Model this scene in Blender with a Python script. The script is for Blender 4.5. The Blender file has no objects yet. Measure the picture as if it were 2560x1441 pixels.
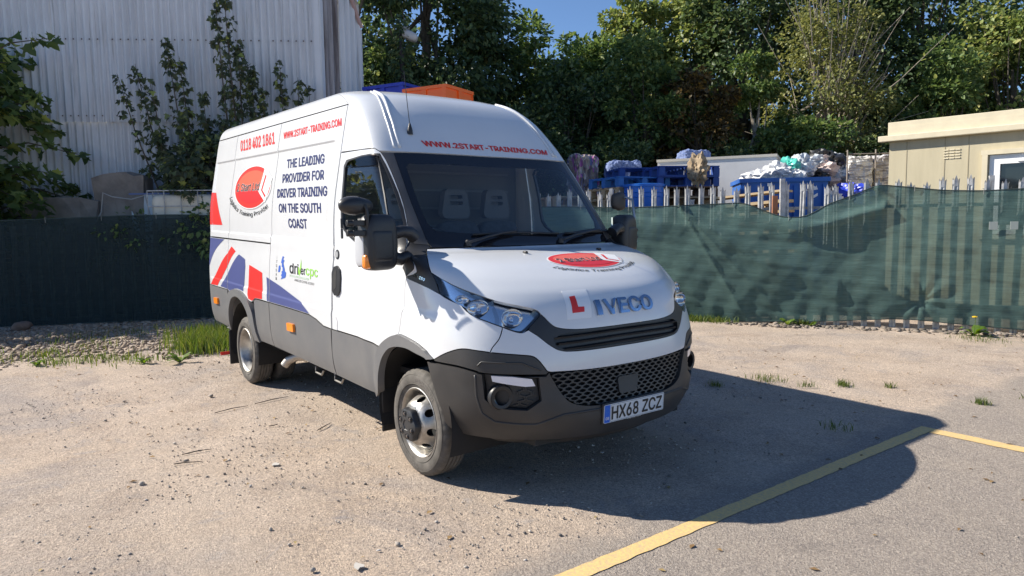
import bpy, bmesh, math, random
import numpy as np
from mathutils import Vector, Matrix, Euler
from mathutils.geometry import delaunay_2d_cdt

SC = bpy.context.scene
COL = SC.collection
RAD = math.radians
rng = random.Random(7)

# ------------------------------------------------------------------ camera
# World frame: metres, origin on the ground under the van's front axle, +x = van's forward, +y = van's left.
cam_d = bpy.data.cameras.new('camera')
cam_d.sensor_width = 36.0
cam_d.lens = 24.654
cam_d.clip_start = 0.05
cam_d.clip_end = 800.0
cam = bpy.data.objects.new('camera', cam_d)
COL.objects.link(cam)
_yaw, _pit, _rol = RAD(143.031), RAD(-5.115), RAD(-0.795)
_f = Vector((math.cos(_yaw)*math.cos(_pit), math.sin(_yaw)*math.cos(_pit), math.sin(_pit)))
_r = Vector((math.sin(_yaw), -math.cos(_yaw), 0.0))
_u = _r.cross(_f)
_r, _u = (_r*math.cos(_rol)+_u*math.sin(_rol)), (_u*math.cos(_rol)-_r*math.sin(_rol))
cam.matrix_world = Matrix(((_r.x, _u.x, -_f.x, 3.891), (_r.y, _u.y, -_f.y, -3.106), (_r.z, _u.z, -_f.z, 1.598), (0, 0, 0, 1)))
SC.camera = cam

# ------------------------------------------------------------------ sky and sun
SUN_EL = RAD(37.0)
SUN_AZ = RAD(220.0)                       # direction towards the sun, measured from +x
sun_dir = Vector((math.cos(SUN_AZ)*math.cos(SUN_EL), math.sin(SUN_AZ)*math.cos(SUN_EL), math.sin(SUN_EL)))
world = bpy.data.worlds.new('World')
SC.world = world
world.use_nodes = True
wn, wl = world.node_tree.nodes, world.node_tree.links
sky = wn.new('ShaderNodeTexSky')
sky.sky_type = 'NISHITA'
sky.sun_disc = False
sky.sun_elevation = SUN_EL
sky.sun_rotation = RAD(90.0) - SUN_AZ
sky.air_density = 0.75
sky.dust_density = 0.05
sky.ozone_density = 5.0
bg = wn['Background']
bg.inputs['Strength'].default_value = 0.095
wl.new(sky.outputs['Color'], bg.inputs['Color'])
sun_d = bpy.data.lights.new('sun', 'SUN')
sun_d.energy = 5.0
sun_d.angle = RAD(0.53)
sun_d.color = (1.0, 0.935, 0.825)
sun = bpy.data.objects.new('sun', sun_d)
COL.objects.link(sun)
sun.rotation_euler = sun_dir.to_track_quat('Z', 'Y').to_euler()
sun.location = sun_dir*60
SC.view_settings.view_transform = 'Standard'
SC.view_settings.look = 'None'
SC.view_settings.exposure = 0.76
SC.view_settings.gamma = 1.0
SC.view_settings.use_curve_mapping = False
SC.cycles.max_bounces = 8
SC.cycles.transparent_max_bounces = 24
SC.cycles.use_denoising = True

# ------------------------------------------------------------------ helpers
def tag(o, label=None, cat=None, group=None, kind=None):
    if label: o['label'] = label
    if cat: o['category'] = cat
    if group: o['group'] = group
    if kind: o['kind'] = kind
    return o

def empty(name, loc=(0, 0, 0), rz=0.0, **kw):
    o = bpy.data.objects.new(name, None)
    o.empty_display_size = 0.2
    COL.objects.link(o)
    o.location = loc
    o.rotation_euler = (0, 0, rz)
    return tag(o, **kw)

def link(name, me, mat=None, parent=None, loc=None, rot=None, **kw):
    o = bpy.data.objects.new(name, me)
    COL.objects.link(o)
    if mat is not None:
        ml = mat if isinstance(mat, (list, tuple)) else [mat]
        if len(me.materials) and me.users > 1:         # shared mesh: keep the colour on the object
            for k, m in enumerate(ml):
                if me.materials[k] is not m:
                    o.material_slots[k].link = 'OBJECT'; o.material_slots[k].material = m
        else:
            me.materials.clear()
            for m in ml: me.materials.append(m)
    if parent is not None: o.parent = parent
    if loc is not None: o.location = loc
    if rot is not None: o.rotation_euler = rot
    return tag(o, **kw)

def copy_obj(o, parent=None):
    c = o.copy()
    COL.objects.link(c)
    c.parent = parent
    return c

def copy_tree(o, parent=None, loc=None, rot=None):
    c = copy_obj(o, parent)
    if loc is not None: c.location = loc
    if rot is not None: c.rotation_euler = rot
    for ch in list(o.children):
        copy_tree(ch, c)
    return c

class MB:
    """collects simple shapes into one mesh"""
    def __init__(s):
        s.v, s.f, s.m = [], [], []
    def add(s, v, f, mi=0):
        b = len(s.v)
        s.v += [tuple(p) for p in v]
        s.f += [tuple(b+i for i in q) for q in f]
        s.m += [mi]*len(f)
        return s
    def box(s, c, d, rot=None, mi=0):
        hx, hy, hz = d[0]/2, d[1]/2, d[2]/2
        vs = [Vector((x, y, z)) for x in (-hx, hx) for y in (-hy, hy) for z in (-hz, hz)]
        if rot is not None: vs = [rot @ v for v in vs]
        c = Vector(c)
        return s.add([v+c for v in vs], [(0, 1, 3, 2), (4, 6, 7, 5), (0, 4, 5, 1), (2, 3, 7, 6), (0, 2, 6, 4), (1, 5, 7, 3)], mi)
    def tube(s, pts, rad, n=8, cap=True, mi=0):
        pts = [Vector(p) for p in pts]
        if not isinstance(rad, (list, tuple)): rad = [rad]*len(pts)
        vs, fs = [], []
        up = None
        for i, p in enumerate(pts):
            d = (pts[min(i+1, len(pts)-1)]-pts[max(i-1, 0)])
            d = d.normalized() if d.length > 1e-9 else Vector((0, 0, 1))
            if up is None:
                up = Vector((0, 0, 1)) if abs(d.z) < .9 else Vector((1, 0, 0))
            a = d.cross(up)
            a = a.normalized() if a.length > 1e-6 else d.orthogonal().normalized()
            b = a.cross(d)
            up = b
            for k in range(n):
                t = 2*math.pi*k/n
                vs.append(p+(a*math.cos(t)+b*math.sin(t))*rad[i])
        for i in range(len(pts)-1):
            for k in range(n):
                k2 = (k+1) % n
                fs.append((i*n+k, i*n+k2, (i+1)*n+k2, (i+1)*n+k))
        if cap:
            fs.append(tuple(range(n))[::-1])
            fs.append(tuple(range((len(pts)-1)*n, len(pts)*n)))
        return s.add(vs, fs, mi)
    def lathe(s, prof, n=32, axis='y', mi=0, closed=False, mod=None):
        """prof: (radius, height along axis)"""
        vs, fs = [], []
        for k in range(n):
            t = 2*math.pi*k/n
            for j, (r, h) in enumerate(prof):
                if mod: r, h = mod(k, j, r, h)
                c, sn = r*math.cos(t), r*math.sin(t)
                vs.append((c, h, sn) if axis == 'y' else ((c, sn, h) if axis == 'z' else (h, c, sn)))
        m = len(prof)
        for k in range(n):
            k2 = (k+1) % n
            for j in range(m-1):
                q = (k*m+j, k*m+j+1, k2*m+j+1, k2*m+j)
                fs.append(q if axis != 'z' else q[::-1])
            if closed:
                fs.append((k*m+m-1, k*m, k2*m, k2*m+m-1))
        return s.add(vs, fs, mi)
    def mesh(s, name, smooth=None, fix=False):
        me = bpy.data.meshes.new(name)
        me.from_pydata(s.v, [], s.f)
        if any(s.m):
            me.polygons.foreach_set('material_index', s.m)
        if fix:
            bm = bmesh.new(); bm.from_mesh(me)
            bmesh.ops.recalc_face_normals(bm, faces=bm.faces)
            bm.to_mesh(me); bm.free()
        if smooth is not None:
            me.polygons.foreach_set('use_smooth', [True]*len(me.polygons))
            if smooth < 180:
                me.set_sharp_from_angle(angle=RAD(smooth))
        me.update()
        return me
    def build(s, name, mat, parent=None, smooth=None, fix=False, bevel=0, **kw):
        o = link(name, s.mesh(name, smooth, fix), mat, parent, **kw)
        if bevel:
            md = o.modifiers.new('bevel', 'BEVEL'); md.width = bevel; md.segments = 2; md.limit_method = 'ANGLE'
        return o

# ------------------------------------------------------------------ materials
MATS = {}
def pm(name, col, rough=.5, metal=0.0, coat=0.0, var=0.0, vscale=4.0, col2=None, bump=0.0, bscale=60.0, spec=.5, rvar=0.0, stretch=None, detail=6, trans=0.0, sss=0.0):
    if name in MATS: return MATS[name]
    m = bpy.data.materials.new(name)
    m.use_nodes = True
    nt = m.node_tree
    b = nt.nodes['Principled BSDF']
    b.inputs['Base Color'].default_value = (*col, 1)
    b.inputs['Roughness'].default_value = rough
    b.inputs['Metallic'].default_value = metal
    b.inputs['Coat Weight'].default_value = coat
    b.inputs['Coat Roughness'].default_value = .05
    b.inputs['Specular IOR Level'].default_value = spec
    tc = nt.nodes.new('ShaderNodeTexCoord')
    src = tc.outputs['Object']
    if stretch:
        mp = nt.nodes.new('ShaderNodeMapping')
        mp.inputs['Scale'].default_value = stretch
        nt.links.new(src, mp.inputs['Vector'])
        src = mp.outputs['Vector']
    if var or col2 or rvar:
        n = nt.nodes.new('ShaderNodeTexNoise')
        n.inputs['Scale'].default_value = vscale
        n.inputs['Detail'].default_value = detail
        n.inputs['Roughness'].default_value = .62
        nt.links.new(src, n.inputs['Vector'])
        r = nt.nodes.new('ShaderNodeValToRGB')
        e = r.color_ramp.elements
        e[0].position, e[1].position = .36, .66
        c2 = col2 if col2 else tuple(min(1, c*(1+var)) for c in col)
        c1 = col if col2 else tuple(c*(1-var) for c in col)
        e[0].color, e[1].color = (*c1, 1), (*c2, 1)
        nt.links.new(n.outputs['Fac'], r.inputs['Fac'])
        nt.links.new(r.outputs['Color'], b.inputs['Base Color'])
        if rvar:
            mr = nt.nodes.new('ShaderNodeMapRange')
            mr.inputs['To Min'].default_value = max(0, rough-rvar)
            mr.inputs['To Max'].default_value = min(1, rough+rvar)
            nt.links.new(n.outputs['Fac'], mr.inputs['Value'])
            nt.links.new(mr.outputs['Result'], b.inputs['Roughness'])
    if bump:
        n2 = nt.nodes.new('ShaderNodeTexNoise')
        n2.inputs['Scale'].default_value = bscale
        n2.inputs['Detail'].default_value = 5
        nt.links.new(src, n2.inputs['Vector'])
        bp = nt.nodes.new('ShaderNodeBump')
        bp.inputs['Strength'].default_value = bump
        bp.inputs['Distance'].default_value = .02
        nt.links.new(n2.outputs['Fac'], bp.inputs['Height'])
        nt.links.new(bp.outputs['Normal'], b.inputs['Normal'])
    MATS[name] = m
    return m

def glass(name, tint=(.8, .86, .88), refl=1.0, rough=.01):
    if name in MATS: return MATS[name]
    m = bpy.data.materials.new(name)
    m.use_nodes = True
    nt = m.node_tree
    nt.nodes.remove(nt.nodes['Principled BSDF'])
    tr = nt.nodes.new('ShaderNodeBsdfTransparent'); tr.inputs['Color'].default_value = (*tint, 1)
    gl = nt.nodes.new('ShaderNodeBsdfGlossy'); gl.inputs['Roughness'].default_value = rough
    fr = nt.nodes.new('ShaderNodeFresnel'); fr.inputs['IOR'].default_value = 1.5
    ge = nt.nodes.new('ShaderNodeNewGeometry')          # thin sheet: the same reflectance from either side
    mr = nt.nodes.new('ShaderNodeMapRange'); mr.inputs['To Min'].default_value = 1.5; mr.inputs['To Max'].default_value = 1/1.5
    nt.links.new(ge.outputs['Backfacing'], mr.inputs['Value']); nt.links.new(mr.outputs['Result'], fr.inputs['IOR'])
    mu = nt.nodes.new('ShaderNodeMath'); mu.operation = 'MULTIPLY'; mu.inputs[1].default_value = refl; mu.use_clamp = True
    mx = nt.nodes.new('ShaderNodeMixShader')
    nt.links.new(fr.outputs['Fac'], mu.inputs[0])
    nt.links.new(mu.outputs['Value'], mx.inputs['Fac'])
    nt.links.new(tr.outputs['BSDF'], mx.inputs[1])
    nt.links.new(gl.outputs['BSDF'], mx.inputs[2])
    nt.links.new(mx.outputs['Shader'], nt.nodes['Material Output'].inputs['Surface'])
    MATS[name] = m
    return m

# ------------------------------------------------------------------ flat shapes -> curved patches
def inside(P, poly):
    P = np.asarray(P); poly = np.asarray(poly)
    x, y = P[:, 0], P[:, 1]
    r = np.zeros(len(P), bool)
    j = len(poly)-1
    for i in range(len(poly)):
        xi, yi = poly[i]; xj, yj = poly[j]
        if yi != yj:
            c = ((yi > y) != (yj > y)) & (x < (xj-xi)*(y-yi)/(yj-yi)+xi)
            r ^= c
        j = i
    return r

def densify(poly, res):
    out = []
    n = len(poly)
    for i in range(n):
        a, b = np.array(poly[i], float), np.array(poly[(i+1) % n], float)
        k = max(1, int(math.ceil(np.hypot(*(b-a))/res)))
        for j in range(k): out.append(a+(b-a)*j/k)
    q = [out[0]]
    for p in out[1:]:
        if np.hypot(*(p-q[-1])) > 1e-5: q.append(p)
    return np.array(q)

def smooth_poly(poly, it=1):
    """Chaikin corner cutting"""
    p = np.array(poly, float)
    for _ in range(it):
        n = np.roll(p, -1, 0)
        p = np.stack([p*.75+n*.25, p*.25+n*.75], 1).reshape(-1, 2)
    return p

def seg_dist(P, loop):
    d = np.full(len(P), 1e9)
    n = len(loop)
    for i in range(n):
        a, b = loop[i], loop[(i+1) % n]
        ab = b-a
        L = ab@ab
        t = np.clip(((P-a)@ab)/max(L, 1e-12), 0, 1)
        d = np.minimum(d, np.hypot(*(P-a-t[:, None]*ab).T))
    return d

def patch_mesh(name, fn, outer, holes=(), res=.03, depth=.014, gap=0.0, extra=None, off=0.0):
    """fn(uv)->(P,N).  A curved sheet with rims turned inwards and analytic shading normals."""
    loops = [densify(outer, res)]+[densify(h, res) for h in holes]
    if gap:
        nl = []
        for li, L in enumerate(loops):
            ar = .5*np.sum(L[:, 0]*np.roll(L[:, 1], -1)-np.roll(L[:, 0], -1)*L[:, 1])
            sgn = (1 if ar > 0 else -1)*(1 if li == 0 else -1)
            e = 1e-4
            P0 = fn(L)[0]
            mu = np.linalg.norm(fn(L+[e, 0])[0]-P0, axis=1)/e
            mv = np.linalg.norm(fn(L+[0, e])[0]-P0, axis=1)/e
            d = (np.roll(L, -1, 0)-L)
            d1 = np.stack([d[:, 0]*mu, d[:, 1]*mv], 1)
            d1 /= np.linalg.norm(d1, axis=1)[:, None]+1e-12
            d0 = np.roll(d1, 1, 0)
            nn = np.stack([-d1[:, 1], d1[:, 0]], 1)+np.stack([-d0[:, 1], d0[:, 0]], 1)
            ln = np.linalg.norm(nn, axis=1)[:, None]
            nn = nn/np.maximum(ln, .6)
            nl.append(L+sgn*gap*np.stack([nn[:, 0]/np.maximum(mu, .05), nn[:, 1]/np.maximum(mv, .05)], 1))
        loops = nl
    o = loops[0]
    lo, hi = o.min(0), o.max(0)
    xs = np.arange(lo[0]+res*.5, hi[0], res)
    ys = np.arange(lo[1]+res*.5, hi[1], res)
    G = np.array([(x+(res*.25 if j % 2 else -res*.25), y) for j, y in enumerate(ys) for x in xs]) if len(xs) and len(ys) else np.zeros((0, 2))
    lines = []
    if extra is not None and len(extra):
        ex_ = np.concatenate([np.asarray(l_, float) for l_ in extra])
        lid = np.concatenate([np.full(len(l_), i_) for i_, l_ in enumerate(extra)])
        if len(G):
            keep = np.ones(len(G), bool)
            for c0 in range(0, len(ex_), 400):
                dd = np.hypot(G[:, None, 0]-ex_[None, c0:c0+400, 0], G[:, None, 1]-ex_[None, c0:c0+400, 1]).min(1)
                keep &= dd > res*.62
            G = G[keep]
    else:
        ex_, lid = np.zeros((0, 2)), np.zeros(0)
    def ok(Q, k_):
        k = inside(Q, o)
        for h in loops[1:]: k &= ~inside(Q, h)
        for L in loops: k &= seg_dist(Q, L) > k_
        return k
    if len(G): G = G[ok(G, res*.35)]
    if len(ex_):
        k = ok(ex_, .006); ix = np.cumsum(k)-1
        lines = [(len(G)+ix[i], len(G)+ix[i+1]) for i in range(len(ex_)-1) if k[i] and k[i+1] and lid[i] == lid[i+1]]
        G = np.concatenate([G, ex_[k]]) if len(G) else ex_[k]
    vs, es = [], []
    for L in loops:
        b = len(vs)
        vs += [Vector((float(p[0]), float(p[1]))) for p in L]
        es += [(b+i, b+(i+1) % len(L)) for i in range(len(L))]
    es += [(len(vs)+int(a_), len(vs)+int(b_)) for a_, b_ in lines]
    vs += [Vector((float(p[0]), float(p[1]))) for p in G]
    V, E, F, _, _, _ = delaunay_2d_cdt(vs, es, [], 0, 1e-6, False)
    uv = np.array([(v[0], v[1]) for v in V])
    F = np.array([f for f in F if len(f) == 3])
    c = uv[F].mean(1)
    k = inside(c, o)
    for h in loops[1:]: k &= ~inside(c, h)
    F = F[k]
    P, N = fn(uv)
    P = P+N*off
    # orientation
    a = np.cross(P[F[:, 1]]-P[F[:, 0]], P[F[:, 2]]-P[F[:, 0]])
    fl = np.einsum('ij,ij->i', a, N[F[:, 0]]) < 0
    F[fl] = F[fl][:, ::-1]
    verts = [tuple(p) for p in P]
    faces = [tuple(int(i) for i in f) for f in F]
    ln = [N[i] for f in F for i in f]
    if depth:
        cnt = {}
        for f in faces:
            for i in range(3):
                e = (f[i], f[(i+1) % 3])
                cnt[e] = cnt.get(e, 0)+1
        bd = [e for e in cnt if (e[1], e[0]) not in cnt]
        bv = {}
        for a_, b_ in bd:
            for i in (a_, b_):
                if i not in bv:
                    bv[i] = len(verts)
                    verts.append(tuple(P[i]-N[i]*depth))
        for a_, b_ in bd:
            faces.append((b_, a_, bv[a_], bv[b_]))
            e = P[b_]-P[a_]
            fnm = np.cross(e, N[a_]); fnm = fnm/(np.linalg.norm(fnm)+1e-12)
            ln += [fnm]*4
    me = bpy.data.meshes.new(name)
    me.from_pydata(verts, [], faces)
    me.polygons.foreach_set('use_smooth', [True]*len(faces))
    me.update()
    if depth:
        bs = {(min(e), max(e)) for e in bd}
        ev = np.empty(len(me.edges)*2, np.int32); me.edges.foreach_get('vertices', ev); ev = ev.reshape(-1, 2)
        sh = [bool(max(a_, b_) >= len(P) or (min(a_, b_), max(a_, b_)) in bs) for a_, b_ in ev.tolist()]
        at = me.attributes.new('sharp_edge', 'BOOLEAN', 'EDGE') if 'sharp_edge' not in me.attributes else me.attributes['sharp_edge']
        at.data.foreach_set('value', sh)
    me.normals_split_custom_set([tuple(map(float, n)) for n in ln])
    return me

_txt = {}
try:                                     # Blender's own bundled sans-serif; falls back to the built-in face
    import os
    SANS = bpy.data.fonts.load(os.path.join(bpy.utils.system_resource('DATAFILES'), 'fonts', 'Inter.woff2'))
except Exception:
    SANS = None
def text_geo(body, bold=0.0, extrude=0.0, res=3):
    """glyph outlines of a string as triangles, scaled to a unit box (width 1, height 1)"""
    key = (body, bold, extrude)
    if key in _txt: return _txt[key]
    cu = bpy.data.curves.new('text', 'FONT')
    cu.body = body
    if SANS is not None: cu.font = SANS
    cu.extrude = extrude
    cu.resolution_u = res
    cu.align_x = 'LEFT'
    ob = bpy.data.objects.new('text', cu)
    COL.objects.link(ob)
    dg = bpy.context.evaluated_depsgraph_get()
    dg.update()
    me = bpy.data.meshes.new_from_object(ob.evaluated_get(dg))
    V = np.array([v.co[:] for v in me.vertices])
    F = [tuple(p.vertices) for p in me.polygons]
    bpy.data.objects.remove(ob); bpy.data.curves.remove(cu); bpy.data.meshes.remove(me)
    lo, hi = V[:, :2].min(0), V[:, :2].max(0)
    V[:, :2] = (V[:, :2]-lo)/(hi-lo)
    asp = (hi-lo)[0]/(hi-lo)[1]
    if extrude: V[:, 2] /= extrude
    if bold:                            # heavier weight: shifted copies laid a hair apart
        b = bold*.9
        VV, FF = [], []
        for k, (dx, dy) in enumerate(((0, 0), (b, 0), (-b, 0), (0, b*.8), (0, -b*.8), (b*.7, b*.6), (-b*.7, -b*.6), (b*.7, -b*.6), (-b*.7, b*.6))):
            W = V.copy(); W[:, 0] += dx/asp; W[:, 1] += dy
            if not extrude: W[:, 2] = k*.00006
            FF += [tuple(i+len(V)*k for i in f) for f in F]; VV.append(W)
        V, F = np.concatenate(VV), FF
    _txt[key] = (V, F, (hi-lo)[0]/(hi-lo)[1])
    return _txt[key]

# ================================================================== the place
CX, CY = 3.891, -3.106
FH = Vector((math.cos(_yaw), math.sin(_yaw), 0)); RH = Vector((math.sin(_yaw), -math.cos(_yaw), 0))
def G(lat, dep, z=0.0):
    """a spot in the yard: metres to the right of / away from where the photographer stands"""
    return Vector((CX, CY, 0))+RH*lat+FH*dep+Vector((0, 0, z))

def fast_mesh(name, V, F, mat_idx=None, smooth=False):
    me = bpy.data.meshes.new(name)
    V = np.asarray(V, np.float32); F = np.asarray(F, np.int32)
    k = F.shape[1]
    me.vertices.add(len(V)); me.vertices.foreach_set('co', V.ravel())
    me.loops.add(F.size); me.loops.foreach_set('vertex_index', F.ravel())
    me.polygons.add(len(F))
    me.polygons.foreach_set('loop_start', np.arange(0, F.size, k, dtype=np.int32))
    me.polygons.foreach_set('loop_total', np.full(len(F), k, np.int32))
    if mat_idx is not None: me.polygons.foreach_set('material_index', np.asarray(mat_idx, np.int32))
    if smooth: me.polygons.foreach_set('use_smooth', np.ones(len(F), bool))
    me.update(calc_edges=True); me.validate()
    return me

def nodes_of(m):
    m.use_nodes = True
    return m.node_tree.nodes, m.node_tree.links

# ------------------------------------------------------------------ ground
def ground_material():
    m = bpy.data.materials.new('dusty_gravel_and_tarmac')
    n, l = nodes_of(m)
    b = n['Principled BSDF']
    tc = n.new('ShaderNodeTexCoord'); P = tc.outputs['Object']
    def noise(sc, det=6, rough=.6, src=P, dist=0.0):
        t = n.new('ShaderNodeTexNoise'); t.inputs['Scale'].default_value = sc; t.inputs['Detail'].default_value = det
        t.inputs['Roughness'].default_value = rough; t.inputs['Distortion'].default_value = dist
        l.new(src, t.inputs['Vector']); return t.outputs['Fac']
    def ramp(src, *stops):
        r = n.new('ShaderNodeValToRGB'); e = r.color_ramp.elements
        while len(e) < len(stops): e.new(.5)
        for k, (p, c) in enumerate(stops):
            e[k].position = p; e[k].color = (*c, 1) if len(c) == 3 else c
        l.new(src, r.inputs['Fac']); return r.outputs['Color']
    def mix(f, a, b_, mode='MIX'):
        x = n.new('ShaderNodeMix'); x.data_type = 'RGBA'; x.blend_type = mode
        if isinstance(f, float): x.inputs[0].default_value = f
        else: l.new(f, x.inputs[0])
        for k, v in ((6, a), (7, b_)):
            if isinstance(v, tuple): x.inputs[k].default_value = (*v, 1)
            else: l.new(v, x.inputs[k])
        return x.outputs[2]
    def math_(op, a, b_=None, clamp=False):
        x = n.new('ShaderNodeMath'); x.operation = op; x.use_clamp = clamp
        for k, v in enumerate((a, b_)):
            if v is None: continue
            if isinstance(v, (int, float)): x.inputs[k].default_value = v
            else: l.new(v, x.inputs[k])
        return x.outputs[0]
    sep = n.new('ShaderNodeSeparateXYZ'); l.new(P, sep.inputs[0])
    big = noise(.35, 5, .6); mid = noise(1.7, 6, .65); fine = noise(70, 6, .8); grit = noise(190, 4, .75)
    # tarmac lies beyond x = 1.4 (van frame) with a frayed edge
    wob = math_('MULTIPLY', math_('SUBTRACT', noise(1.1, 5, .7), .5), .75)
    edge = math_('ADD', math_('SUBTRACT', sep.outputs['X'], 1.38), wob)
    tar = math_('MULTIPLY', math_('ADD', edge, .06), 7.0, True)
    dust = ramp(mid, (.30, (0.434, 0.344, 0.279)), (.50, (0.553, 0.451, 0.372)), (.72, (0.660, 0.547, 0.459)))
    dust = mix(ramp(big, (.40, (0, 0, 0)), (.66, (1, 1, 1))), dust, (0.660, 0.502, 0.367), 'MIX')
    dust2 = mix(.45, dust, ramp(mid, (.30, (0.434, 0.344, 0.279)), (.50, (0.553, 0.451, 0.372)), (.72, (0.660, 0.547, 0.459))))
    worn = ramp(noise(.8, 6, .7, dist=.6), (.50, (0, 0, 0)), (.64, (1, 1, 1)))
    dirt = mix(math_('MULTIPLY', worn, .55), dust2, (0.336, 0.308, 0.308))
    dirt = mix(ramp(fine, (.36, (1, 1, 1)), (.50, (0, 0, 0))), dirt, (0.240, 0.205, 0.184))
    dirt = mix(ramp(grit, (.60, (0, 0, 0)), (.70, (0.800, 0.788, 0.797))), dirt, (0.635, 0.575, 0.536))
    tarc = ramp(noise(75, 5, .8), (.32, (0.202, 0.173, 0.149)), (.48, (0.367, 0.315, 0.278)), (.62, (0.483, 0.417, 0.364)), (.74, (0.546, 0.491, 0.447)))
    tarc = mix(ramp(mid, (.35, (0, 0, 0)), (.75, (0.383, 0.364, 0.363))), tarc, (0.525, 0.439, 0.357))
    # compacted wheel tracks, oil-dark blotches and reddish dust with outlines of their own
    trk = n.new('ShaderNodeTexWave'); trk.wave_type = 'BANDS'; trk.bands_direction = 'Y'; trk.inputs['Scale'].default_value = .23
    trk.inputs['Distortion'].default_value = 3.2; trk.inputs['Detail'].default_value = 3; trk.inputs['Detail Scale'].default_value = .9; l.new(P, trk.inputs['Vector'])
    dirt = mix(math_('MULTIPLY', ramp(trk.outputs['Fac'], (.62, (0, 0, 0)), (.86, (1, 1, 1))), .42), dirt, (0.587, 0.477, 0.385))
    blot = ramp(noise(.62, 7, .72, dist=1.2), (.56, (0, 0, 0)), (.68, (1, 1, 1)))
    dirt = mix(math_('MULTIPLY', blot, .5), dirt, (0.275, 0.235, 0.221))
    blot2 = ramp(noise(2.6, 7, .75, dist=.8), (.58, (0, 0, 0)), (.66, (1, 1, 1)))
    dirt = mix(math_('MULTIPLY', blot2, .45), dirt, (0.353, 0.329, 0.330))
    tarc = mix(math_('MULTIPLY', blot2, .35), tarc, (0.186, 0.165, 0.156))
    crk = n.new('ShaderNodeTexVoronoi'); crk.feature = 'DISTANCE_TO_EDGE'; crk.inputs['Scale'].default_value = .55
    wv = n.new('ShaderNodeVectorMath'); wv.operation = 'ADD'; l.new(P, wv.inputs[0])
    nz = n.new('ShaderNodeTexNoise'); nz.inputs['Scale'].default_value = 2.2; nz.inputs['Detail'].default_value = 6; l.new(P, nz.inputs['Vector']); l.new(nz.outputs['Color'], wv.inputs[1]); l.new(wv.outputs[0], crk.inputs['Vector'])
    cr = ramp(crk.outputs['Distance'], (.0, (1, 1, 1)), (.008, (0, 0, 0)))
    tarc = mix(math_('MULTIPLY', cr, .12), tarc, (0.087, 0.079, 0.074))
    col = mix(tar, dirt, tarc)
    # visible aggregate: every grain its own tone
    for sc_, lo_, hi_ in ((62, .87, 1.10), (125, .78, 1.16)):
        vg = n.new('ShaderNodeTexVoronoi'); vg.inputs['Scale'].default_value = sc_; l.new(P, vg.inputs['Vector'])
        sg_ = n.new('ShaderNodeSeparateColor'); l.new(vg.outputs['Color'], sg_.inputs[0])
        col = mix(1.0, col, ramp(sg_.outputs[0], (0, (lo_, lo_, lo_)), (.75, (1.0, 1.0, .99)), (1, (hi_, hi_, hi_*.98))), 'MULTIPLY')
    l.new(col, b.inputs['Base Color'])
    b.inputs['Roughness'].default_value = .92
    b.inputs['Specular IOR Level'].default_value = .25
    vor = n.new('ShaderNodeTexVoronoi'); vor.inputs['Scale'].default_value = 46; l.new(P, vor.inputs['Vector'])
    pk = ramp(vor.outputs['Distance'], (.0, (1, 1, 1)), (.42, (0, 0, 0)))
    vor2 = n.new('ShaderNodeTexVoronoi'); vor2.inputs['Scale'].default_value = 150; l.new(P, vor2.inputs['Vector'])
    h = math_('ADD', math_('MULTIPLY', noise(85, 8, .85), .8), math_('MULTIPLY', vor2.outputs['Distance'], .30))
    h = math_('ADD', h, math_('MULTIPLY', pk, math_('MULTIPLY', noise(3, 3), .5)))
    h = math_('ADD', h, math_('MULTIPLY', noise(9, 6, .7), 1.1))
    bp = n.new('ShaderNodeBump'); bp.inputs['Strength'].default_value = .9; bp.inputs['Distance'].default_value = .016
    l.new(h, bp.inputs['Height']); l.new(bp.outputs['Normal'], b.inputs['Normal'])
    return m
gx = np.r_[np.array([-400, -200, -100, -60, -35]), np.arange(-20, 12.01, .16), np.array([20, 40, 100, 300])]
gy = np.r_[np.array([-300, -100, -40, -20]), np.arange(-9, 12.01, .16), np.array([18, 30, 60, 150, 400])]
nr = np.random.RandomState(3)
XX, YY = np.meshgrid(gx, gy, indexing='ij')
def bumps(x, y):
    return .010*np.sin(x*1.3+.7*np.sin(y*.9))*np.cos(y*1.1+.4)+.006*np.sin(x*3.1+y*2.3)*np.cos(x*1.7-y*2.9)
near = np.clip(1-np.hypot(XX+2, YY-1)/16, 0, 1)
flat = np.clip((np.hypot((XX+1.7)/3.2, YY/1.6)-1)*2, 0, 1)
ZZ = bumps(XX, YY)*np.minimum(1, near*4)*flat-.004
ZZ = np.where(XX > 1.2, ZZ*np.clip(1-(XX-1.2)*3, 0, 1)-.0, ZZ)
nx_, ny_ = len(gx), len(gy)
idx = np.arange(nx_*ny_).reshape(nx_, ny_)
F = np.stack([idx[:-1, :-1], idx[1:, :-1], idx[1:, 1:], idx[:-1, 1:]], -1).reshape(-1, 4)
link('ground', fast_mesh('ground', np.stack([XX, YY, ZZ], -1).reshape(-1, 3), F, smooth=True), ground_material(), kind='structure')

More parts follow.
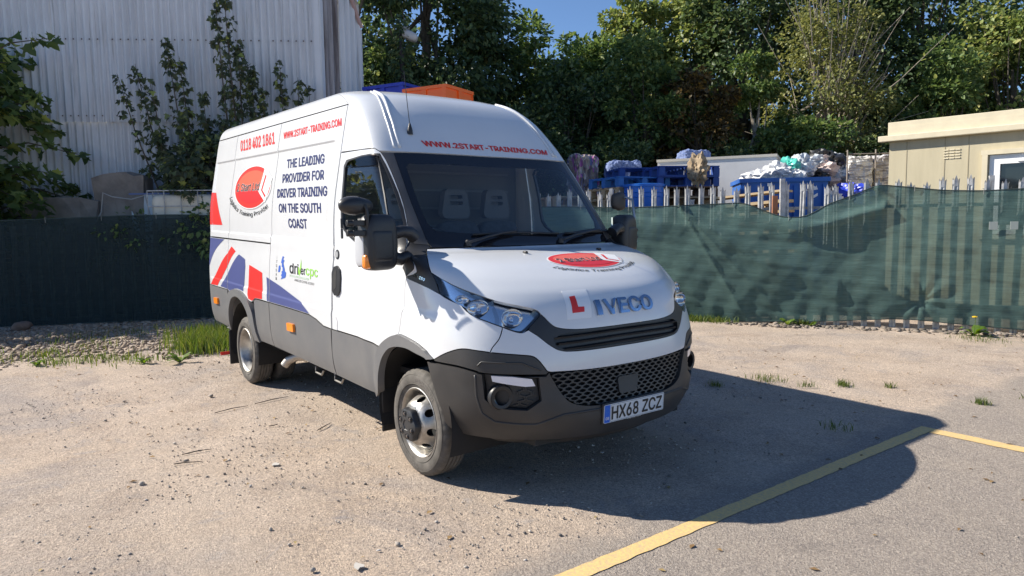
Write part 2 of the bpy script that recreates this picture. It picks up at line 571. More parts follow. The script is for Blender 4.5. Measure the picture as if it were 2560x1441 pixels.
# painted bay lines on the tarmac: worn yellow
def line_material():
    m = bpy.data.materials.new('worn_yellow_paint')
    n, l = nodes_of(m); b = n['Principled BSDF']
    tc = n.new('ShaderNodeTexCoord')
    t = n.new('ShaderNodeTexNoise'); t.inputs['Scale'].default_value = 55; t.inputs['Detail'].default_value = 8; t.inputs['Roughness'].default_value = .75
    l.new(tc.outputs['Object'], t.inputs['Vector'])
    r = n.new('ShaderNodeValToRGB'); e = r.color_ramp.elements
    e[0].position, e[0].color = .42, (.54, .40, .22, 1); e[1].position, e[1].color = .52, (.69, .475, .19, 1)
    e2 = e.new(.7); e2.color = (.73, .52, .235, 1)
    l.new(t.outputs['Fac'], r.inputs['Fac']); l.new(r.outputs['Color'], b.inputs['Base Color'])
    b.inputs['Roughness'].default_value = .8
    bp = n.new('ShaderNodeBump'); bp.inputs['Strength'].default_value = .5; bp.inputs['Distance'].default_value = .006
    l.new(t.outputs['Fac'], bp.inputs['Height']); l.new(bp.outputs['Normal'], b.inputs['Normal'])
    return m
YEL = line_material()
def strip(pts_l, pts_r, name):
    v = [(x, y, .004) for x, y in pts_l]+[(x, y, .004) for x, y in pts_r]
    k = len(pts_l)
    return MB().add(v, [(i, i+1, k+i+1, k+i) for i in range(k-1)]).build(name, YEL, fix=True, kind='structure')
r2 = random.Random(11)
ys = np.arange(-3.185, 2.63, .05)
strip([(1.645+r2.uniform(-.004, .004), y) for y in ys], [(1.545+r2.uniform(-.004, .004), y) for y in ys], 'bay_line')
xs_ = np.arange(1.6485, 6.0, .05)
strip([(x, 2.485+r2.uniform(-.004, .004)+.0*x) for x in xs_], [(x, 2.615+r2.uniform(-.004, .004)) for x in xs_], 'bay_line')
ys = np.arange(-3.2, 2.5, .05)
strip([(4.06, y) for y in ys], [(3.95, y) for y in ys], 'bay_line')

# ------------------------------------------------------------------ stones, twigs and litter
def stone_cloud(name, pts, sizes, mat, seed=0, flat=.6, sink=.25):
    r = np.random.RandomState(seed)
    base = np.array([(0, 0, 1), (0, 0, -1), (1, 0, 0), (-1, 0, 0), (0, 1, 0), (0, -1, 0), (.65, .65, .5), (-.65, .65, -.4), (.65, -.65, -.4), (-.65, -.65, .5)], float)
    # octahedron with corner points -> hull by hand: use subdivided octahedron (18 verts)
    o = np.array([(1, 0, 0), (-1, 0, 0), (0, 1, 0), (0, -1, 0), (0, 0, 1), (0, 0, -1)], float)
    tri = [(0, 2, 4), (2, 1, 4), (1, 3, 4), (3, 0, 4), (2, 0, 5), (1, 2, 5), (3, 1, 5), (0, 3, 5)]
    vs = list(map(tuple, o)); cache = {}
    def midp(a, b):
        k = (min(a, b), max(a, b))
        if k not in cache:
            p = (np.array(vs[a])+np.array(vs[b])); p = p/np.linalg.norm(p)
            cache[k] = len(vs); vs.append(tuple(p))
        return cache[k]
    fs = []
    for a, b, c in tri:
        ab, bc, ca = midp(a, b), midp(b, c), midp(c, a)
        fs += [(a, ab, ca), (ab, b, bc), (ca, bc, c), (ab, bc, ca)]
    B = np.array(vs); FT = np.array(fs)
    n = len(pts)
    pts = np.asarray(pts, float); sizes = np.asarray(sizes, float)
    jit = 1+r.uniform(-.28, .28, (n, len(B), 1))
    sc = np.stack([r.uniform(.7, 1.3, n), r.uniform(.6, 1.0, n), r.uniform(flat*.7, flat*1.3, n)], 1)
    V = B[None]*jit*sc[:, None]*sizes[:, None, None]
    a = r.uniform(0, 6.28, n); ca, sa = np.cos(a)[:, None], np.sin(a)[:, None]
    x = V[..., 0]*ca-V[..., 1]*sa; y = V[..., 0]*sa+V[..., 1]*ca
    z = V[..., 2]+sizes[:, None]*flat*(1-2*sink)
    W = np.stack([x+pts[:, 0:1], y+pts[:, 1:2], z+pts[:, 2:3]], -1).reshape(-1, 3)
    FF = (FT[None]+(np.arange(n)*len(B))[:, None, None]).reshape(-1, 3)
    return fast_mesh(name, W, FF)
def island_mat(name, stops, rough=.8, bump=0.0, trans=0.0, spec=.4):
    """colour chosen per separate piece"""
    m = bpy.data.materials.new(name)
    n, l = nodes_of(m); b = n['Principled BSDF']
    g = n.new('ShaderNodeNewGeometry')
    r = n.new('ShaderNodeValToRGB'); e = r.color_ramp.elements
    while len(e) < len(stops): e.new(.5)
    for k, (p, c) in enumerate(stops): e[k].position = p; e[k].color = (*c, 1)
    l.new(g.outputs['Random Per Island'], r.inputs['Fac'])
    l.new(r.outputs['Color'], b.inputs['Base Color'])
    b.inputs['Roughness'].default_value = rough; b.inputs['Specular IOR Level'].default_value = spec
    if bump:
        t = n.new('ShaderNodeTexNoise'); t.inputs['Scale'].default_value = 60
        tc = n.new('ShaderNodeTexCoord'); l.new(tc.outputs['Object'], t.inputs['Vector'])
        bp = n.new('ShaderNodeBump'); bp.inputs['Strength'].default_value = bump; bp.inputs['Distance'].default_value = .01
        l.new(t.outputs['Fac'], bp.inputs['Height']); l.new(bp.outputs['Normal'], b.inputs['Normal'])
    if trans:
        tr = n.new('ShaderNodeBsdfTranslucent'); mx = n.new('ShaderNodeMixShader'); mx.inputs['Fac'].default_value = trans
        hs = n.new('ShaderNodeHueSaturation'); hs.inputs['Value'].default_value = 1.7; hs.inputs['Hue'].default_value = .485; hs.inputs['Saturation'].default_value = 1.15
        l.new(r.outputs['Color'], hs.inputs['Color']); l.new(hs.outputs['Color'], tr.inputs['Color'])
        l.new(b.outputs['BSDF'], mx.inputs[1]); l.new(tr.outputs['BSDF'], mx.inputs[2])
        l.new(mx.outputs['Shader'], n['Material Output'].inputs['Surface'])
    return m
PEB = island_mat('pebble_stone', [(0, (.19, .145, .105)), (.35, (.31, .24, .175)), (.65, (.24, .185, .14)), (.85, (.42, .34, .26)), (1, (.28, .24, .20))], .85, .2)
CHIP = island_mat('grit_stone', [(0, (.13, .12, .11)), (.4, (.30, .265, .23)), (.75, (.44, .39, .33)), (1, (.52, .48, .44))], .9, .1)
rs = np.random.RandomState(5)
# loose grit strewn over the yard in front
pts, sz = [], []
while len(pts) < 5200:
    lat, dep = rs.uniform(-4.6, 2.6), 1.6+rs.rand()**1.5*7.5
    if abs(lat) > dep*.80+.3: continue
    p = G(lat, dep)
    if p.x > 1.35 and rs.rand() > .06: continue
    cl = math.sin(p.x*2.1+p.y*1.3)+math.sin(p.y*3.3-p.x*1.1)+rs.normal()*.9
    if cl < .2: continue
    pts.append((p.x, p.y, 0)); sz.append(min(.018, .003+abs(rs.exponential(.0020))))
link('loose_grit', stone_cloud('loose_grit', pts, sz, CHIP, 1), CHIP, label='loose grit and small stones strewn over the yard', cat='grit', kind='stuff')
# pebble strip along the left-hand netting
pts, sz = [], []
def in_verge(x, y):
    # between the netting line and a ragged edge in front
    u = (x+10.63)*.928-(y+2.96)*.374          # metres in front of the left fence
    return u
while len(pts) < 12000:
    v = rs.uniform(-4.0, 4.2); u = rs.uniform(.15, 5.4)
    x = -10.63+.374*v+.928*u; y = -2.96+.928*v-.374*u
    lim = 4.55-.28*max(0, v)+.35*math.sin(v*2.3)+rs.normal()*.25
    if u > lim: continue
    if rs.rand() < .25+.5*(math.sin(v*1.9+u*2.2) > .55): continue
    if v > 1.6 and rs.rand() < .55: continue
    pts.append((x, y, -.004)); sz.append(rs.uniform(.014, .040)*(1.0 if rs.rand() < .96 else 1.6))
link('pebble_bed', stone_cloud('pebble_bed', pts, sz, PEB, 2, .62), PEB, label='bed of rounded brown pebbles below the left dark netting', cat='pebbles', kind='stuff')
for k, (lat, dep, s) in enumerate([(-8.0, 11.35, .13)]):
    p = G(lat, dep)
    link('boulder', stone_cloud('boulder', [(p.x, p.y, 0)], [s*1.6], PEB, 40+k, .55), pm('boulder_stone', (.20, .14, .11), .9, var=.25, vscale=9), label='single larger brown stone among the pebbles by the left netting', cat='stone')
# a few stones big enough to tell apart
for k, (px_, dep, s) in enumerate([(-1.52, 2.70, .019), (-.95, 3.15, .016), (-1.30, 3.6, .014), (-2.35, 4.3, .02), (-1.05, 2.45, .013), (-2.0, 2.62, .016), (.05, 2.7, .012), (-2.9, 6.6, .03)]):
    p = G(px_, dep)
    link('stone', stone_cloud('stone', [(p.x, p.y, 0)], [s], CHIP, 60+k, .7), CHIP, label=['dark angular stone on the gravel near the bottom left', 'grey stone on the gravel left of the pale scrap', 'small stone in the middle of the left gravel', 'loose stone below the parallel twigs', 'stone at the bottom edge left of the middle', 'stone nearest the bottom left corner', 'little stone at the bottom edge below the front wheel', 'larger stone on the gravel level with the rear wheel'][k], cat='stone', group='loose stones on the gravel')
TWIG = pm('twig_bark', (.055, .042, .034), .9, var=.3, vscale=30)
for k, (a, b) in enumerate([((-2.60, 5.98), (-2.40, 6.22)), ((-2.36, 6.28), (-2.14, 6.55)), ((-2.36, 4.86), (-2.20, 4.98)), ((-2.32, 4.66), (-2.15, 4.71)), ((-1.55, 5.42), (-1.50, 5.62)), ((-1.98, 5.55), (-1.93, 5.60)), ((-.55, 2.36), (-.38, 2.44))]):
    p, q = G(*a), G(*b)
    mid_ = (p+q)/2+Vector((rs.normal()*.012, rs.normal()*.012, 0))
    lab = ['longest dark twig lying on the gravel left of the van', 'dark twig pointing towards the rear wheel of the van', 'straight dark twig in the middle of the left gravel', 'lower of two parallel dark twigs on the left gravel', 'curved twig near the side of the van', 'short bent twig between the longer ones', 'thin twig at the bottom edge of the gravel'][k]
    MB().tube([p+Vector((0, 0, .008)), mid_+Vector((0, 0, .014)), q+Vector((0, 0, .007))], [.0035, .004, .002], 6).build('twig', TWIG, None, 60, label=lab, cat='twig', group='twigs on the gravel')
PAPER = pm('paper_scrap', (.46, .43, .39), .9)
for k, (lat, dep, s, a, lab) in enumerate([(-1.62, 4.63, .05, .3, 'small pale scrap of paper on the gravel beside the van'), (-.74, 3.18, .05, .7, 'flat pale scrap of litter in the foreground gravel')]):
    p = G(lat, dep)
    v = [(math.cos(t+a)*s*(.6+.4*math.sin(3*t)), math.sin(t+a)*s*.5, .008+.004*math.sin(4*t)) for t in np.linspace(0, 6.28, 9)[:-1]]
    MB().add(v+[(x, y, z-.004) for x, y, z in v], [tuple(range(8))]+[(i, (i+1) % 8, 8+(i+1) % 8, 8+i) for i in range(8)]).build('paper_scrap', PAPER, None, loc=p, label=lab, cat='litter')

LIT = island_mat('dead_leaf', [(0, (.10, .055, .025)), (.5, (.20, .12, .05)), (.8, (.30, .19, .08)), (1, (.36, .28, .12))], .8)
rl_ = np.random.RandomState(19); Vl, Fl = [], []
for k in range(420):
    while True:
        lat, dep = rl_.uniform(-6, 8), rl_.uniform(2.0, 10.5)
        if abs(lat) < dep*.8: break
    p = G(lat, dep); a = rl_.uniform(0, 6.28); s_ = rl_.uniform(.010, .028); c_, n_ = math.cos(a)*s_, math.sin(a)*s_
    b = len(Vl); h = rl_.uniform(.002, .010)
    Vl += [(p.x-c_, p.y-n_, .004), (p.x+n_*.5, p.y-c_*.5, .006+h), (p.x+c_, p.y+n_, .005), (p.x-n_*.5, p.y+c_*.5, .006+h*.6)]; Fl.append((b, b+1, b+2, b+3))
link('leaf_litter', fast_mesh('leaf_litter', Vl, Fl), LIT, label='small dead leaves scattered over the yard', cat='leaf litter', kind='stuff')
# ------------------------------------------------------------------ grass and weeds
GRASS = island_mat('grass_blade', [(0, (.040, .070, .016)), (.4, (.085, .14, .025)), (.75, (.11, .15, .03)), (1, (.20, .20, .06))], .6, 0, .35)
def grass_mesh(name, pts, hs, ws, seed=0, lean=.5):
    r = np.random.RandomState(seed); n = len(pts)
    pts = np.asarray(pts, float); a = r.uniform(0, 6.28, n); b = r.uniform(0, 6.28, n)
    d = np.stack([np.cos(a), np.sin(a)], 1); w = np.asarray(ws)[:, None]*np.stack([np.cos(b), np.sin(b)], 1)
    h = np.asarray(hs); ln = (r.uniform(.1, 1, n)*lean*h)[:, None]
    p0 = pts[:, :2]; z = pts[:, 2]
    V = np.stack([np.c_[p0-w, z], np.c_[p0+w, z], np.c_[p0+d*ln*.3+w*.7, z+h*.6], np.c_[p0+d*ln*.3-w*.7, z+h*.6], np.c_[p0+d*ln, z+h]], 1).reshape(-1, 3)
    base = (np.arange(n)*5)[:, None]
    F = np.concatenate([base+[0, 1, 2], base+[0, 2, 3], base+[3, 2, 4]], 0)
    return fast_mesh(name, V, F)
def patch_pts(centres, n, spread, seed):
    r = np.random.RandomState(seed); out = []
    for (x, y, s, k) in centres:
        m = int(n*k)
        out += [(x+r.normal()*s, y+r.normal()*s*.8, 0) for _ in range(m)]
    return out
def grass(name, centres, n, h, seed, label, wid=.004, lean=.5):
    p = patch_pts(centres, n, 1, seed); r = np.random.RandomState(seed+50)
    hs = h*r.uniform(.35, 1.1, len(p)); ws = wid*r.uniform(.6, 1.3, len(p))
    return link(name, grass_mesh(name, p, hs, ws, seed, lean), GRASS, label=label, cat='grass', kind='stuff')
g = lambda lat, dep: tuple(G(lat, dep)[:2])
grass('grass', [(*g(-4.25, 9.6), .26, 2.2), (*g(-4.05, 9.2), .22, 1.4), (*g(-4.6, 10.4), .30, 1.4), (*g(-4.2, 10.2), .26, 1.2)], 520, .22, 1, 'thick tuft of tall green grass behind the rear wheel of the van', .006)
grass('grass', [(*g(-5.2, 8.6), .20, .5), (*g(-5.55, 8.45), .16, .5), (*g(-4.9, 8.55), .18, .35), (*g(-4.5, 8.5), .2, .3), (*g(-6.0, 8.9), .2, .5), (*g(-6.4, 8.4), .22, .6), (*g(-6.9, 8.9), .25, .4), (*g(-5.8, 9.6), .35, .4), (*g(-6.6, 10.4), .4, .5), (*g(-5.9, 11.0), .4, .5)], 240, .11, 2, 'sparse sunlit grass growing among the pebbles at left', .005)
grass('grass', [(*g(3.05, 11.45), .20, .8), (*g(3.35, 11.3), .16, .5), (*g(2.8, 11.6), .18, .5), (*g(4.5, 10.8), .08, .15)], 600, .12, 3, 'green weeds along the foot of the right netting', .008, .9)
grass('grass', [(*g(4.05, 5.95), .03, .25), (*g(3.2, 6.7), .04, .3), (*g(2.55, 7.0), .10, .3), (*g(1.98, 6.75), .04, .2), (*g(2.85, 6.7), .05, .1), (*g(4.6, 6.1), .06, .08), (*g(2.5, 5.3), .06, .12), (*g(3.6, 6.6), .03, .1), (*g(6.2, 9.2), .2, .5), (*g(7.0, 8.9), .2, .5)], 400, .07, 4, 'little grass sprigs in the gravel right of the van', .003, .8)
LEAFW = island_mat('weed_leaf', [(0, (.06, .12, .02)), (.5, (.11, .19, .03)), (1, (.20, .26, .05))], .55, 0, .35)
def weed(lat, dep, s, n, label, seed):
    r = random.Random(seed); mb = MB()
    for k in range(n):
        a = r.uniform(0, 6.28); L = s*r.uniform(.6, 1.1); up = r.uniform(.3, 1.0)
        d = Vector((math.cos(a), math.sin(a), 0)); w = Vector((-d.y, d.x, 0))*L*.22
        pts = [Vector((0, 0, 0)), d*L*.35+Vector((0, 0, L*up*.5)), d*L*.75+Vector((0, 0, L*up*.7)), d*L+Vector((0, 0, L*up*.55))]
        mb.add([pts[0], pts[1]-w, pts[1]+w, pts[2]-w*.8, pts[2]+w*.8, pts[3]], [(0, 2, 1), (1, 2, 4, 3), (3, 4, 5)])
    return mb.build('weed', LEAFW, None, loc=G(lat, dep), label=label, cat='weed')
for k, (lat, dep, s, n, lab) in enumerate([(-4.02, 8.35, .16, 12, 'leafy dandelion weed at the pebble edge nearest the rear wheel'), (-4.45, 8.35, .13, 10, 'upright broad-leaved weed beside the dandelion at the pebble edge'), (-5.7, 8.3, .12, 9, 'low leafy weed at the front of the pebble bed'), (4.25, 10.75, .16, 10, 'broad-leaved weed under the sagging green netting'), (4.55, 10.6, .14, 9, 'second broad-leaved weed right of the first below the netting'), (6.35, 9.55, .2, 14, 'weed with yellow flower below the gathered netting knot'), (7.55, 9.0, .16, 12, 'leafy weed at the right end of the fence foot')]):
    w_ = weed(lat, dep, s, n, lab, k)
    if 'yellow' in lab:
        MB().lathe([(.0001, .27), (.035, .262), (.03, .25), (.0001, .245)], 10, 'z').build('flower', pm('yellow_petal', (.80, .52, .02), .5), w_)
        MB().tube([(0, 0, 0), (.01, 0, .25)], .004, 5).build('stem', LEAFW, w_)
# dead leaves / rubble edging at the foot of the right netting
pts, sz = [], []
for _ in range(420):
    u = rs.uniform(.6, 7.0); o_ = rs.uniform(.05, .42)
    pts.append((-3.507+.872*u+.49*o_, 6.176+.49*u-.872*o_, 0)); sz.append(rs.uniform(.012, .05))
link('rubble_edge', stone_cloud('rubble_edge', pts, sz, CHIP, 9, .45), island_mat('rubble_stone', [(0, (.10, .085, .07)), (.5, (.20, .17, .14)), (1, (.30, .25, .21))], .9), label='line of crumbled earth and rubble under the right netting', cat='rubble', kind='stuff')

# ------------------------------------------------------------------ palisade fences and netting
GALV = pm('galvanised_steel', (.40, .405, .41), .5, metal=.2, var=.25, vscale=14, rvar=.12)
RAILM = pm('rail_steel', (.26, .25, .24), .5, metal=.5, var=.3, vscale=9)
def pale_mesh(h, wid=.086):
    """W-section pale with a three-pointed splayed tip"""
    prof = [(-wid/2, .0), (-wid/4, .016), (0, .004), (wid/4, .016), (wid/2, .0)]
    v, f = [], []
    hs = [0, h-.16]
    for z in hs:
        for x, y in prof: v.append((x, -y, z))
    for k in range(4): f.append((k, k+1, 5+k+1, 5+k))
    b = len(v)
    # tips: left, centre, right
    def tip(i0, i1, dx, top, lean):
        a0, a1 = v[5+i0], v[5+i1]
        k = len(v)
        m0 = (a0[0]+dx*.2, a0[1]-lean*.3, h-.07); m1 = (a1[0]+dx*.2, a1[1]-lean*.3, h-.07)
        t = ((a0[0]+a1[0])/2+dx, (a0[1]+a1[1])/2-lean, top)
        v.extend([m0, m1, t]); f.append((5+i0, 5+i1, k+1, k)); f.append((k, k+1, k+2))
    tip(0, 1, -.012, h-.035, .02); tip(1, 3, 0, h, .004); tip(3, 4, .014, h-.045, .025)
    f.append((6, 7, 8))
    me = bpy.data.meshes.new('pale'); me.from_pydata(v, [], f); me.update()
    return me
PALE_R, PALE_R2 = pale_mesh(2.25), pale_mesh(2.19)
PALE_L = pale_mesh(1.80)
def fence(name, A, d, u0, u1, step, pales, zr, label, h, postx, seed, bend=None):
    root = empty(name, (A[0], A[1], 0), math.atan2(d[1], d[0]), label=label, cat='fence')
    r = random.Random(seed)
    u = u0; k = 0
    while u < u1:
        me = r.choice(pales)
        o = link('pale', me, GALV, root, loc=(u, .055, -.03+r.uniform(-.015, .015)), rot=(0, r.uniform(-.012, .012), r.uniform(-.25, .25)))
        if bend and bend[0] < u < bend[1] and r.random() < .7: o.rotation_euler[1] += r.uniform(-.05, .05)
        u += step; k += 1
    for z in zr:
        MB().box(((u0+u1)/2, .085, z), (u1-u0, .045, .045)).build('rail', RAILM, root)
    for x in postx:
        MB().box((x, .125, h/2), (.06, .09, h)).build('post', GALV, root)
    return root
FR = dict(A=(-3.507, 6.176), d=(.872, .490))
fence('palisade_fence', FR['A'], FR['d'], -4.6, 9.5, .188, [PALE_R, PALE_R, PALE_R2], (.35, 1.80), 'galvanised steel palisade fence with splayed points behind the right green netting', 2.2, (-4.6, -1.4, 1.36, 4.1, 6.9, 9.4), 3, (1.2, 3.0))
fence('palisade_fence', (-10.63, -2.96), (.374, .928), -8.0, 7.1, .18, [PALE_L], (.35, 1.55), 'palisade fence standing in shade behind the left dark netting', 1.85, (-6.0, -3.0, 0, 3.0, 6.0), 4)

def net_material(name, col, holes, tr):
    m = bpy.data.materials.new(name)
    n, l = nodes_of(m); b = n['Principled BSDF']
    tc = n.new('ShaderNodeTexCoord')
    mp = n.new('ShaderNodeMapping'); mp.inputs['Scale'].default_value = (1.2, 1.2, 26); l.new(tc.outputs['Object'], mp.inputs['Vector'])
    t = n.new('ShaderNodeTexNoise'); t.inputs['Scale'].default_value = 3; t.inputs['Detail'].default_value = 7; t.inputs['Roughness'].default_value = .7
    l.new(mp.outputs['Vector'], t.inputs['Vector'])
    r = n.new('ShaderNodeValToRGB'); e = r.color_ramp.elements
    e[0].position, e[0].color = .30, (*[c*.72 for c in col], 1); e[1].position, e[1].color = .68, (*[c*1.25 for c in col], 1)
    l.new(t.outputs['Fac'], r.inputs['Fac']); l.new(r.outputs['Color'], b.inputs['Base Color'])
    b.inputs['Roughness'].default_value = .9
    b.inputs['Specular IOR Level'].default_value = .12
    bp = n.new('ShaderNodeBump'); bp.inputs['Strength'].default_value = .6; bp.inputs['Distance'].default_value = .02
    l.new(t.outputs['Fac'], bp.inputs['Height']); l.new(bp.outputs['Normal'], b.inputs['Normal'])
    tl = n.new('ShaderNodeBsdfTranslucent'); l.new(r.outputs['Color'], tl.inputs['Color'])
    m1 = n.new('ShaderNodeMixShader'); m1.inputs['Fac'].default_value = tr
    l.new(b.outputs['BSDF'], m1.inputs[1]); l.new(tl.outputs['BSDF'], m1.inputs[2])
    tp = n.new('ShaderNodeBsdfTransparent'); tp.inputs['Color'].default_value = (.80, .92, .90, 1)
    m2 = n.new('ShaderNodeMixShader')
    mr = n.new('ShaderNodeMapRange'); mr.inputs['From Min'].default_value = .3; mr.inputs['From Max'].default_value = .7
    mr.inputs['To Min'].default_value = holes*.75; mr.inputs['To Max'].default_value = holes*1.25
    l.new(t.outputs['Fac'], mr.inputs['Value']); l.new(mr.outputs['Result'], m2.inputs['Fac'])
    l.new(m1.outputs['Shader'], m2.inputs[1]); l.new(tp.outputs['BSDF'], m2.inputs[2])
    l.new(m2.outputs['Shader'], n['Material Output'].inputs['Surface'])
    return m
def netting(name, A, d, us, top, bot, mat, fold, label, nv=60, du=.03):
    d = Vector((*d, 0)); nrm = Vector((d.y, -d.x, 0))
    U = np.arange(us[0], us[1]+1e-6, du)
    T_ = np.interp(U, *zip(*top)); B_ = np.interp(U, *zip(*bot))
    k = np.ones(9)/9
    pad = lambda a: np.convolve(np.pad(a, 4, mode='edge'), k, 'valid')
    T_, B_ = pad(T_), pad(B_)
    w = np.linspace(0, 1, nv)
    UU, WW = np.meshgrid(U, w, indexing='ij')
    Z = B_[:, None]*(1-WW)+T_[:, None]*WW
    OFF = .03+fold(UU, WW, Z)
    X_ = A[0]+d.x*UU+nrm.x*OFF; Y_ = A[1]+d.y*UU+nrm.y*OFF
    idx = np.arange(len(U)*nv).reshape(len(U), nv)
    F = np.stack([idx[:-1, :-1], idx[1:, :-1], idx[1:, 1:], idx[:-1, 1:]], -1).reshape(-1, 4)
    me = fast_mesh(name, np.stack([X_, Y_, Z], -1).reshape(-1, 3), F, smooth=True)
    o = link(name, me, mat, label=label, cat='netting')
    q = list(range(0, len(U), 3))
    MB().tube([(X_[i, -1], Y_[i, -1], Z[i, -1]) for i in q], .009, 6).build('hem', pm('net_hem', (.035, .055, .055), .9), o, 60)
    MB().tube([(X_[i, 0], Y_[i, 0], Z[i, 0]) for i in q], .007, 6).build('hem', pm('net_hem', (.035, .055, .055), .9), o, 60)
    for i in range(6, len(U)-4, int(.85/du)):
        MB().tube([(X_[i, -2]+nrm.x*.012, Y_[i, -2]+nrm.y*.012, Z[i, -2]-.02), (X_[i, -1]+nrm.x*.02, Y_[i, -1]+nrm.y*.02, Z[i, -1]+.03), (X_[i, -1]-nrm.x*.06, Y_[i, -1]-nrm.y*.06, Z[i, -1]+.03)], .005, 5).build('cable_tie', pm('tie_grey', (.22, .23, .22), .6), o, 60)
    return o
def fold_r(u, w, z):
    # slack cloth: long diagonal drags from the tie points, bulge to the foot, a gathered knot
    o = .05*np.sin(math.pi*w)*(1+.5*np.sin(u*1.7+.6))
    o += .030*np.exp(-((z-(1.55-.55*np.clip(u-.1, 0, 9)*.9)) / .16)**2)*(u < 2.2)
    for a, b, s, k in ((1.9, 6.0, .012, .6), (4.2, -4.0, .010, .9), (9.0, 5.0, .006, .4), (15., -9., .0045, .3), (3.0, 31., .0035, 1.2), (6., 47., .0025, .8)):
        ph = a*u+b*z+1.3*np.sin(k*u)+.6*np.sin(2.3*z+u)
        o += s*(1-2*np.abs(np.mod(ph/6.283, 1)-.5)*2)*np.clip(1.1-.3*np.abs(w-.5), 0, 1)
    # drag lines pulled from the two upper tie points
    for tu, tz, sl in ((-.2, 1.88, -.75), (-.2, 1.88, -1.1), (-.2, 1.88, -1.7), (2.64, 2.1, -.55), (2.64, 2.1, -.95), (2.64, 2.1, 1.3), (5.0, 2.0, .7)):
        du_ = u-tu; line = tz+sl*np.abs(du_)
        on = (du_*np.sign(sl) < 0) if sl > 0 else (du_ > 0)
        o += .042*np.exp(-np.abs(z-line)/.05)*np.exp(-np.abs(du_)/1.3)*on
    # sag fold near the dip
    dd = np.hypot((u-1.6)*.8, (z-1.55)*2.0)
    o += .10*np.exp(-(dd/.35)**2)
    o += .07*np.exp(-((z-(1.45+.28*(u-1.6)))/.07)**2)*np.clip((u-1.4), 0, 1)*(u < 2.8)
    # knot: radial creases
    ku, kz = 3.27, .43
    rr = np.hypot(u-ku, z-kz); th = np.arctan2(z-kz, u-ku)
    o += -.09*np.exp(-(rr/.10)**2)+.026*np.exp(-rr/.35)*np.cos(9*th+.7)*np.clip(rr/.08, 0, 1)*.8
    o += .03*np.sin(18*u+2*np.sin(3*u))*np.clip(.25-w, 0, .25)*4*.25
    return np.maximum(o, -.02)
NETR = net_material('green_debris_netting', (.098, .168, .155), .135, .16)
NETL = net_material('dark_windbreak_netting', (.026, .040, .043), .13, .05)
top_r = [(-4.6, 1.96), (-2, 1.90), (-1.147, 1.866), (-.21, 1.877), (.79, 1.904), (1.03, 1.80), (1.33, 1.67), (1.62, 1.645), (1.84, 1.73), (1.95, 1.83), (2.33, 1.965), (2.49, 2.03), (2.64, 2.12), (2.85, 2.095), (3.16, 2.056), (3.46, 2.01), (3.95, 1.985), (4.46, 2.0), (9.5, 2.02)]
bot_r = [(-4.6, .03), (.065, .015), (.45, .01), (1.06, .02), (1.94, .062), (2.6, .11), (2.91, .14), (3.28, .136), (3.78, .095), (4.54, .05), (9.5, .05)]
netting('debris_netting', FR['A'], FR['d'], (-4.6, 9.5), top_r, bot_r, NETR, fold_r, 'green mesh netting sagging along the right palisade fence')
def fold_l(u, w, z):
    return .02*np.sin(math.pi*w)+.010*np.sin(3*u+2*z)+.006*np.sin(9*u-5*z)+.012*np.sin(1.3*u+.4)+.006*np.sin(31*u)*(w > .97)
netting('windbreak_netting', (-10.63, -2.96), (.374, .928), (-8.0, 7.15), [(-8, 1.76), (.125, 1.792), (1.31, 1.826), (1.93, 1.854), (2.88, 1.865), (3.4, 1.84), (7.2, 1.9)], [(-8, .03), (7.2, .02)], NETL, fold_l, 'dark green windbreak netting along the left fence', 40, .05)
# pale boxes standing in for netting holes with the bright wall behind
NETHOLE_M = pm('net_hole_pale', (.30, .34, .32), .8)
for k, (u, z, w_, h_, lab) in enumerate([(4.1, 1.50, .10, .11, 'pale square patch standing in for a netting hole below the cabin window'), (4.34, 1.50, .09, .11, 'pale square patch standing in for a hole at the right end of the netting')]):
    p = Vector((FR['A'][0]+FR['d'][0]*u+.49*.115, FR['A'][1]+FR['d'][1]*u-.872*.115, z))
    MB().box((0, 0, 0), (w_, .012, h_)).build('net_hole_patch', NETHOLE_M, None, loc=p, rot=(0, 0, math.atan2(FR['d'][1], FR['d'][0])), label=lab, cat='hole stand-in')

ORD = ['first', 'second', 'third', 'fourth', 'fifth', 'sixth', 'seventh', 'eighth', 'ninth', 'tenth', 'eleventh', 'twelfth']
def superbox(mb, c, d, n=4.0, nu=20, nv=12, mi=0, fn=None, axes=None):
    """rounded box: superellipsoid"""
    v, f = [], []
    p = 2.0/n
    cp = lambda a: math.copysign(abs(math.cos(a))**p, math.cos(a))
    sp = lambda a: math.copysign(abs(math.sin(a))**p, math.sin(a))
    for i in range(nv+1):
        b = -math.pi/2+math.pi*i/nv
        for k in range(nu):
            a = 2*math.pi*k/nu
            q = Vector((d[0]/2*cp(b)*cp(a), d[1]/2*cp(b)*sp(a), d[2]/2*sp(b)))
            if fn: q = fn(q)
            if axes is not None: q = axes @ q
            v.append(q+Vector(c))
    for i in range(nv):
        for k in range(nu):
            f.append((i*nu+k, i*nu+(k+1) % nu, (i+1)*nu+(k+1) % nu, (i+1)*nu+k))
    mb.add(v, f, mi)
    return mb
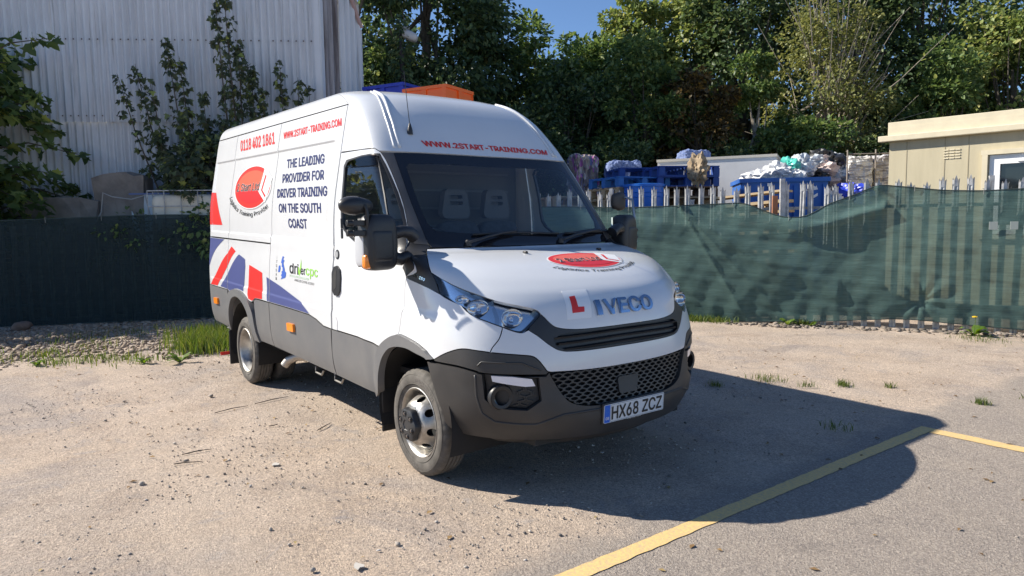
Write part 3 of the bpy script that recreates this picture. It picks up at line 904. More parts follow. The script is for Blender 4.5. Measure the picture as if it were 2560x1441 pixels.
# ================================================================== corrugated shed (left)
def sheet_material():
    m = bpy.data.materials.new('weathered_cement_sheet')
    n, l = nodes_of(m); b = n['Principled BSDF']
    tc = n.new('ShaderNodeTexCoord')
    def noise(scale, st, det=6):
        mp = n.new('ShaderNodeMapping'); mp.inputs['Scale'].default_value = st; l.new(tc.outputs['Object'], mp.inputs['Vector'])
        t = n.new('ShaderNodeTexNoise'); t.inputs['Scale'].default_value = scale; t.inputs['Detail'].default_value = det; t.inputs['Roughness'].default_value = .65
        l.new(mp.outputs['Vector'], t.inputs['Vector']); return t.outputs['Fac']
    def ramp(src, a, b_, c0, c1):
        r = n.new('ShaderNodeValToRGB'); e = r.color_ramp.elements
        e[0].position, e[0].color = a, (*c0, 1); e[1].position, e[1].color = b_, (*c1, 1)
        l.new(src, r.inputs['Fac']); return r.outputs['Color']
    base = ramp(noise(1.2, (1, 1, .5)), .3, .7, (.55, .57, .60), (.68, .70, .73))
    streak = ramp(noise(3.0, (4, 4, .12), 8), .56, .72, (0, 0, 0), (.85, .85, .85))
    x = n.new('ShaderNodeMix'); x.data_type = 'RGBA'; l.new(streak, x.inputs[0]); l.new(base, x.inputs[6]); x.inputs[7].default_value = (.16, .15, .145, 1)
    l.new(x.outputs[2], b.inputs['Base Color']); b.inputs['Roughness'].default_value = .9
    return m
SHEET = sheet_material()
STAIN = pm('stained_sheet', (.40, .39, .41), .9, col2=(.13, .11, .11), vscale=2.5, stretch=(3, 3, .25), detail=9)
def corr_sheet(name, p0, p1, z0, z1a, z1b, ph, off, mat, parent, amp=.036, pitch=.146, per=7):
    """one corrugated sheet between two ground points; sloped top allowed"""
    p0, p1 = Vector(p0), Vector(p1)
    d = (p1-p0); L = d.length; d.normalize(); nrm = Vector((d.y, -d.x, 0))
    n = max(4, int(L/pitch*10)); nz = 6
    v, f = [], []
    for i in range(n+1):
        s = L*i/n
        o = off+amp*math.cos(2*math.pi*(s+ph)/pitch)
        zt = z1a+(z1b-z1a)*i/n
        for k in range(nz+1): v.append(p0+d*s+nrm*o+Vector((0, 0, z0+(zt-z0)*k/nz)))
    for i in range(n):
        for k in range(nz): f.append((i*(nz+1)+k, (i+1)*(nz+1)+k, (i+1)*(nz+1)+k+1, i*(nz+1)+k+1))
    return MB().add(v, f).build(name, mat, parent, 180)
shed = empty('corrugated_shed', G(-6, 14.4), label='tall grey corrugated cement-sheet shed in shade at upper left', cat='shed')
inv_shed = Matrix.Translation(-shed.location)
def local(p, r): return Vector(p)-r.location
S0, S1 = G(-13.5, 13.67), G(-3.81, 14.55)
dS = (S1-S0); LS = dS.length; uS = dS.normalized(); nS = Vector((uS.y, -uS.x, 0))
wsh = 1.022; rsh = random.Random(4)
k = 0; s = LS
bolts = MB()
while s > 0.05:
    a = max(0, s-wsh)
    pa, pb = local(S0+uS*a, shed), local(S0+uS*s, shed)
    tz = rsh.uniform(-.012, .012)
    corr_sheet('wall_sheet', pa, pb, 3.74, 8.25, 8.25, a, .045+rsh.uniform(0, .012), SHEET, shed)
    corr_sheet('wall_sheet', pa, pb, -.1, 3.80+tz, 3.80+tz, a, .0+rsh.uniform(0, .006), SHEET, shed)
    for zz in (5.33, 7.1, 3.86):
        for q in (.12, .27, .41, .56, .70, .85):
            P_ = pa.lerp(pb, q)+nS*.082+Vector((0, 0, zz)); bolts.box(P_, (.022, .022, .022))
    s = a; k += 1
bolts.build('fixing_bolts', pm('bolt_rust', (.12, .09, .08), .8), shed, kind='stuff')
R0, R1 = S1, G(-3.15, 15.5)
corr_sheet('gable_sheet', local(R0, shed)+nS*.02, local(R0.lerp(R1, .42), shed), -.1, 8.2, 7.24, 0, .03, STAIN, shed)
corr_sheet('gable_sheet', local(R0.lerp(R1, .41), shed), local(R1, shed), -.1, 7.24, 5.80, 0, .02, SHEET, shed)
MB().tube([local(S1, shed)+nS*.07+Vector((0, 0, 0)), local(S1, shed)+nS*.07+Vector((0, 0, 8.2))], .10, 4).build('corner_flashing', SHEET, shed)
vg = local(R0, shed)+Vector((0, 0, 8.25)), local(R1, shed)+Vector((0, 0, 5.84))
MB().tube([vg[0]+nS*.06, vg[1]+nS*.06], .05, 6).build('verge_trim', pm('pinkish_trim', (.40, .27, .25), .8), shed)
# roof and rear so that the shed is a closed volume with its shadow
Bk = [local(S0-nS*7, shed), local(S1-nS*7, shed)]
MB().add([local(S0, shed)+Vector((0, 0, 8.2)), local(S1, shed)+Vector((0, 0, 8.2)), Bk[1]+Vector((0, 0, 8.2)), Bk[0]+Vector((0, 0, 8.2))], [(0, 1, 2, 3)]).build('roof', SHEET, shed)
R2 = R1+FH*5-RH*1.6
MB().add([local(R1, shed)+Vector((0, 0, -.1)), local(R2, shed)+Vector((0, 0, -.1)), local(R2, shed)+Vector((0, 0, 5.8)), local(R1, shed)+Vector((0, 0, 5.8))], [(0, 1, 2, 3)]).build('end_wall', STAIN, shed)
MB().add([Bk[0], Bk[1], Bk[1]+Vector((0, 0, 8.2)), Bk[0]+Vector((0, 0, 8.2))], [(0, 1, 2, 3)]).build('rear_wall', SHEET, shed)

# rubble and broken concrete against the shed
CONC = pm('old_concrete', (.30, .265, .23), .92, col2=(.16, .14, .125), vscale=2.2, bump=.5, bscale=14, detail=10)
def chunk(name, c, d, rot, label, seed, mat=CONC, cat='concrete block', cuts=0):
    r = random.Random(seed)
    n = 5; bm = bmesh.new()
    bmesh.ops.create_cube(bm, size=1.0)
    bmesh.ops.subdivide_edges(bm, edges=bm.edges, cuts=4, use_grid_fill=True)
    for v in bm.verts:
        k = Vector((v.co.x*d[0], v.co.y*d[1], v.co.z*d[2]))
        j = min(d)*.10
        top = max(0, v.co.z+.1)
        k += Vector((r.uniform(-j, j), r.uniform(-j, j), r.uniform(-j, j)*1.3-top*abs(v.co.x)*d[2]*.15))
        v.co = k
    me = bpy.data.meshes.new(name); bm.to_mesh(me); bm.free()
    return link(name, me, mat, loc=c, rot=rot, label=label, cat=cat)
chunk('concrete_block', G(-7.42, 13.55, 1.37), (.95, .35, 2.7), (0, 0, math.radians(55)), 'tall broken concrete slab leaning against the shed behind the netting', 1)
chunk('concrete_block', G(-8.6, 13.45, 1.1), (1.6, .4, 2.3), (0, 0, math.radians(53)), 'wide grey concrete wall section behind the sycamore at left', 2)
chunk('concrete_block', G(-6.75, 13.65, 1.0), (.5, .3, 2.05), (0, RAD(5), math.radians(50)), 'narrow concrete stub beside the white panel', 3)
WOODC = island_mat('wood_chip', [(0, (.20, .10, .05)), (.5, (.34, .18, .09)), (1, (.45, .27, .15))], .9)
pts, sz = [], []
for _ in range(2600):
    a, r_ = rs.uniform(0, 6.28), abs(rs.normal())*.75
    p = G(-10.6+r_*math.cos(a), 13.0+.5*r_*math.sin(a)); pts.append((p.x, p.y, max(0, 2.55-1.25*r_)+rs.uniform(-.05, .05))); sz.append(rs.uniform(.03, .07))
MB().lathe([(1.9, 0), (1.3, .9), (.7, 1.6), (.25, 2.2), (.0001, 2.45)], 20, 'z').build('chip_mound', pm('chip_core', (.25, .13, .07), .95, var=.4, vscale=18, bump=.6, bscale=30), None, 60, loc=G(-10.6, 13.0), kind='structure')
link('wood_chips', stone_cloud('wood_chips', pts, sz, WOODC, 12, .3), WOODC, label='heap of orange brown wood chips at the far left edge', cat='wood chips', kind='stuff')
MB().tube([G(-8.0, 13.2, 1.72), G(-7.75, 13.15, 1.74), G(-7.6, 13.1, 1.95), G(-7.55, 13.1, 2.30), G(-7.35, 13.05, 2.22), G(-7.0, 13.05, 2.17), G(-6.75, 13.05, 2.24), G(-6.68, 13.05, 1.9), G(-6.6, 13.05, 1.7)], .012, 6).build('hanging_cable', pm('cable_grey', (.42, .42, .42), .6), None, 60, label='pale cable looping over the broken concrete slab', cat='cable')

# white panel box and stacked liquid containers
PANELW = pm('painted_panel', (.56, .62, .66), .4, var=.06, vscale=2)
cab0 = empty('panel_box', G(-6.35, 13.65), math.atan2(RH.y, RH.x), label='pale blue-white panelled box behind the liquid container', cat='box')
for kx in range(3):
    MB().box((-.55+.62*kx, 0, 1.14), (.61, .5, 2.27)).build('panel', PANELW, cab0, bevel=.008)
MB().box((.08, -.0, 2.285), (1.9, .56, .03)).build('lid', pm('lid_blue', (.12, .17, .35), .5), cab0)
IBCW = pm('ibc_plastic', (.62, .58, .48), .45, var=.12, vscale=3)
def ibc(loc, rz, label):
    r = empty('liquid_container', loc, rz, label=label, cat='liquid container', group='stacked liquid containers')
    superbox(MB(), (0, 0, .62), (1.12, .92, .92), 9, 32, 20).build('bottle', IBCW, r, 60)
    MB().lathe([(.11, 1.05), (.11, 1.12), (.10, 1.13), (.0001, 1.13)], 20, 'z').build('cap', pm('cap_blue', (.03, .08, .35), .5), r, 40)
    for z in (.2, .42, .64, .86, 1.14):
        MB().tube([(.58, .48, z), (-.58, .48, z), (-.58, -.48, z), (.58, -.48, z), (.58, .48, z)], .010, 6).build('cage_bar', GALV, r, 60)
    for x, y in [(x, s_) for x in (-.58, -.29, 0, .29, .58) for s_ in (-.48, .48)]+[(s_, y) for y in (-.24, 0, .24) for s_ in (-.58, .58)]:
        MB().tube([(x, y, .12), (x, y, 1.14)], .009, 6).build('cage_upright', GALV, r, 60)
    for x in (-.45, 0, .45): MB().box((x, 0, .06), (.12, .96, .12)).build('pallet_runner', GALV, r)
    return r
ibc_rz = math.atan2(RH.y, RH.x)+.08
ibc(G(-5.95, 13.15, 0), ibc_rz, 'lower caged liquid container standing behind the dark netting')
ibc(G(-5.95, 13.15, 1.16), ibc_rz, 'cream plastic liquid container in a wire cage above the left netting')

# ================================================================== plants
def leaf_mat(name, stops, trans=.3): return island_mat(name, stops, .5, 0, trans, .35)
LM = {
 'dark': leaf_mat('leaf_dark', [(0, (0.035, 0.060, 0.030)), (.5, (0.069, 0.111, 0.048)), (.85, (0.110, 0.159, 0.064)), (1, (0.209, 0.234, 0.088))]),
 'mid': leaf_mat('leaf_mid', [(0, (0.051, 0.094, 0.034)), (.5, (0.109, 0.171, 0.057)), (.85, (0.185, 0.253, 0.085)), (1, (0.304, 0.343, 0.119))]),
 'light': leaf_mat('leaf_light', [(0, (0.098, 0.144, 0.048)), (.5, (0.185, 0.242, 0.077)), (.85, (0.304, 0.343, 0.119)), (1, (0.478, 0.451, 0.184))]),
 'brown': leaf_mat('leaf_brown', [(0, (0.045, 0.036, 0.018)), (.5, (0.085, 0.064, 0.028)), (.82, (0.140, 0.100, 0.035)), (1, (0.270, 0.180, 0.050))]),
 'gold': leaf_mat('leaf_gold', [(0, (0.233, 0.145, 0.035)), (.5, (0.408, 0.242, 0.053)), (1, (0.612, 0.363, 0.088))]),
 'pale': leaf_mat('leaf_pale', [(0, (0.120, 0.140, 0.045)), (.5, (0.200, 0.220, 0.075)), (1, (0.300, 0.300, 0.120))]),
 'syc': leaf_mat('leaf_sycamore', [(0, (0.046, 0.082, 0.032)), (.45, (0.090, 0.140, 0.049)), (.82, (0.170, 0.227, 0.076)), (1, (0.454, 0.489, 0.136))], .48),
 'sap': leaf_mat('leaf_sapling', [(0, (0.048, 0.066, 0.042)), (.55, (0.086, 0.109, 0.061)), (.9, (0.134, 0.170, 0.075)), (1, (0.338, 0.386, 0.102))], .3),
}
BARK = pm('tree_bark', (.10, .085, .068), .95, var=.35, vscale=9, bump=.5, bscale=40)
PBARK = pm('pale_bark', (.30, .26, .21), .9, var=.3, vscale=9)
MAPLE = np.array([(0, 0), (.28, .12), (.52, .02), (.40, .28), (.62, .46), (.30, .48), (.22, .74), (0, 1.0), (-.22, .74), (-.30, .48), (-.62, .46), (-.40, .28), (-.52, .02), (-.28, .12)])
OVAL = np.array([(0, 0), (.30, .30), (.26, .68), (0, 1.0), (-.26, .68), (-.30, .30)])
def leaves(name, P, D, S, shape=OVAL, seed=0, droop=.3, curl=.18):
    """P base points, D directions the leaves point to, S sizes"""
    r = np.random.RandomState(seed); n = len(P)
    P = np.asarray(P, float); D = np.asarray(D, float); S = np.asarray(S, float)
    D = D/(np.linalg.norm(D, axis=1)[:, None]+1e-9)
    up = np.array([0, 0, 1.])+r.normal(size=(n, 3))*.45
    side = np.cross(D, up); side /= np.linalg.norm(side, axis=1)[:, None]+1e-9
    nor = np.cross(side, D)
    k = len(shape)
    x = shape[:, 0][None, :, None]; y = shape[:, 1][None, :, None]
    V = P[:, None]+S[:, None, None]*(x*side[:, None]+y*D[:, None]+(curl*np.abs(x)*1.2-droop*y*y)*nor[:, None])
    V = V.reshape(-1, 3)
    base = (np.arange(n)*k)[:, None]
    if k == 6:
        F = np.concatenate([base+[0, 1, 2, 3], base+[0, 3, 4, 5]], 0)
    else:
        F = np.concatenate([base+[0, 1, 2, 3], base+[0, 3, 4, 5], base+[0, 5, 6, 7], base+[0, 7, 8, 9], base+[0, 9, 10, 11], base+[0, 11, 12, 13]], 0)
    return fast_mesh(name, V, F)
def tree(name, loc, h, rx, rz, nclump, nleaf, lsize, lm, label, seed, zc=None, group=None, cat='tree', lean=(0, 0), bark=BARK, gold=0, rclump=.22, low=.0, twigs=0, shape=OVAL, trunk_r=None):
    """tapered trunk, limbs to each foliage clump, leaf-sized faces spread through the clumps"""
    r = np.random.RandomState(seed)
    root = empty(name, loc, label=label, cat=cat, group=group)
    zc = h-rz if zc is None else zc
    cs = []
    while len(cs) < nclump:
        q = r.normal(size=3); q /= np.linalg.norm(q)
        if q[2] < -.75: continue
        rad = r.uniform(.45, 1.0)**.6
        w = 1-.25*max(0, q[2])
        c = np.array([q[0]*rx*rad*w, q[1]*rx*rad*w, zc+q[2]*rz*rad])
        c[:2] += np.array(lean)*c[2]/h
        if c[2] < low: continue
        cs.append(c)
    cs = np.array(cs)
    tr = trunk_r or .022*h+.05
    mb = MB()
    top = Vector((lean[0]*.8, lean[1]*.8, zc+rz*.35))
    tp = [Vector((0, 0, -.2)), Vector((r.normal()*.1, r.normal()*.1, zc*.35)), Vector((lean[0]*.4+r.normal()*.15, lean[1]*.4+r.normal()*.15, zc*.75)), top]
    mb.tube(tp, [tr, tr*.8, tr*.55, tr*.2], 8)
    for c in cs[r.permutation(len(cs))[:min(len(cs), 22)]]:
        t = r.uniform(.3, .95)
        k = min(2, int(t*3)); b0 = tp[k].lerp(tp[k+1], t*3-k)
        e = Vector(c); m_ = b0.lerp(e, .5)+Vector((0, 0, -.06*(e-b0).length))
        mb.tube([b0, m_, e], [tr*.28, tr*.16, tr*.05], 5, cap=False)
    for _ in range(twigs):
        c = cs[r.randint(len(cs))]
        b0 = Vector(c)*.6+Vector((lean[0]*.2, lean[1]*.2, zc*.35)); e = Vector(c)+Vector(r.normal(size=3)*rx*.25)+Vector((0, 0, .2*rz))
        mb.tube([b0, b0.lerp(e, .6)+Vector(r.normal(size=3)*.1), e+(e-b0)*.25], [.028, .016, .006], 4, cap=False)
    mb.build('trunk', bark, root, 60)
    per = nleaf//nclump
    cl = np.repeat(cs, per, 0); n = len(cl)
    cr = np.repeat(r.uniform(.6, 1.35, nclump)*rclump*rx, per)
    q = r.normal(size=(n, 3)); q /= np.linalg.norm(q, axis=1)[:, None]
    rad = r.uniform(.35, 1, n)**.55
    P = cl+q*(cr*rad)[:, None]*np.array([1.15, 1.15, .8])
    out = P-np.array([0, 0, zc]); out /= np.linalg.norm(out, axis=1)[:, None]+1e-6
    D = out*.5+q*.7+r.normal(size=(n, 3))*.5+np.array([0, 0, -.25])
    S = lsize*r.uniform(.6, 1.3, n)
    me = leaves('crown', P, D, S, shape, seed)
    if gold:
        kk = len(shape); per_leaf = 2 if kk == 6 else 6
        isg = (np.repeat(np.arange(nclump), per) % max(2, int(1/gold)) == 0)
        me.polygons.foreach_set('material_index', np.tile(isg.astype(np.int32), per_leaf))
        link('crown', me, [LM[lm], LM['gold']], root)
    else:
        link('crown', me, LM[lm], root)
    return root

# ---- sycamore at the left edge and saplings against the shed
def sycamore(loc, label, seed):
    r = np.random.RandomState(seed)
    root = empty('sycamore_tree', loc, label=label, cat='tree')
    mb = MB(); P, D, S = [], [], []
    mb.tube([(0, 0, -.2), (.1, 0, 1.5), (.0, .1, 3.2), (-.1, .1, 5.2)], [.11, .09, .06, .02], 8)
    R3 = RH; 
    for k in range(80):
        z0 = r.uniform(.9, 4.8); a = r.uniform(0, 6.28); L = r.uniform(.8, 1.95)*(1.15-.10*z0)
        d = Vector((math.cos(a), math.sin(a), 0)); b0 = Vector((.05, .05, z0)); e = b0+d*L+Vector((0, 0, r.uniform(-.25, .5)*L))
        m_ = b0.lerp(e, .5)+Vector((0, 0, .12*L))
        mb.tube([b0, m_, e], [.025, .014, .005], 5, cap=False)
        for t in np.linspace(.25, 1.05, 10):
            c = (b0.lerp(m_, min(1, t*2)) if t < .5 else m_.lerp(e, (t-.5)*2))
            for s_ in (-1, 1, 0):
                dd = Vector((d.x*.5-d.y*s_*.9, d.y*.5+d.x*s_*.9, -.25))+Vector(r.normal(size=3)*.25)
                P.append(tuple(c+Vector(r.normal(size=3)*.07))); D.append(tuple(dd)); S.append(r.uniform(.13, .25))
    mb.build('trunk', BARK, root, 60)
    link('crown', leaves('crown', P, D, S, MAPLE, seed, .35), LM['syc'], root)
    return root
sycamore(G(-9.75, 12.95), 'leafy green sycamore tree at the left edge behind the netting', 5)
for kk, (la_, de_) in enumerate([(-12.6, 12.6), (-14.9, 12.2), (-17.2, 12.0), (-13.8, 11.4)]):
    sycamore(G(la_, de_), ['sycamore just beyond the left edge of the picture', 'second sycamore beyond the left edge', 'third sycamore beyond the left edge', 'sycamore beyond the left edge in front of the fence line'][kk], 50+kk)
def sapling(loc, shoots, label, seed, lm='sap'):
    r = np.random.RandomState(seed)
    root = empty('sapling', loc, label=label, cat='shrub', group='saplings growing against the shed')
    mb = MB(); P, D, S = [], [], []
    for (dx, dy, top, dens) in shoots:
        b0 = Vector((r.normal()*.08, r.normal()*.08, 0)); e = Vector((RH.x*dx+FH.x*dy, RH.y*dx+FH.y*dy, top))
        m1 = b0.lerp(e, .4)+Vector((RH.x*dx, RH.y*dx, 0))*.22
        m2 = b0.lerp(e, .75)+Vector((RH.x*dx, RH.y*dx, 0))*.12
        pts_ = [b0, m1, m2, e]
        mb.tube(pts_, [.030, .022, .012, .004], 5, cap=False)
        nn = int((e-b0).length*dens*1.75)
        for i in range(nn):
            t = r.uniform(.22, 1.0)**.9*3; k = min(2, int(t)); c = pts_[k].lerp(pts_[k+1], t-k)
            wid = .04+.46*max(0, 1-t/3)**1.1
            a = r.uniform(0, 6.28); off = Vector((math.cos(a), math.sin(a), 0))*wid*r.uniform(.1, 1)
            for s_ in range(3):
                aa = a+r.normal()*.9
                P.append(tuple(c+off+Vector(r.normal(size=3)*.03))); D.append((math.cos(aa), math.sin(aa), -.55+.25*r.normal())); S.append(r.uniform(.065, .125))
    mb.build('stem', BARK, root, 60)
    link('foliage', leaves('foliage', P, D, S, MAPLE, seed, .4), LM[lm], root)
    return root
sapling(G(-5.35, 13.75), [(-1.75, -.1, 4.75, 7), (-1.45, -.2, 4.45, 6), (-2.05, -.2, 4.55, 6), (-1.2, 0, 5.25, 8), (-.95, 0, 4.9, 7), (-.5, -.1, 4.2, 10), (-.8, -.3, 3.7, 12), (-1.3, -.3, 3.4, 10)], 'leafy sapling leaning left against the shed wall', 21)
sapling(G(-4.85, 13.85), [(-.75, 0, 6.0, 8), (-.55, -.1, 6.35, 9), (-.35, 0, 5.2, 12), (-.1, -.1, 4.7, 13), (.15, -.2, 4.3, 12), (.05, -.3, 3.8, 13), (.35, 0, 3.5, 12), (-.2, -.3, 3.2, 12), (-.6, -.3, 3.6, 12)], 'tallest dark sapling in front of the shed wall', 22)
sapling(G(-4.3, 14.1), [(.15, 0, 4.55, 8), (.35, .1, 4.35, 8), (-.2, 0, 4.9, 6), (.5, 0, 4.0, 10), (.75, 0, 3.7, 12), (.0, -.2, 3.3, 13), (.9, .1, 3.5, 12)], 'dark sapling nearest the van roof against the shed', 23)
tree('sapling_bush', G(-5.75, 13.6), 3.7, .95, 1.0, 26, 1900, .12, 'sap', 'dense dark lower foliage of the saplings beside the shed wall', 41, zc=2.6, cat='shrub', rclump=.34, trunk_r=.03, shape=MAPLE)
tree('sapling_bush', G(-4.85, 13.8), 3.6, .75, 1.0, 22, 1500, .12, 'sap', 'dark lower foliage nearest the rear of the van roof', 42, zc=2.5, cat='shrub', rclump=.36, trunk_r=.03, shape=MAPLE)
# low weeds and ivy around the liquid container
tree('bramble', G(-5.3, 12.9), 2.0, .75, .6, 16, 900, .10, 'mid', 'bramble growing over the liquid container cage', 31, zc=1.6, cat='bramble', rclump=.35, trunk_r=.02)
tree('bramble', G(-6.9, 12.6), 1.8, .6, .5, 12, 500, .08, 'mid', 'low bramble below the hanging cable', 32, zc=1.4, cat='bramble', rclump=.35, trunk_r=.02)

# ---- wooded bank behind the yard
bx = np.linspace(-34, 42, 60); bd = np.array([21.5, 23, 26, 30, 36, 45, 60, 90])
bz = np.array([-.1, .8, 2.6, 4.5, 6.0, 7.2, 7.8, 7.8])
V = [tuple(G(x, d_+1.2*math.sin(x*.5), z_+(.4*math.sin(x*.9+d_)))) for x in bx for d_, z_ in zip(bd, bz)]
m_ = len(bd)
F = [(i*m_+j, i*m_+j+1, (i+1)*m_+j+1, (i+1)*m_+j) for i in range(len(bx)-1) for j in range(m_-1)]
link('hillside', fast_mesh('hillside', V, F, smooth=True), pm('leaf_litter_bank', (.030, .034, .016), .95, var=.4, vscale=1.5, bump=.6, bscale=6), kind='structure')
GR = 'trees on the wooded bank'
tl = [
 # lat, dep, height, rx, rz, clumps, leaves, leaf, material, label, gold, low
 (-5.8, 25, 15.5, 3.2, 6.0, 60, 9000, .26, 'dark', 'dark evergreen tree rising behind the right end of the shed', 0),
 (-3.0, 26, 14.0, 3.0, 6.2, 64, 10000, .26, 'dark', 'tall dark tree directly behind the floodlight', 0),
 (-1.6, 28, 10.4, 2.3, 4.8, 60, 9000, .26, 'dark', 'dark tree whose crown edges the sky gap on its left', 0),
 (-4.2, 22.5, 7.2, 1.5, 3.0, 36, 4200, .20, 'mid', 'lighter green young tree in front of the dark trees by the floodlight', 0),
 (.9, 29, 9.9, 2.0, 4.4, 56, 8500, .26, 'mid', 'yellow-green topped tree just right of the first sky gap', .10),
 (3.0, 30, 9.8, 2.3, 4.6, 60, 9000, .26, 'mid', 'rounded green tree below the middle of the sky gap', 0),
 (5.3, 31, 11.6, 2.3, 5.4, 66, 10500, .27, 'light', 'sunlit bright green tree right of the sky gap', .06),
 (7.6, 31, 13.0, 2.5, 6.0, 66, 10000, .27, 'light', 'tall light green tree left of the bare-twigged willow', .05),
 (2.0, 24.5, 7.4, 2.2, 3.6, 46, 7000, .22, 'dark', 'dark bushy tree above the baled rags', 0),
 (4.6, 24, 8.0, 2.0, 3.8, 46, 6500, .22, 'mid', 'green tree left of the brown tree', 0),
 (6.1, 23, 7.0, 1.55, 3.3, 46, 6800, .18, 'brown', 'brown autumn tree with an orange top above the trailer', .04),
 (8.2, 24, 7.3, 1.35, 3.3, 42, 5600, .20, 'mid', 'slim green tree with a pale bent trunk right of the brown tree', 0),
 (10.9, 24.5, 9.6, 2.0, 4.3, 60, 9000, .16, 'pale', 'pale bare-twigged willow with sparse yellowish leaves', 0),
 (9.4, 29, 13.5, 2.4, 6.0, 60, 8500, .26, 'dark', 'dark tree with yellow leaves behind the willow', .12),
 (13.4, 28, 13.5, 2.8, 6.4, 64, 9500, .26, 'dark', 'dark shaded tree between the willow and the right-hand bright tree', 0),
 (14.3, 23.5, 7.4, 1.7, 3.5, 46, 6800, .20, 'mid', 'mid green tree with sunlit leaves above the cabin roof', 0),
 (17.2, 24.5, 9.6, 2.2, 4.4, 54, 8000, .22, 'light', 'light green tree at the upper right corner', .04),
 (16.5, 29, 14.0, 3.0, 6.5, 60, 8500, .27, 'dark', 'tall dark tree in the upper right background', 0),
 (20.0, 26, 13.0, 3.0, 6.0, 50, 7000, .27, 'mid', 'green tree beyond the right edge of the cabin', 0),
 (9.5, 22.5, 5.2, 1.9, 2.4, 40, 5600, .18, 'mid', 'low leafy bush above the blue skip', .05),
 (12.4, 22.5, 4.8, 1.9, 2.2, 40, 5600, .18, 'dark', 'low dark bush above the caged bales', 0),
 (6.8, 21.8, 3.9, 1.8, 1.8, 34, 4200, .17, 'dark', 'low dark bush behind the white trailer', 0),
 (3.6, 22, 4.4, 2.0, 2.1, 36, 4800, .18, 'dark', 'low dark bush behind the blue bales', 0),
 (.4, 23, 5.6, 2.2, 2.7, 40, 5600, .2, 'dark', 'dark bush behind the van roof', 0),
 (-2.2, 22.5, 6.2, 2.0, 3.0, 40, 5600, .2, 'dark', 'dark bush behind the orange crate', 0),
 (-8.5, 27, 14.0, 3.0, 6.0, 40, 5000, .28, 'dark', 'dark tree half hidden behind the shed gable', 0),
]
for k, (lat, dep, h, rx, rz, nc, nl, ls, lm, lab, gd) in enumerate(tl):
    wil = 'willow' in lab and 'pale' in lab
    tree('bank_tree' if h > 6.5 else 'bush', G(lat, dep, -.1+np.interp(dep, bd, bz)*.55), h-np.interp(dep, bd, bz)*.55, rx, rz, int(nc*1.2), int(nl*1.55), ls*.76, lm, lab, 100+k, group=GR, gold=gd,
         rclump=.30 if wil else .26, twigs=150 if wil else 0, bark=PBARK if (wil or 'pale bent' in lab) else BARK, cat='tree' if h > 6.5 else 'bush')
# far belt of woodland that closes the view above the bank
rw = np.random.RandomState(8); P, D, S = [], [], []
for _ in range(26000):
    lat = rw.uniform(-30, 44); dep = rw.uniform(31, 40)
    hz = 9.5+1.2*math.sin(lat*.7)+1.0*math.sin(lat*1.9+1)+(4.5 if lat > 8 else 0)+(5.5 if lat < -5.0 else 0)-(2.0 if -3.5 < lat < 6.5 else 0)
    P.append(tuple(G(lat, dep, 2+rw.rand()**.8*(hz-2)))); D.append(tuple(rw.normal(size=3))); S.append(rw.uniform(.3, .6))
link('far_woodland', leaves('far_woodland', P, D, S, OVAL, 3), LM['dark'], label='dark wood closing the view behind the bank trees', cat='wood', kind='stuff')

# ---- floodlight on its ivy-clad post
fl = empty('floodlight_post', G(-2.38, 16.0), math.atan2(RH.y, RH.x), label='dark floodlight post with a grey lamp head above the van roof', cat='floodlight')
MB().tube([(0, 0, 0), (0, 0, 5.95)], [.07, .05], 10).build('post', pm('dark_post', (.03, .03, .032), .6), fl, 60)
superbox(MB(), (.20, -.05, 5.80), (.36, .26, .20), 3, 20, 12, axes=Matrix.Rotation(RAD(25), 3, 'Y')).build('lamp_head', pm('lamp_grey', (.45, .46, .47), .35), fl, 60)
superbox(MB(), (.12, -.02, 5.97), (.16, .14, .10), 2.5, 16, 10).build('lamp_bracket', pm('lamp_bracket_grey', (.35, .36, .37), .4), fl, 60)
r = np.random.RandomState(77); n = 900
z = r.uniform(3.2, 6.25, n); a = r.uniform(0, 6.28, n); q = .08+.12*r.rand(n)
P = np.stack([q*np.cos(a), q*np.sin(a), z], 1); D = np.stack([np.cos(a), np.sin(a), -.5+0*a], 1)
link('ivy', leaves('ivy', P, D, r.uniform(.07, .13, n), OVAL, 7), LM['dark'], fl)

# ================================================================== things stored in the yard
# stacks of plastic bulk crates seen over the van roof
def crate_mesh():
    mb = MB()
    L, W, H = .98, .95, .82
    mb.box((0, 0, .06), (L, W, .05))
    for x in (-L/2+.02, L/2-.02): mb.box((x, 0, H/2+.03), (.04, W, H-.06))
    for y in (-W/2+.02, W/2-.02): mb.box((0, y, H/2+.03), (L-.08, .04, H-.06))
    for x in (-L/2+.03, 0, L/2-.03):
        for y in (-W/2-.012, W/2+.012): mb.box((x, y, H/2), (.10, .024, H))
    for y in (-W/2-.016, W/2+.016): mb.box((0, y, H-.03), (L+.06, .032, .06)); mb.box((0, y, .14), (L, .03, .05))
    for x in (-L/2-.016, L/2+.016): mb.box((x, 0, H-.03), (.032, W+.06, .06)); mb.box((x, 0, H/2), (.03, .12, H))
    for x in (-.24, .24):
        for k in range(5): mb.box((x-.12+.06*k, -W/2-.008, .42), (.018, .016, .28))
    return mb.mesh('crate_body')
CRATE = crate_mesh()
ORNG = pm('orange_plastic', (1.0, .17, .02), .4); BLUP = pm('blue_plastic', (.02, .035, .42), .4)
FOOT = MB().box((0, 0, 0), (.94, .14, .10)).mesh('crate_foot')
def crate(loc, rz, mat, label):
    c = empty('plastic_crate', loc, rz, label=label, cat='crate', group='stacked plastic crates behind the van')
    link('crate_body', CRATE, mat, c)
    for y in (-.38, 0, .38): link('foot', FOOT, mat, c, loc=(0, y, -.02))
    return c
crz = math.atan2(RH.y, RH.x)-.50
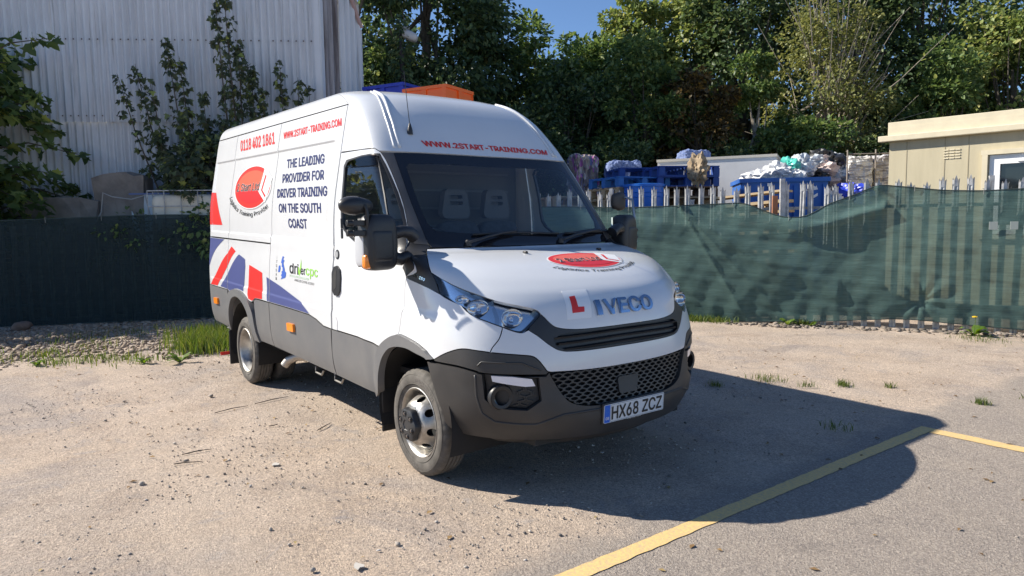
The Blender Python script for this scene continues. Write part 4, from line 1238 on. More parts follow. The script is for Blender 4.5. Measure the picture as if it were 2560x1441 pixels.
for k in range(5):
    last = k == 4
    crate(G(-1.42, 14.35, .06+.856*k), crz, ORNG, 'topmost orange plastic crate showing above the van roof' if last else 'orange plastic crate, %s from the ground in the stack behind the van' % ORD[k])
    crate(G(-2.31, 14.84, .06+.892*k), crz, BLUP, 'topmost blue plastic crate showing above the van roof' if last else 'blue plastic crate, %s from the ground in the stack behind the van' % ORD[k])

# pallets
WOOD = pm('pallet_wood', (.46, .31, .17), .85, col2=(.60, .43, .26), vscale=3, stretch=(1, 8, 8))
WOODD = pm('dark_pallet_wood', (.12, .075, .05), .9, var=.35, vscale=4)
BLUEW = pm('blue_pallet_paint', (.02, .13, .40), .7, col2=(.05, .20, .50), vscale=3, detail=8)
NAVYW = pm('navy_pallet_paint', (.015, .05, .25), .7, col2=(.03, .09, .32), vscale=3, detail=8)
DKW = pm('black_pallet_paint', (.03, .04, .06), .7, var=.3)
BOARD = MB().box((0, 0, 0), (1.2, .098, .022)).mesh('deck_board')
CROSS = MB().box((0, 0, 0), (.10, 1.0, .022)).mesh('cross_board')
BLOCK = MB().box((0, 0, 0), (.12, .12, .078)).mesh('block')
def pallet(loc, rz, mat, label, group='stacked pallets in the yard', h=.19):
    p = empty('pallet', loc, rz, label=label, cat='pallet', group=group)
    k = h/.144
    for i in range(6): link('deck_board', BOARD, mat, p, loc=(0, -.45+.18*i, h-.011))
    for x in (-.54, 0, .54):
        link('cross_board', CROSS, mat, p, loc=(x, 0, h-.034))
        for y in (-.44, 0, .44):
            b = link('block', BLOCK, mat, p, loc=(x, y, h/2-.01)); b.scale = (1, 1, (h-.066)/.078)
    for y in (-.45, 0, .45): link('base_board', BOARD, mat, p, loc=(0, y, .011))
    return p
def stack(lat, dep, rz, mats, z0, names, h=.19, seed=0):
    r = random.Random(seed)
    for k, (m, nm) in enumerate(zip(mats, names)):
        pallet(G(lat+r.uniform(-.03, .03), dep+r.uniform(-.03, .03), z0+h*k), rz+r.uniform(-.05, .05), m, nm, h=h)
yaw0 = math.atan2(RH.y, RH.x)
n_ = 12
stack(2.30, 13.75, yaw0+.52, [WOOD]*11+[BLUEW], 0.13, ['wooden pallet, %s from the ground in the stack behind the blue tub' % w for w in ORD[:10]]+['pale wooden pallet just under the bright blue pallet', 'bright blue pallet on top of the left stack'], seed=1, h=.195)
stack(3.30, 13.9, yaw0+.12, [WOODD]*8+[WOOD]*2+[WOODD]+[NAVYW, NAVYW], 0.14, ['wooden pallet, %s from the ground in the middle stack' % w for w in ORD[:10]]+['reddish brown pallet under the navy pallets', 'lower navy blue pallet of the middle stack', 'upper navy blue pallet of the middle stack'], seed=2, h=.195)
stack(2.75, 14.9, yaw0+.15, [WOOD]*12+[BLUEW, NAVYW], 0.0, ['wooden pallet, %s from the ground in the rear stack' % w for w in ORD]+['blue pallet near the top of the rear stack', 'blue pallet on the top of the rear stack'], seed=3, h=.195)
stack(4.15, 13.2, yaw0-.10, [DKW]*6+[WOOD]*4, 0.0, ['black pallet, %s from the ground in the right-hand stack' % w for w in ORD[:6]]+['pale wooden pallet, %s from the top of the right-hand stack' % w for w in ORD[3::-1]], seed=4, h=.19)
stack(1.25, 14.2, yaw0+.3, [WOOD]*11, 0.0, ['wooden pallet, %s from the ground in the leftmost stack' % w for w in ORD[:11]], seed=5, h=.195)
# crumpled cardboard on the navy pallets
CARD = pm('brown_card', (.36, .27, .17), .8, var=.25, vscale=6)
def crumple(name, loc, s, mat, label, seed, cat, group=None, sub=4, amp=.35, flat=1.0):
    bm = bmesh.new(); bmesh.ops.create_icosphere(bm, subdivisions=sub, radius=1.0)
    from mathutils import noise as mn
    for v in bm.verts:
        k = 1+amp*mn.noise(v.co*1.7+Vector((seed*7.1, seed, 0)))+amp*.8*mn.noise(v.co*4.5+Vector((0, seed*3.3, 1)))+amp*.55*abs(mn.noise(v.co*9+Vector((2, 0, seed))))+amp*.3*abs(mn.noise(v.co*17+Vector((seed, 3, 0))))
        v.co = Vector((v.co.x*k*s[0], v.co.y*k*s[1], v.co.z*k*s[2]))
    me = bpy.data.meshes.new(name); bm.to_mesh(me); bm.free()
    me.polygons.foreach_set('use_smooth', [True]*len(me.polygons)); me.set_sharp_from_angle(angle=RAD(32))
    return link(name, me, mat, loc=loc, label=label, cat=cat, group=group)
crumple('crumpled_card', G(3.50, 13.3, 2.60), (.20, .12, .24), CARD, 'crumpled brown cardboard hanging on the navy pallets', 4, 'cardboard', amp=.5)
# blue tub
tub = empty('plastic_tub', G(2.42, 12.85, 1.27), label='round bright blue plastic tub behind the palisade points', cat='tub')
TUBB = pm('tub_blue', (.015, .16, .62), .4, var=.08, vscale=3)
MB().lathe([(.30, 0), (.33, .02), (.345, .5), (.355, .98), (.375, .985), (.378, 1.03), (.36, 1.035), (.34, 1.0), (.33, .5), (.31, .05), (.0001, .05)], 40, 'z').build('tub_wall', TUBB, tub, 40)
for z in (.80, .88): MB().lathe([(.352, z-.012), (.362, z), (.352, z+.012)], 40, 'z').build('hoop', TUBB, tub, 60)
stack(2.42, 12.85, math.atan2(.49, .872), [WOODD]*6, .0, ['dark pallet, %s from the ground under the blue tub' % w for w in ORD[:6]], seed=9, h=.211)
# timber boards on edge
TIMB = pm('planed_timber', (.58, .43, .25), .75, var=.12, vscale=4, stretch=(.6, 9, 9))
for k in range(7):
    a, b = G(3.75+.02*k, 12.9-.05*k, 2.02-.16*k), G(4.72+.02*k, 12.05-.02*k, 2.12-.17*k)
    d = b-a
    o = MB().box((0, 0, 0), (d.length, .50-.03*k, .05 if k else .035)).build('timber_sheet', TIMB if k in (0, 1) else WOODD if k % 2 else WOOD, None, loc=(a+b)/2, rot=(0, -math.asin(d.z/d.length), math.atan2(d.y, d.x)), label=['pale timber sheet on top of the slanting pile', 'second pale board of the slanting timber pile'][k] if k < 2 else '%s board from the top of the slanting timber pile' % ORD[k], cat='board', group='slanting timber pile')
# loose wooden bearers carrying the pile
for k, (la, de) in enumerate([(3.95, 12.75), (4.5, 12.2)]):
    MB().box((0, 0, .5), (.3, .3, 1.0)).build('timber_block', WOODD, None, loc=G(la, de), label='dark timber block propping the %s end of the slanting pile' % ('left' if k == 0 else 'right'), cat='timber block')

# posts at the gap in the fence
MB().box((0, 0, 1.0), (.08, .06, 2.0)).build('wooden_post', pm('red_brown_wood', (.30, .13, .07), .85, var=.2), None, loc=G(4.13, 11.05, 0), rot=(0, 0, yaw0), label='reddish brown wooden post at the sag in the netting', cat='post')
MB().box((0, 0, 1.13), (.07, .05, 2.26)).build('steel_post', GALV, None, loc=G(4.22, 10.98, 0), rot=(0, 0, yaw0), label='plain grey steel post at the sag in the netting', cat='post')

# white trailer
TRW = pm('trailer_white', (.70, .68, .66), .45, var=.05, vscale=2)
tr_c, tr_r, tr_l = G(3.53, 17), G(5.96, 15.9), G(2.55, 16.35)
trl = empty('box_trailer', tr_c, label='white box trailer body behind the pallets', cat='trailer')
ex = (tr_r-tr_c); ey = Vector((-ex.y, ex.x, 0)).normalized(); ex_n = ex.normalized()
Lt, Wt = ex.length, 2.3
def tl3(a, b, z): return ex_n*a+ey*b+Vector((0, 0, z))
def quadbox(mb, a0, a1, b0, b1, z0, z1):
    v = [tl3(a, b, z) for a in (a0, a1) for b in (b0, b1) for z in (z0, z1)]
    mb.add(v, [(0, 1, 3, 2), (4, 6, 7, 5), (0, 4, 5, 1), (2, 3, 7, 6), (0, 2, 6, 4), (1, 5, 7, 3)])
mb = MB(); quadbox(mb, 0, Lt, 0, Wt, .75, 3.05); mb.build('box', TRW, trl, fix=True)
mb = MB(); quadbox(mb, -.02, Lt+.02, -.02, Wt+.02, 3.05, 3.11); mb.build('roof_rail', pm('rail_cream', (.62, .57, .48), .5), trl, fix=True)
mb = MB(); quadbox(mb, -.01, Lt+.01, -.012, .012, .72, .80); mb.build('base_rail', GALV, trl, fix=True)
mb = MB(); quadbox(mb, .1, Lt-.1, .2, Wt-.2, .45, .74); mb.build('chassis', pm('yard_dark', (.02, .02, .02), .8), trl, fix=True)
for a in (.7, 1.5):
    o = MB().lathe([(.0001, .1), (.22, .1), (.36, .09), (.40, .05), (.40, -.05), (.36, -.09), (.0001, -.1)], 24, 'y').build('wheel', pm('yard_rubber', (.03, .03, .03), .9), trl, 40, loc=tl3(a, .1, .4))
    o.rotation_euler = (0, 0, math.atan2(ex.y, ex.x))
# curved cream cover left of the trailer
cov = empty('curved_cover', G(3.0, 16.6), yaw0, label='cream curved cover sloping up to the white trailer', cat='cover')
v, f = [], []
for i in range(13):
    t = i/12; x = -.75+1.5*t; z = 1.6+.98*math.sin(min(1, t*1.15)*math.pi/2)**.8
    v += [(x, -.7, z), (x, .7, z), (x, .7, 0), (x, -.7, 0)]
for i in range(12):
    for j in range(4): f.append((i*4+j, (i+1)*4+j, (i+1)*4+(j+1) % 4, i*4+(j+1) % 4))
f += [(0, 1, 2, 3), (48, 51, 50, 49)]
MB().add(v, f).build('cover_skin', pm('cream_sheet', (.66, .58, .44), .5), cov, 60, fix=True)
# blue shredded bales
FUZZ = pm('blue_fibre', (.10, .15, .33), .9, col2=(.22, .28, .47), vscale=16, bump=1.0, bscale=22, detail=8)
def bale(name, loc, d, rz, mat, label, seed, cat='bale', group=None, amp=.06):
    from mathutils import noise as mn
    bm = bmesh.new(); bmesh.ops.create_cube(bm, size=1); bmesh.ops.subdivide_edges(bm, edges=bm.edges, cuts=13, use_grid_fill=True)
    for v in bm.verts:
        c = v.co.copy(); s = 1-.18*(abs(c.x*2)**6+abs(c.y*2)**6+abs(c.z*2)**6)/3
        p = Vector((c.x*d[0]*s, c.y*d[1]*s, c.z*d[2]*s+d[2]/2))
        k = mn.noise(p*7+Vector((seed, 0, 0)))*amp+mn.noise(p*19+Vector((0, seed, 0)))*amp*.7
        v.co = p+c.normalized()*k
    me = bpy.data.meshes.new(name); bm.to_mesh(me); bm.free()
    return link(name, me, mat, loc=loc, rot=(0, 0, rz), label=label, cat=cat, group=group)
bale('fibre_bale', G(2.95, 18.6, 2.0), (.95, .9, 1.25), yaw0, FUZZ, 'blue fibre bale left of the white trailer top', 1)
bale('fibre_bale', G(4.55, 17.6, 2.95), (.75, .7, .42), yaw0+.1, FUZZ, 'blue fibre bale lying on the white trailer roof', 2)
bale('fibre_bale', G(2.95, 18.6, .0), (1.1, 1.0, 2.05), yaw0+.1, FUZZ, 'lower blue fibre bale beneath the left one', 3)
def rag_mat(name, cols, sc=(14, 14, 3)):
    m = bpy.data.materials.new(name); n, l = nodes_of(m); b = n['Principled BSDF']
    tc = n.new('ShaderNodeTexCoord'); mp = n.new('ShaderNodeMapping'); mp.inputs['Scale'].default_value = sc; l.new(tc.outputs['Object'], mp.inputs['Vector'])
    v = n.new('ShaderNodeTexVoronoi'); v.inputs['Scale'].default_value = 1.3; l.new(mp.outputs['Vector'], v.inputs['Vector'])
    sp_ = n.new('ShaderNodeSeparateColor'); l.new(v.outputs['Color'], sp_.inputs[0])
    r = n.new('ShaderNodeValToRGB'); e = r.color_ramp.elements; r.color_ramp.interpolation = 'CONSTANT'
    while len(e) < len(cols): e.new(.5)
    for k, c in enumerate(cols): e[k].position = k/len(cols); e[k].color = (*c, 1)
    l.new(sp_.outputs[0], r.inputs['Fac']); l.new(r.outputs['Color'], b.inputs['Base Color']); b.inputs['Roughness'].default_value = .8
    bp = n.new('ShaderNodeBump'); bp.inputs['Strength'].default_value = .8; bp.inputs['Distance'].default_value = .04
    l.new(v.outputs['Distance'], bp.inputs['Height']); l.new(bp.outputs['Normal'], b.inputs['Normal'])
    return m
RAG = rag_mat('baled_rag', [(.30, .24, .20), (.45, .40, .36), (.16, .13, .14), (.42, .14, .36), (.34, .28, .24), (.55, .50, .48), (.20, .17, .18), (.36, .30, .26), (.12, .14, .28)])
bale('rag_bale', G(1.93, 19, 2.35), (.68, .8, 1.12), yaw0+.3, RAG, 'bale of mixed brown and purple rags beside the van windscreen', 4, amp=.08)
bale('rag_bale', G(1.93, 19, 0), (1.1, 1.0, 2.4), yaw0+.2, RAG, 'lower rag bale carrying the brown and purple one', 5, amp=.08)
bale('rag_bale', G(2.42, 18.8, 0), (.5, .8, 2.72), yaw0+.1, RAG, 'small rag bale right of the tall rag bale', 6, amp=.08)
# blue skip with a recycling mark and white sacks
SKB = pm('skip_blue', (.015, .11, .42), .45, var=.15, vscale=3)
sk = empty('blue_skip', G(5.36, 14.2), yaw0-.18, label='blue steel skip with a white recycling mark', cat='skip')
Ls, Ws_, Hs = 1.55, 1.3, 2.42
mb = MB()
for y in (-Ws_/2, Ws_/2): mb.box((0, y, Hs/2), (Ls, .04, Hs))
for x in (-Ls/2, Ls/2): mb.box((x, 0, Hs/2), (.04, Ws_-.04, Hs))
mb.box((0, 0, .05), (Ls-.06, Ws_-.06, .08)); mb.build('skip_shell', SKB, sk)
for y in (-Ws_/2-.03, Ws_/2+.03): MB().box((0, y, Hs-.03), (Ls+.1, .06, .08)).build('rim', SKB, sk)
for x in (-Ls/2-.03, Ls/2+.03): MB().box((x, 0, Hs-.03), (.06, Ws_, .08)).build('rim', SKB, sk)
for x in (-.72, -.25, .2, .72): MB().box((x, -Ws_/2-.04, Hs/2-.05), (.06, .05, Hs-.15)).build('rib', SKB, sk)
RCY = pm('skip_white_mark', (.75, .76, .78), .6)
for k in range(3):
    a = 2*math.pi*k/3+math.pi/2
    c, s_ = math.cos(a), math.sin(a)
    pts_ = [(-.085, .07), (.02, .07), (.02, .045), (.075, .09), (.02, .135), (.02, .11), (-.065, .11)]
    pts_ = [(x*c-y*s_, x*s_+y*c) for x, y in pts_]
    v = [(.48+x*1.15, -Ws_/2-.027, 2.15+y*1.15) for x, y in pts_]
    MB().add(v, [tuple(range(7))[::-1]]).build('recycling_arrow', RCY, sk)
MB().box((-.28, -Ws_/2-.072, 2.30), (.07, .004, .06)).build('notice', RCY, sk)
PLASTW = pm('white_sack', (.66, .66, .66), .35, var=.12, vscale=6)
PLASTG = pm('teal_sack', (.10, .52, .42), .35, var=.1); PLASTK = pm('black_sack', (.02, .02, .022), .3); PLASTB = pm('blue_sack', (.03, .06, .5), .35); PLASTC = pm('clear_sack', (.52, .55, .58), .3, var=.2, vscale=9); PLASTP = pm('pinkish_sack', (.55, .45, .42), .45, var=.2, vscale=8)
for k, (la, de, z, s, m, lab) in enumerate([
    (4.98, 14.2, 2.46, (.32, .3, .16), PLASTW, 'flat white sack at the left end of the skip load'), (5.32, 14.1, 2.55, (.28, .3, .20), PLASTW, 'white sack in the middle of the skip load'),
    (5.58, 14.15, 2.64, (.20, .22, .20), PLASTG, 'teal green sack on top of the skip load'), (5.82, 14.25, 2.66, (.26, .24, .22), PLASTC, 'clear plastic sack at the right of the skip load'),
    (5.55, 13.95, 2.48, (.25, .2, .14), PLASTW, 'white sack below the teal one'), (6.15, 14.3, 2.5, (.2, .2, .12), PLASTK, 'black sack at the right corner of the skip')]):
    crumple('rubbish_sack', G(la, de, z), s, m, lab, k+20, 'sack', 'sacks heaped in the blue skip', amp=.38)
# mound of plastic waste: one by one
rm = random.Random(6)
mats_ = [PLASTW, PLASTC, PLASTK, PLASTW, PLASTC, PLASTP, PLASTW, PLASTK]
core = crumple('waste_mound', G(6.45, 15.0, .9), (.75, .6, 1.75), PLASTC, 'tall mound of grey and white plastic waste right of the skip', 90, 'waste', amp=.3)
for k in range(64):
    z = rm.uniform(1.5, 2.95); w_ = .62*(1-max(0, (z-2.0))/1.25)+.08
    s = rm.uniform(.10, .22)
    crumple('plastic_bundle', G(6.45+rm.uniform(-w_, w_), 14.55+rm.uniform(-.25, .2), z), (s, s, s*rm.uniform(.6, 1)), mats_[k % 8], 'crumpled %s plastic bundle on the waste mound' % ['white', 'clear', 'black', 'white', 'clear', 'pinkish', 'white', 'black'][k % 8], k+100, 'waste', 'plastic bundles on the waste mound', sub=3, amp=.5)
for k, (la, z, m, lab) in enumerate([(6.05, 1.95, PLASTW, 'white sheet of plastic low on the waste mound'), (6.62, 2.10, PLASTB, 'bright blue plastic sheet low on the waste mound'), (6.9, 1.8, CARD, 'brown cardboard at the right foot of the waste mound'), (6.3, 1.75, PLASTW, 'wide white sack at the foot of the waste mound')]):
    crumple('waste_sheet', G(la, 13.7, z), (.34, .2, .2), m, lab, k+190, 'waste', amp=.4)
# caged bales
BALEP = rag_mat('pressed_plastic', [(.62, .60, .56), (.48, .46, .43), (.70, .68, .64), (.36, .34, .33), (.58, .55, .52)], (5, 5, 22))
BALEG = rag_mat('pressed_grey_plastic', [(.40, .38, .37), (.28, .26, .26), (.50, .47, .46), (.22, .2, .2)], (5, 5, 22))
for k, (la, m, lab, w_) in enumerate([(6.96, BALEP, 'white pressed plastic bale in a wire cage', .50), (7.42, BALEG, 'greyer pressed plastic bale right of the white one', .42)]):
    for lev in range(3):
        bale('pressed_bale', G(la, 14.35, .98*lev-.02), (w_, .8, .97), yaw0-.1, m, lab if lev == 2 else lab.replace('bale', 'bale %s' % ('at the bottom of the stack' if lev == 0 else 'in the middle of the stack')), 30+k*3+lev, amp=.05)
cg = empty('wire_cage', G(7.18, 14.35), yaw0-.1, label='rusty wire cage around the pressed plastic bales', cat='cage')
for x in (-.5, 0.03, .48):
    MB().tube([(x, -.43, 0), (x, -.43, 2.98)], .014, 6).build('upright', pm('cage_rust', (.28, .24, .2), .7, metal=.3), cg, 60)
for z in (1.0, 1.96, 2.9): MB().tube([(-.5, -.43, z), (.48, -.43, z)], .012, 6).build('bar', pm('cage_rust', (.28, .24, .2), .7), cg, 60)

# ================================================================== site cabin
BEIGE = pm('beige_textured_paint', (.52, .46, .32), .85, col2=(.46, .405, .28), vscale=2.2, stretch=(3, 3, .35), detail=9, bump=.12, bscale=160)
BEIGE2 = pm('beige_trim_paint', (.62, .55, .40), .7, var=.06, vscale=5)
c0, c1 = G(6.62, 12.4), G(7.93, 11.0)
uC = (c1-c0).normalized(); nC = Vector((uC.y, -uC.x, 0))
cb = empty('site_cabin', c0, math.atan2(uC.y, uC.x), label='beige flat-roofed site cabin behind the right fence', cat='cabin')
LC, WC, HC = 6.0, 2.6, 3.27
# window opening in the front wall (y = 0 faces the yard, cabin body behind at +y)
wx0, wx1, wz0, wz1 = 1.50, 2.75, 1.35, 2.60
mb = MB()
for a0, a1, z0, z1 in ((0, wx0, .2, 3.02), (wx1, LC, .2, 3.02), (wx0, wx1, .2, wz0), (wx0, wx1, wz1, 3.02)):
    mb.box(((a0+a1)/2, .04, (z0+z1)/2), (a1-a0, .08, z1-z0))
mb.build('front_wall', BEIGE, cb)
MB().box((0.04, WC/2+.04, 1.61), (.08, WC-.08, 2.82)).build('end_wall', BEIGE, cb)
MB().box((LC-.04, WC/2+.04, 1.61), (.08, WC-.08, 2.82)).build('end_wall', BEIGE, cb)
MB().box((LC/2, WC+.04, 1.61), (LC, .08, 2.82)).build('rear_wall', BEIGE, cb)
MB().box((LC/2, WC/2, 3.10), (LC+.02, WC+.1, .18)).build('roof', BEIGE2, cb)
MB().box((LC/2, -.012, 3.17), (LC+.04, .06, .22)).build('parapet', BEIGE2, cb, bevel=.008)
MB().box((LC/2-.05, -.06, 3.00), (LC+.2, .13, .10)).build('gutter', BEIGE2, cb, bevel=.012)
MB().box((LC/2, WC/2, .1), (LC, WC, .2)).build('base', pm('yard_dark', (.02, .02, .02), .8), cb)
for x in (.28, .86, 1.2, 3.4, 4.6): MB().box((x, -.0025, 1.6), (.012, .005, 2.72)).build('panel_joint', pm('joint_beige', (.36, .31, .21), .85), cb)
for r_ in range(4):
    for c_ in range(3): MB().box((.88+.085*c_, -.006, 2.60+.045*r_), (.072, .012, .018)).build('vent_slot', BEIGE2, cb)
# uPVC window
UP = pm('upvc_white', (.80, .80, .80), .3)
wf = MB(); fw = .09
wf.box(((wx0+wx1)/2, .02, wz1-fw/2), (wx1-wx0, .07, fw)).box(((wx0+wx1)/2, .02, wz0+fw/2), (wx1-wx0, .07, fw)).box((wx0+fw/2, .02, (wz0+wz1)/2), (fw, .07, wz1-wz0-2*fw)).box((wx1-fw/2, .02, (wz0+wz1)/2), (fw, .07, wz1-wz0-2*fw))
wo = wf.build('window', UP, cb)
sf = MB(); a0, a1, b0, b1, q = wx0+fw, wx1-fw, wz0+fw, wz1-fw, .055
sf.box(((a0+a1)/2, .01, b1-q/2), (a1-a0, .06, q)).box(((a0+a1)/2, .01, b0+q/2), (a1-a0, .06, q)).box((a0+q/2, .01, (b0+b1)/2), (q, .06, b1-b0-2*q)).box((a1-q/2, .01, (b0+b1)/2), (q, .06, b1-b0-2*q))
sf.build('sash', UP, wo)
MB().box(((a0+a1)/2, .03, (b0+b1)/2), (a1-a0-2*q, .012, b1-b0-2*q)).build('pane', pm('dark_pane', (.012, .016, .016), .04, coat=.5), wo)
MB().box(((a0+a1)/2-.1, -.03, b1-.02), (.3, .03, .02)).build('trickle_vent', UP, wo)
for a_, z_, w_, h_ in (((wx0+wx1)/2, wz1+.045, wx1-wx0+.22, .075), (wx0-.055, (wz0+wz1)/2, .075, wz1-wz0+.02), (wx1+.055, (wz0+wz1)/2, .075, wz1-wz0+.02), ((wx0+wx1)/2, wz0-.045, wx1-wx0+.22, .07)):
    MB().box((a_, -.035, z_), (w_, .07, h_)).build('window_surround', BEIGE2, cb)

# ================================================================== the van
# body shell: a stack of horizontal rings  (height, nose x, corner depth, corner squareness, half width)
RINGS=np.array([
 (.27,.86,.80,2.2,.86),
 (.33,.925,.82,2.25,.92),
 (.42,.972,.82,2.35,.965),
 (.50,.983,.80,2.5,.988),
 (.60,.967,.76,2.7,1.0),
 (.70,.950,.72,2.75,1.004),
 (.80,.940,.69,2.8,1.006),
 (.88,.930,.67,2.75,1.006),
 (.97,.915,.66,2.65,1.005),
 (1.06,.900,.67,2.5,1.002),
 (1.14,.872,.68,2.4,.998),
 (1.21,.812,.66,2.4,.992),
 (1.27,.715,.60,2.5,.986),
 (1.33,.57,.50,2.75,.980),
 (1.385,.385,.43,3.0,.977),
 (1.425,.19,.37,3.3,.974),
 (1.455,.03,.34,3.6,.972),
 (1.60,-.10,.32,3.8,.968),
 (1.80,-.27,.27,4.0,.950),
 (1.95,-.40,.23,4.1,.925),
 (2.10,-.535,.20,4.2,.898),
 (2.20,-.61,.20,4.0,.880),
 (2.32,-.70,.23,3.6,.857),
 (2.45,-.82,.27,3.3,.832),
 (2.55,-.95,.33,3.0,.803),
 (2.615,-1.11,.39,2.7,.755),
 (2.655,-1.30,.43,2.5,.685),
 (2.680,-1.55,.45,2.3,.58),
 (2.69,-1.8,.45,2,.40)])
RAKE, XR = .026, -4.77
SN = np.r_[0, np.cumsum(np.hypot(np.diff(RINGS[:, 0]), np.diff(RINGS[:, 1])))]
SMAX = SN[-1]
_grad = [np.gradient(RINGS[:, k], SN) for k in range(5)]
def ring(s):
    s = np.clip(np.asarray(s, float), 0, SMAX)
    h = np.diff(SN)
    i = np.clip(np.searchsorted(SN, s)-1, 0, len(SN)-2)
    t = (s-SN[i])/h[i]
    out = []
    for k in range(5):
        y, m = RINGS[:, k], _grad[k]
        out.append((2*t**3-3*t**2+1)*y[i]+(t**3-2*t**2+t)*h[i]*m[i]+(-2*t**3+3*t**2)*y[i+1]+(t**3-t**2)*h[i]*m[i+1])
    return out
_sd = np.linspace(0, SMAX, 4000)
_zd = ring(_sd)[0]
def s_of_z(z): return np.interp(z, _zd, _sd)
def sst(a, b, x):
    t = np.clip((x-a)/(b-a), 0, 1)
    return t*t*(3-2*t)
def relief(x, z):
    """pressed panel relief of the van's flanks (metres outwards)"""
    front = -1.31-np.clip(1.60-z, 0, .2)*1.9
    rec = sst(1.445, 1.470, z)*(1-sst(2.222, 2.246, z))*sst(-4.74, -4.70, x)*(1-sst(front-.07, front+.02, x))
    low = (1-sst(.915, .94, z))*sst(-4.75, -4.7, x)*(1-sst(-.62, -.5, x))
    arch = (1-sst(1.06, 1.11, z))*sst(-.50, -.40, x)*(1-sst(.35, .7, x))
    return -.013*rec+.007*low+.010*arch
def shell_pt(s, t, rel=True):
    s, t = np.broadcast_arrays(np.asarray(s, float), np.asarray(t, float))
    z, xf, D, n, w = ring(s)
    a = np.abs(t); sg = np.where(t < 0, -1., 1.)
    th = np.clip(a, 0, 1)*np.pi/2
    r = (np.sin(th)**n+np.abs(np.cos(th))**n)**(-1/n)
    y = w*r*np.sin(th)
    xs = xf-D
    x = np.where(a > 1, xs+(XR-xs)*np.clip(a-1, 0, 1), xs+D*r*np.cos(th))
    if rel: y = y+relief(x, z)*sst(.75, .95, a)
    return np.stack([x, sg*y, z-RAKE*x], -1)
GA, GB = 1.15, 4.6
def g_of_t(t):
    t = np.asarray(t, float); a = np.abs(t)
    return np.sign(t)*np.where(a <= 1, GA*a, GA+(a-1)*GB)
def t_of_g(g):
    g = np.asarray(g, float); a = np.abs(g)
    return np.sign(g)*np.where(a <= GA, a/GA, 1+(a-GA)/GB)
def body(uv):
    uv = np.atleast_2d(np.asarray(uv, float))
    g, s = uv[:, 0], np.clip(uv[:, 1], 0, SMAX)
    e = 2e-3
    P = shell_pt(s, t_of_g(g))
    s1, s0 = np.minimum(s+e, SMAX), np.maximum(s-e, 0)
    ds = shell_pt(s1, t_of_g(g))-shell_pt(s0, t_of_g(g))
    dg = shell_pt(s, t_of_g(g+e))-shell_pt(s, t_of_g(g-e))
    N = np.cross(dg, ds)
    N /= np.linalg.norm(N, axis=1)[:, None]+1e-12
    return P, N
def T(s, t): return (float(g_of_t(t)), float(s))
def X(x, z, side=-1):
    s = float(s_of_z(z)); _, xf, D, _, _ = ring(s)
    t = 1+max(0.0, min(1.0, float((xf-D-x)/(xf-D-XR))))
    return (float(g_of_t(side*t)), s)
def XP(l, closed=True):
    """flank outline given in metres (x, height), finely divided so that its edges stay straight"""
    out = []
    n = len(l)
    for i in range(n if closed else n-1):
        (x0, z0), (x1, z1) = l[i], l[(i+1) % n]
        k = max(1, int(math.hypot(x1-x0, z1-z0)/.05))
        out += [X(x0+(x1-x0)*m/k, z0+(z1-z0)*m/k) for m in range(k)]
    if not closed: out.append(X(*l[-1]))
    return out
def Tl(l): return [T(*p) for p in l]
def mir(l): return [(-g, s) for g, s in l]
def sym(half): return half+mir(half)[::-1]

WHITE = pm('white_paint', (.675, .685, .70), .24, coat=.45, var=.018, vscale=3, rvar=.05, detail=8)
CLAD = pm('grey_cladding', (.128, .130, .136), .5, col2=(.155, .153, .152), vscale=3.5, detail=9, bump=.03, bscale=300)
BLACKP = pm('black_plastic', (.022, .022, .024), .42, var=.25, vscale=3, bump=.04, bscale=400)
BUMPM = pm('charcoal_bumper', (.030, .029, .029), .48, col2=(.046, .043, .041), vscale=4, detail=9, bump=.05, bscale=350, rvar=.1)
DARK = pm('dark_void', (.012, .012, .013), .8)
MESHM = pm('grille_mesh', (.018, .018, .02), .5)
CHROME = pm('chrome', (.82, .83, .85), .06, metal=1)
STEEL = pm('wheel_steel', (.42, .405, .38), .45, metal=1, var=.25, vscale=9, rvar=.12)
RUBBER = pm('tyre_rubber', (.105, .095, .083), .85, var=.3, vscale=12, bump=.1, bscale=120)
AMBER = pm('amber_lens', (.95, .27, .02), .25, coat=.5)
REDM = pm('red_vinyl', (.70, .035, .03), .35)
NAVY = pm('navy_vinyl', (.075, .09, .235), .35)
BLACKV = pm('black_vinyl', (.02, .02, .02), .4)
WHITEV = pm('white_vinyl', (.8, .8, .8), .35)
ORANGEV = pm('orange_red_vinyl', (.80, .10, .05), .35)
GREENV = pm('green_vinyl', (.30, .62, .10), .35)
BLUEV = pm('blue_vinyl', (.06, .13, .48), .35)
GLASS = glass('window_glass', (.87, .92, .93), 1.15)
LENS = glass('lamp_lens', (.93, .95, .97), 1.0)
FRIT = pm('glass_edge_black', (.012, .012, .015), .08, coat=.3)

VAN = empty('panel_van', (0, 0, 0), label='white high-roof panel van with driver training lettering parked on the gravel', cat='van')

def panel(name, outer, mat, holes=(), parent=VAN, off=0.0, depth=.014, gap=.003, res=.035, extra=None, both=False, label=None):
    """one pressed panel on the body shell; both=True also makes the mirrored one on the far side"""
    out = []
    for k in ((0, 1) if both else (0,)):
        f = (lambda l: mir(l)) if k else (lambda l: list(l))
        me = patch_mesh(name, body, f(outer), [f(h) for h in holes], res, depth, gap, (None if extra is None else [f(l_) for l_ in extra]), off)
        out.append(link(name, me, mat, parent, label=label))
    return out if both else out[0]

def decal(name, outer, mat, parent, off=.0016, holes=(), res=.05, depth=.0012):
    return panel(name, outer, mat, holes, parent, off, depth, 0.0, res)

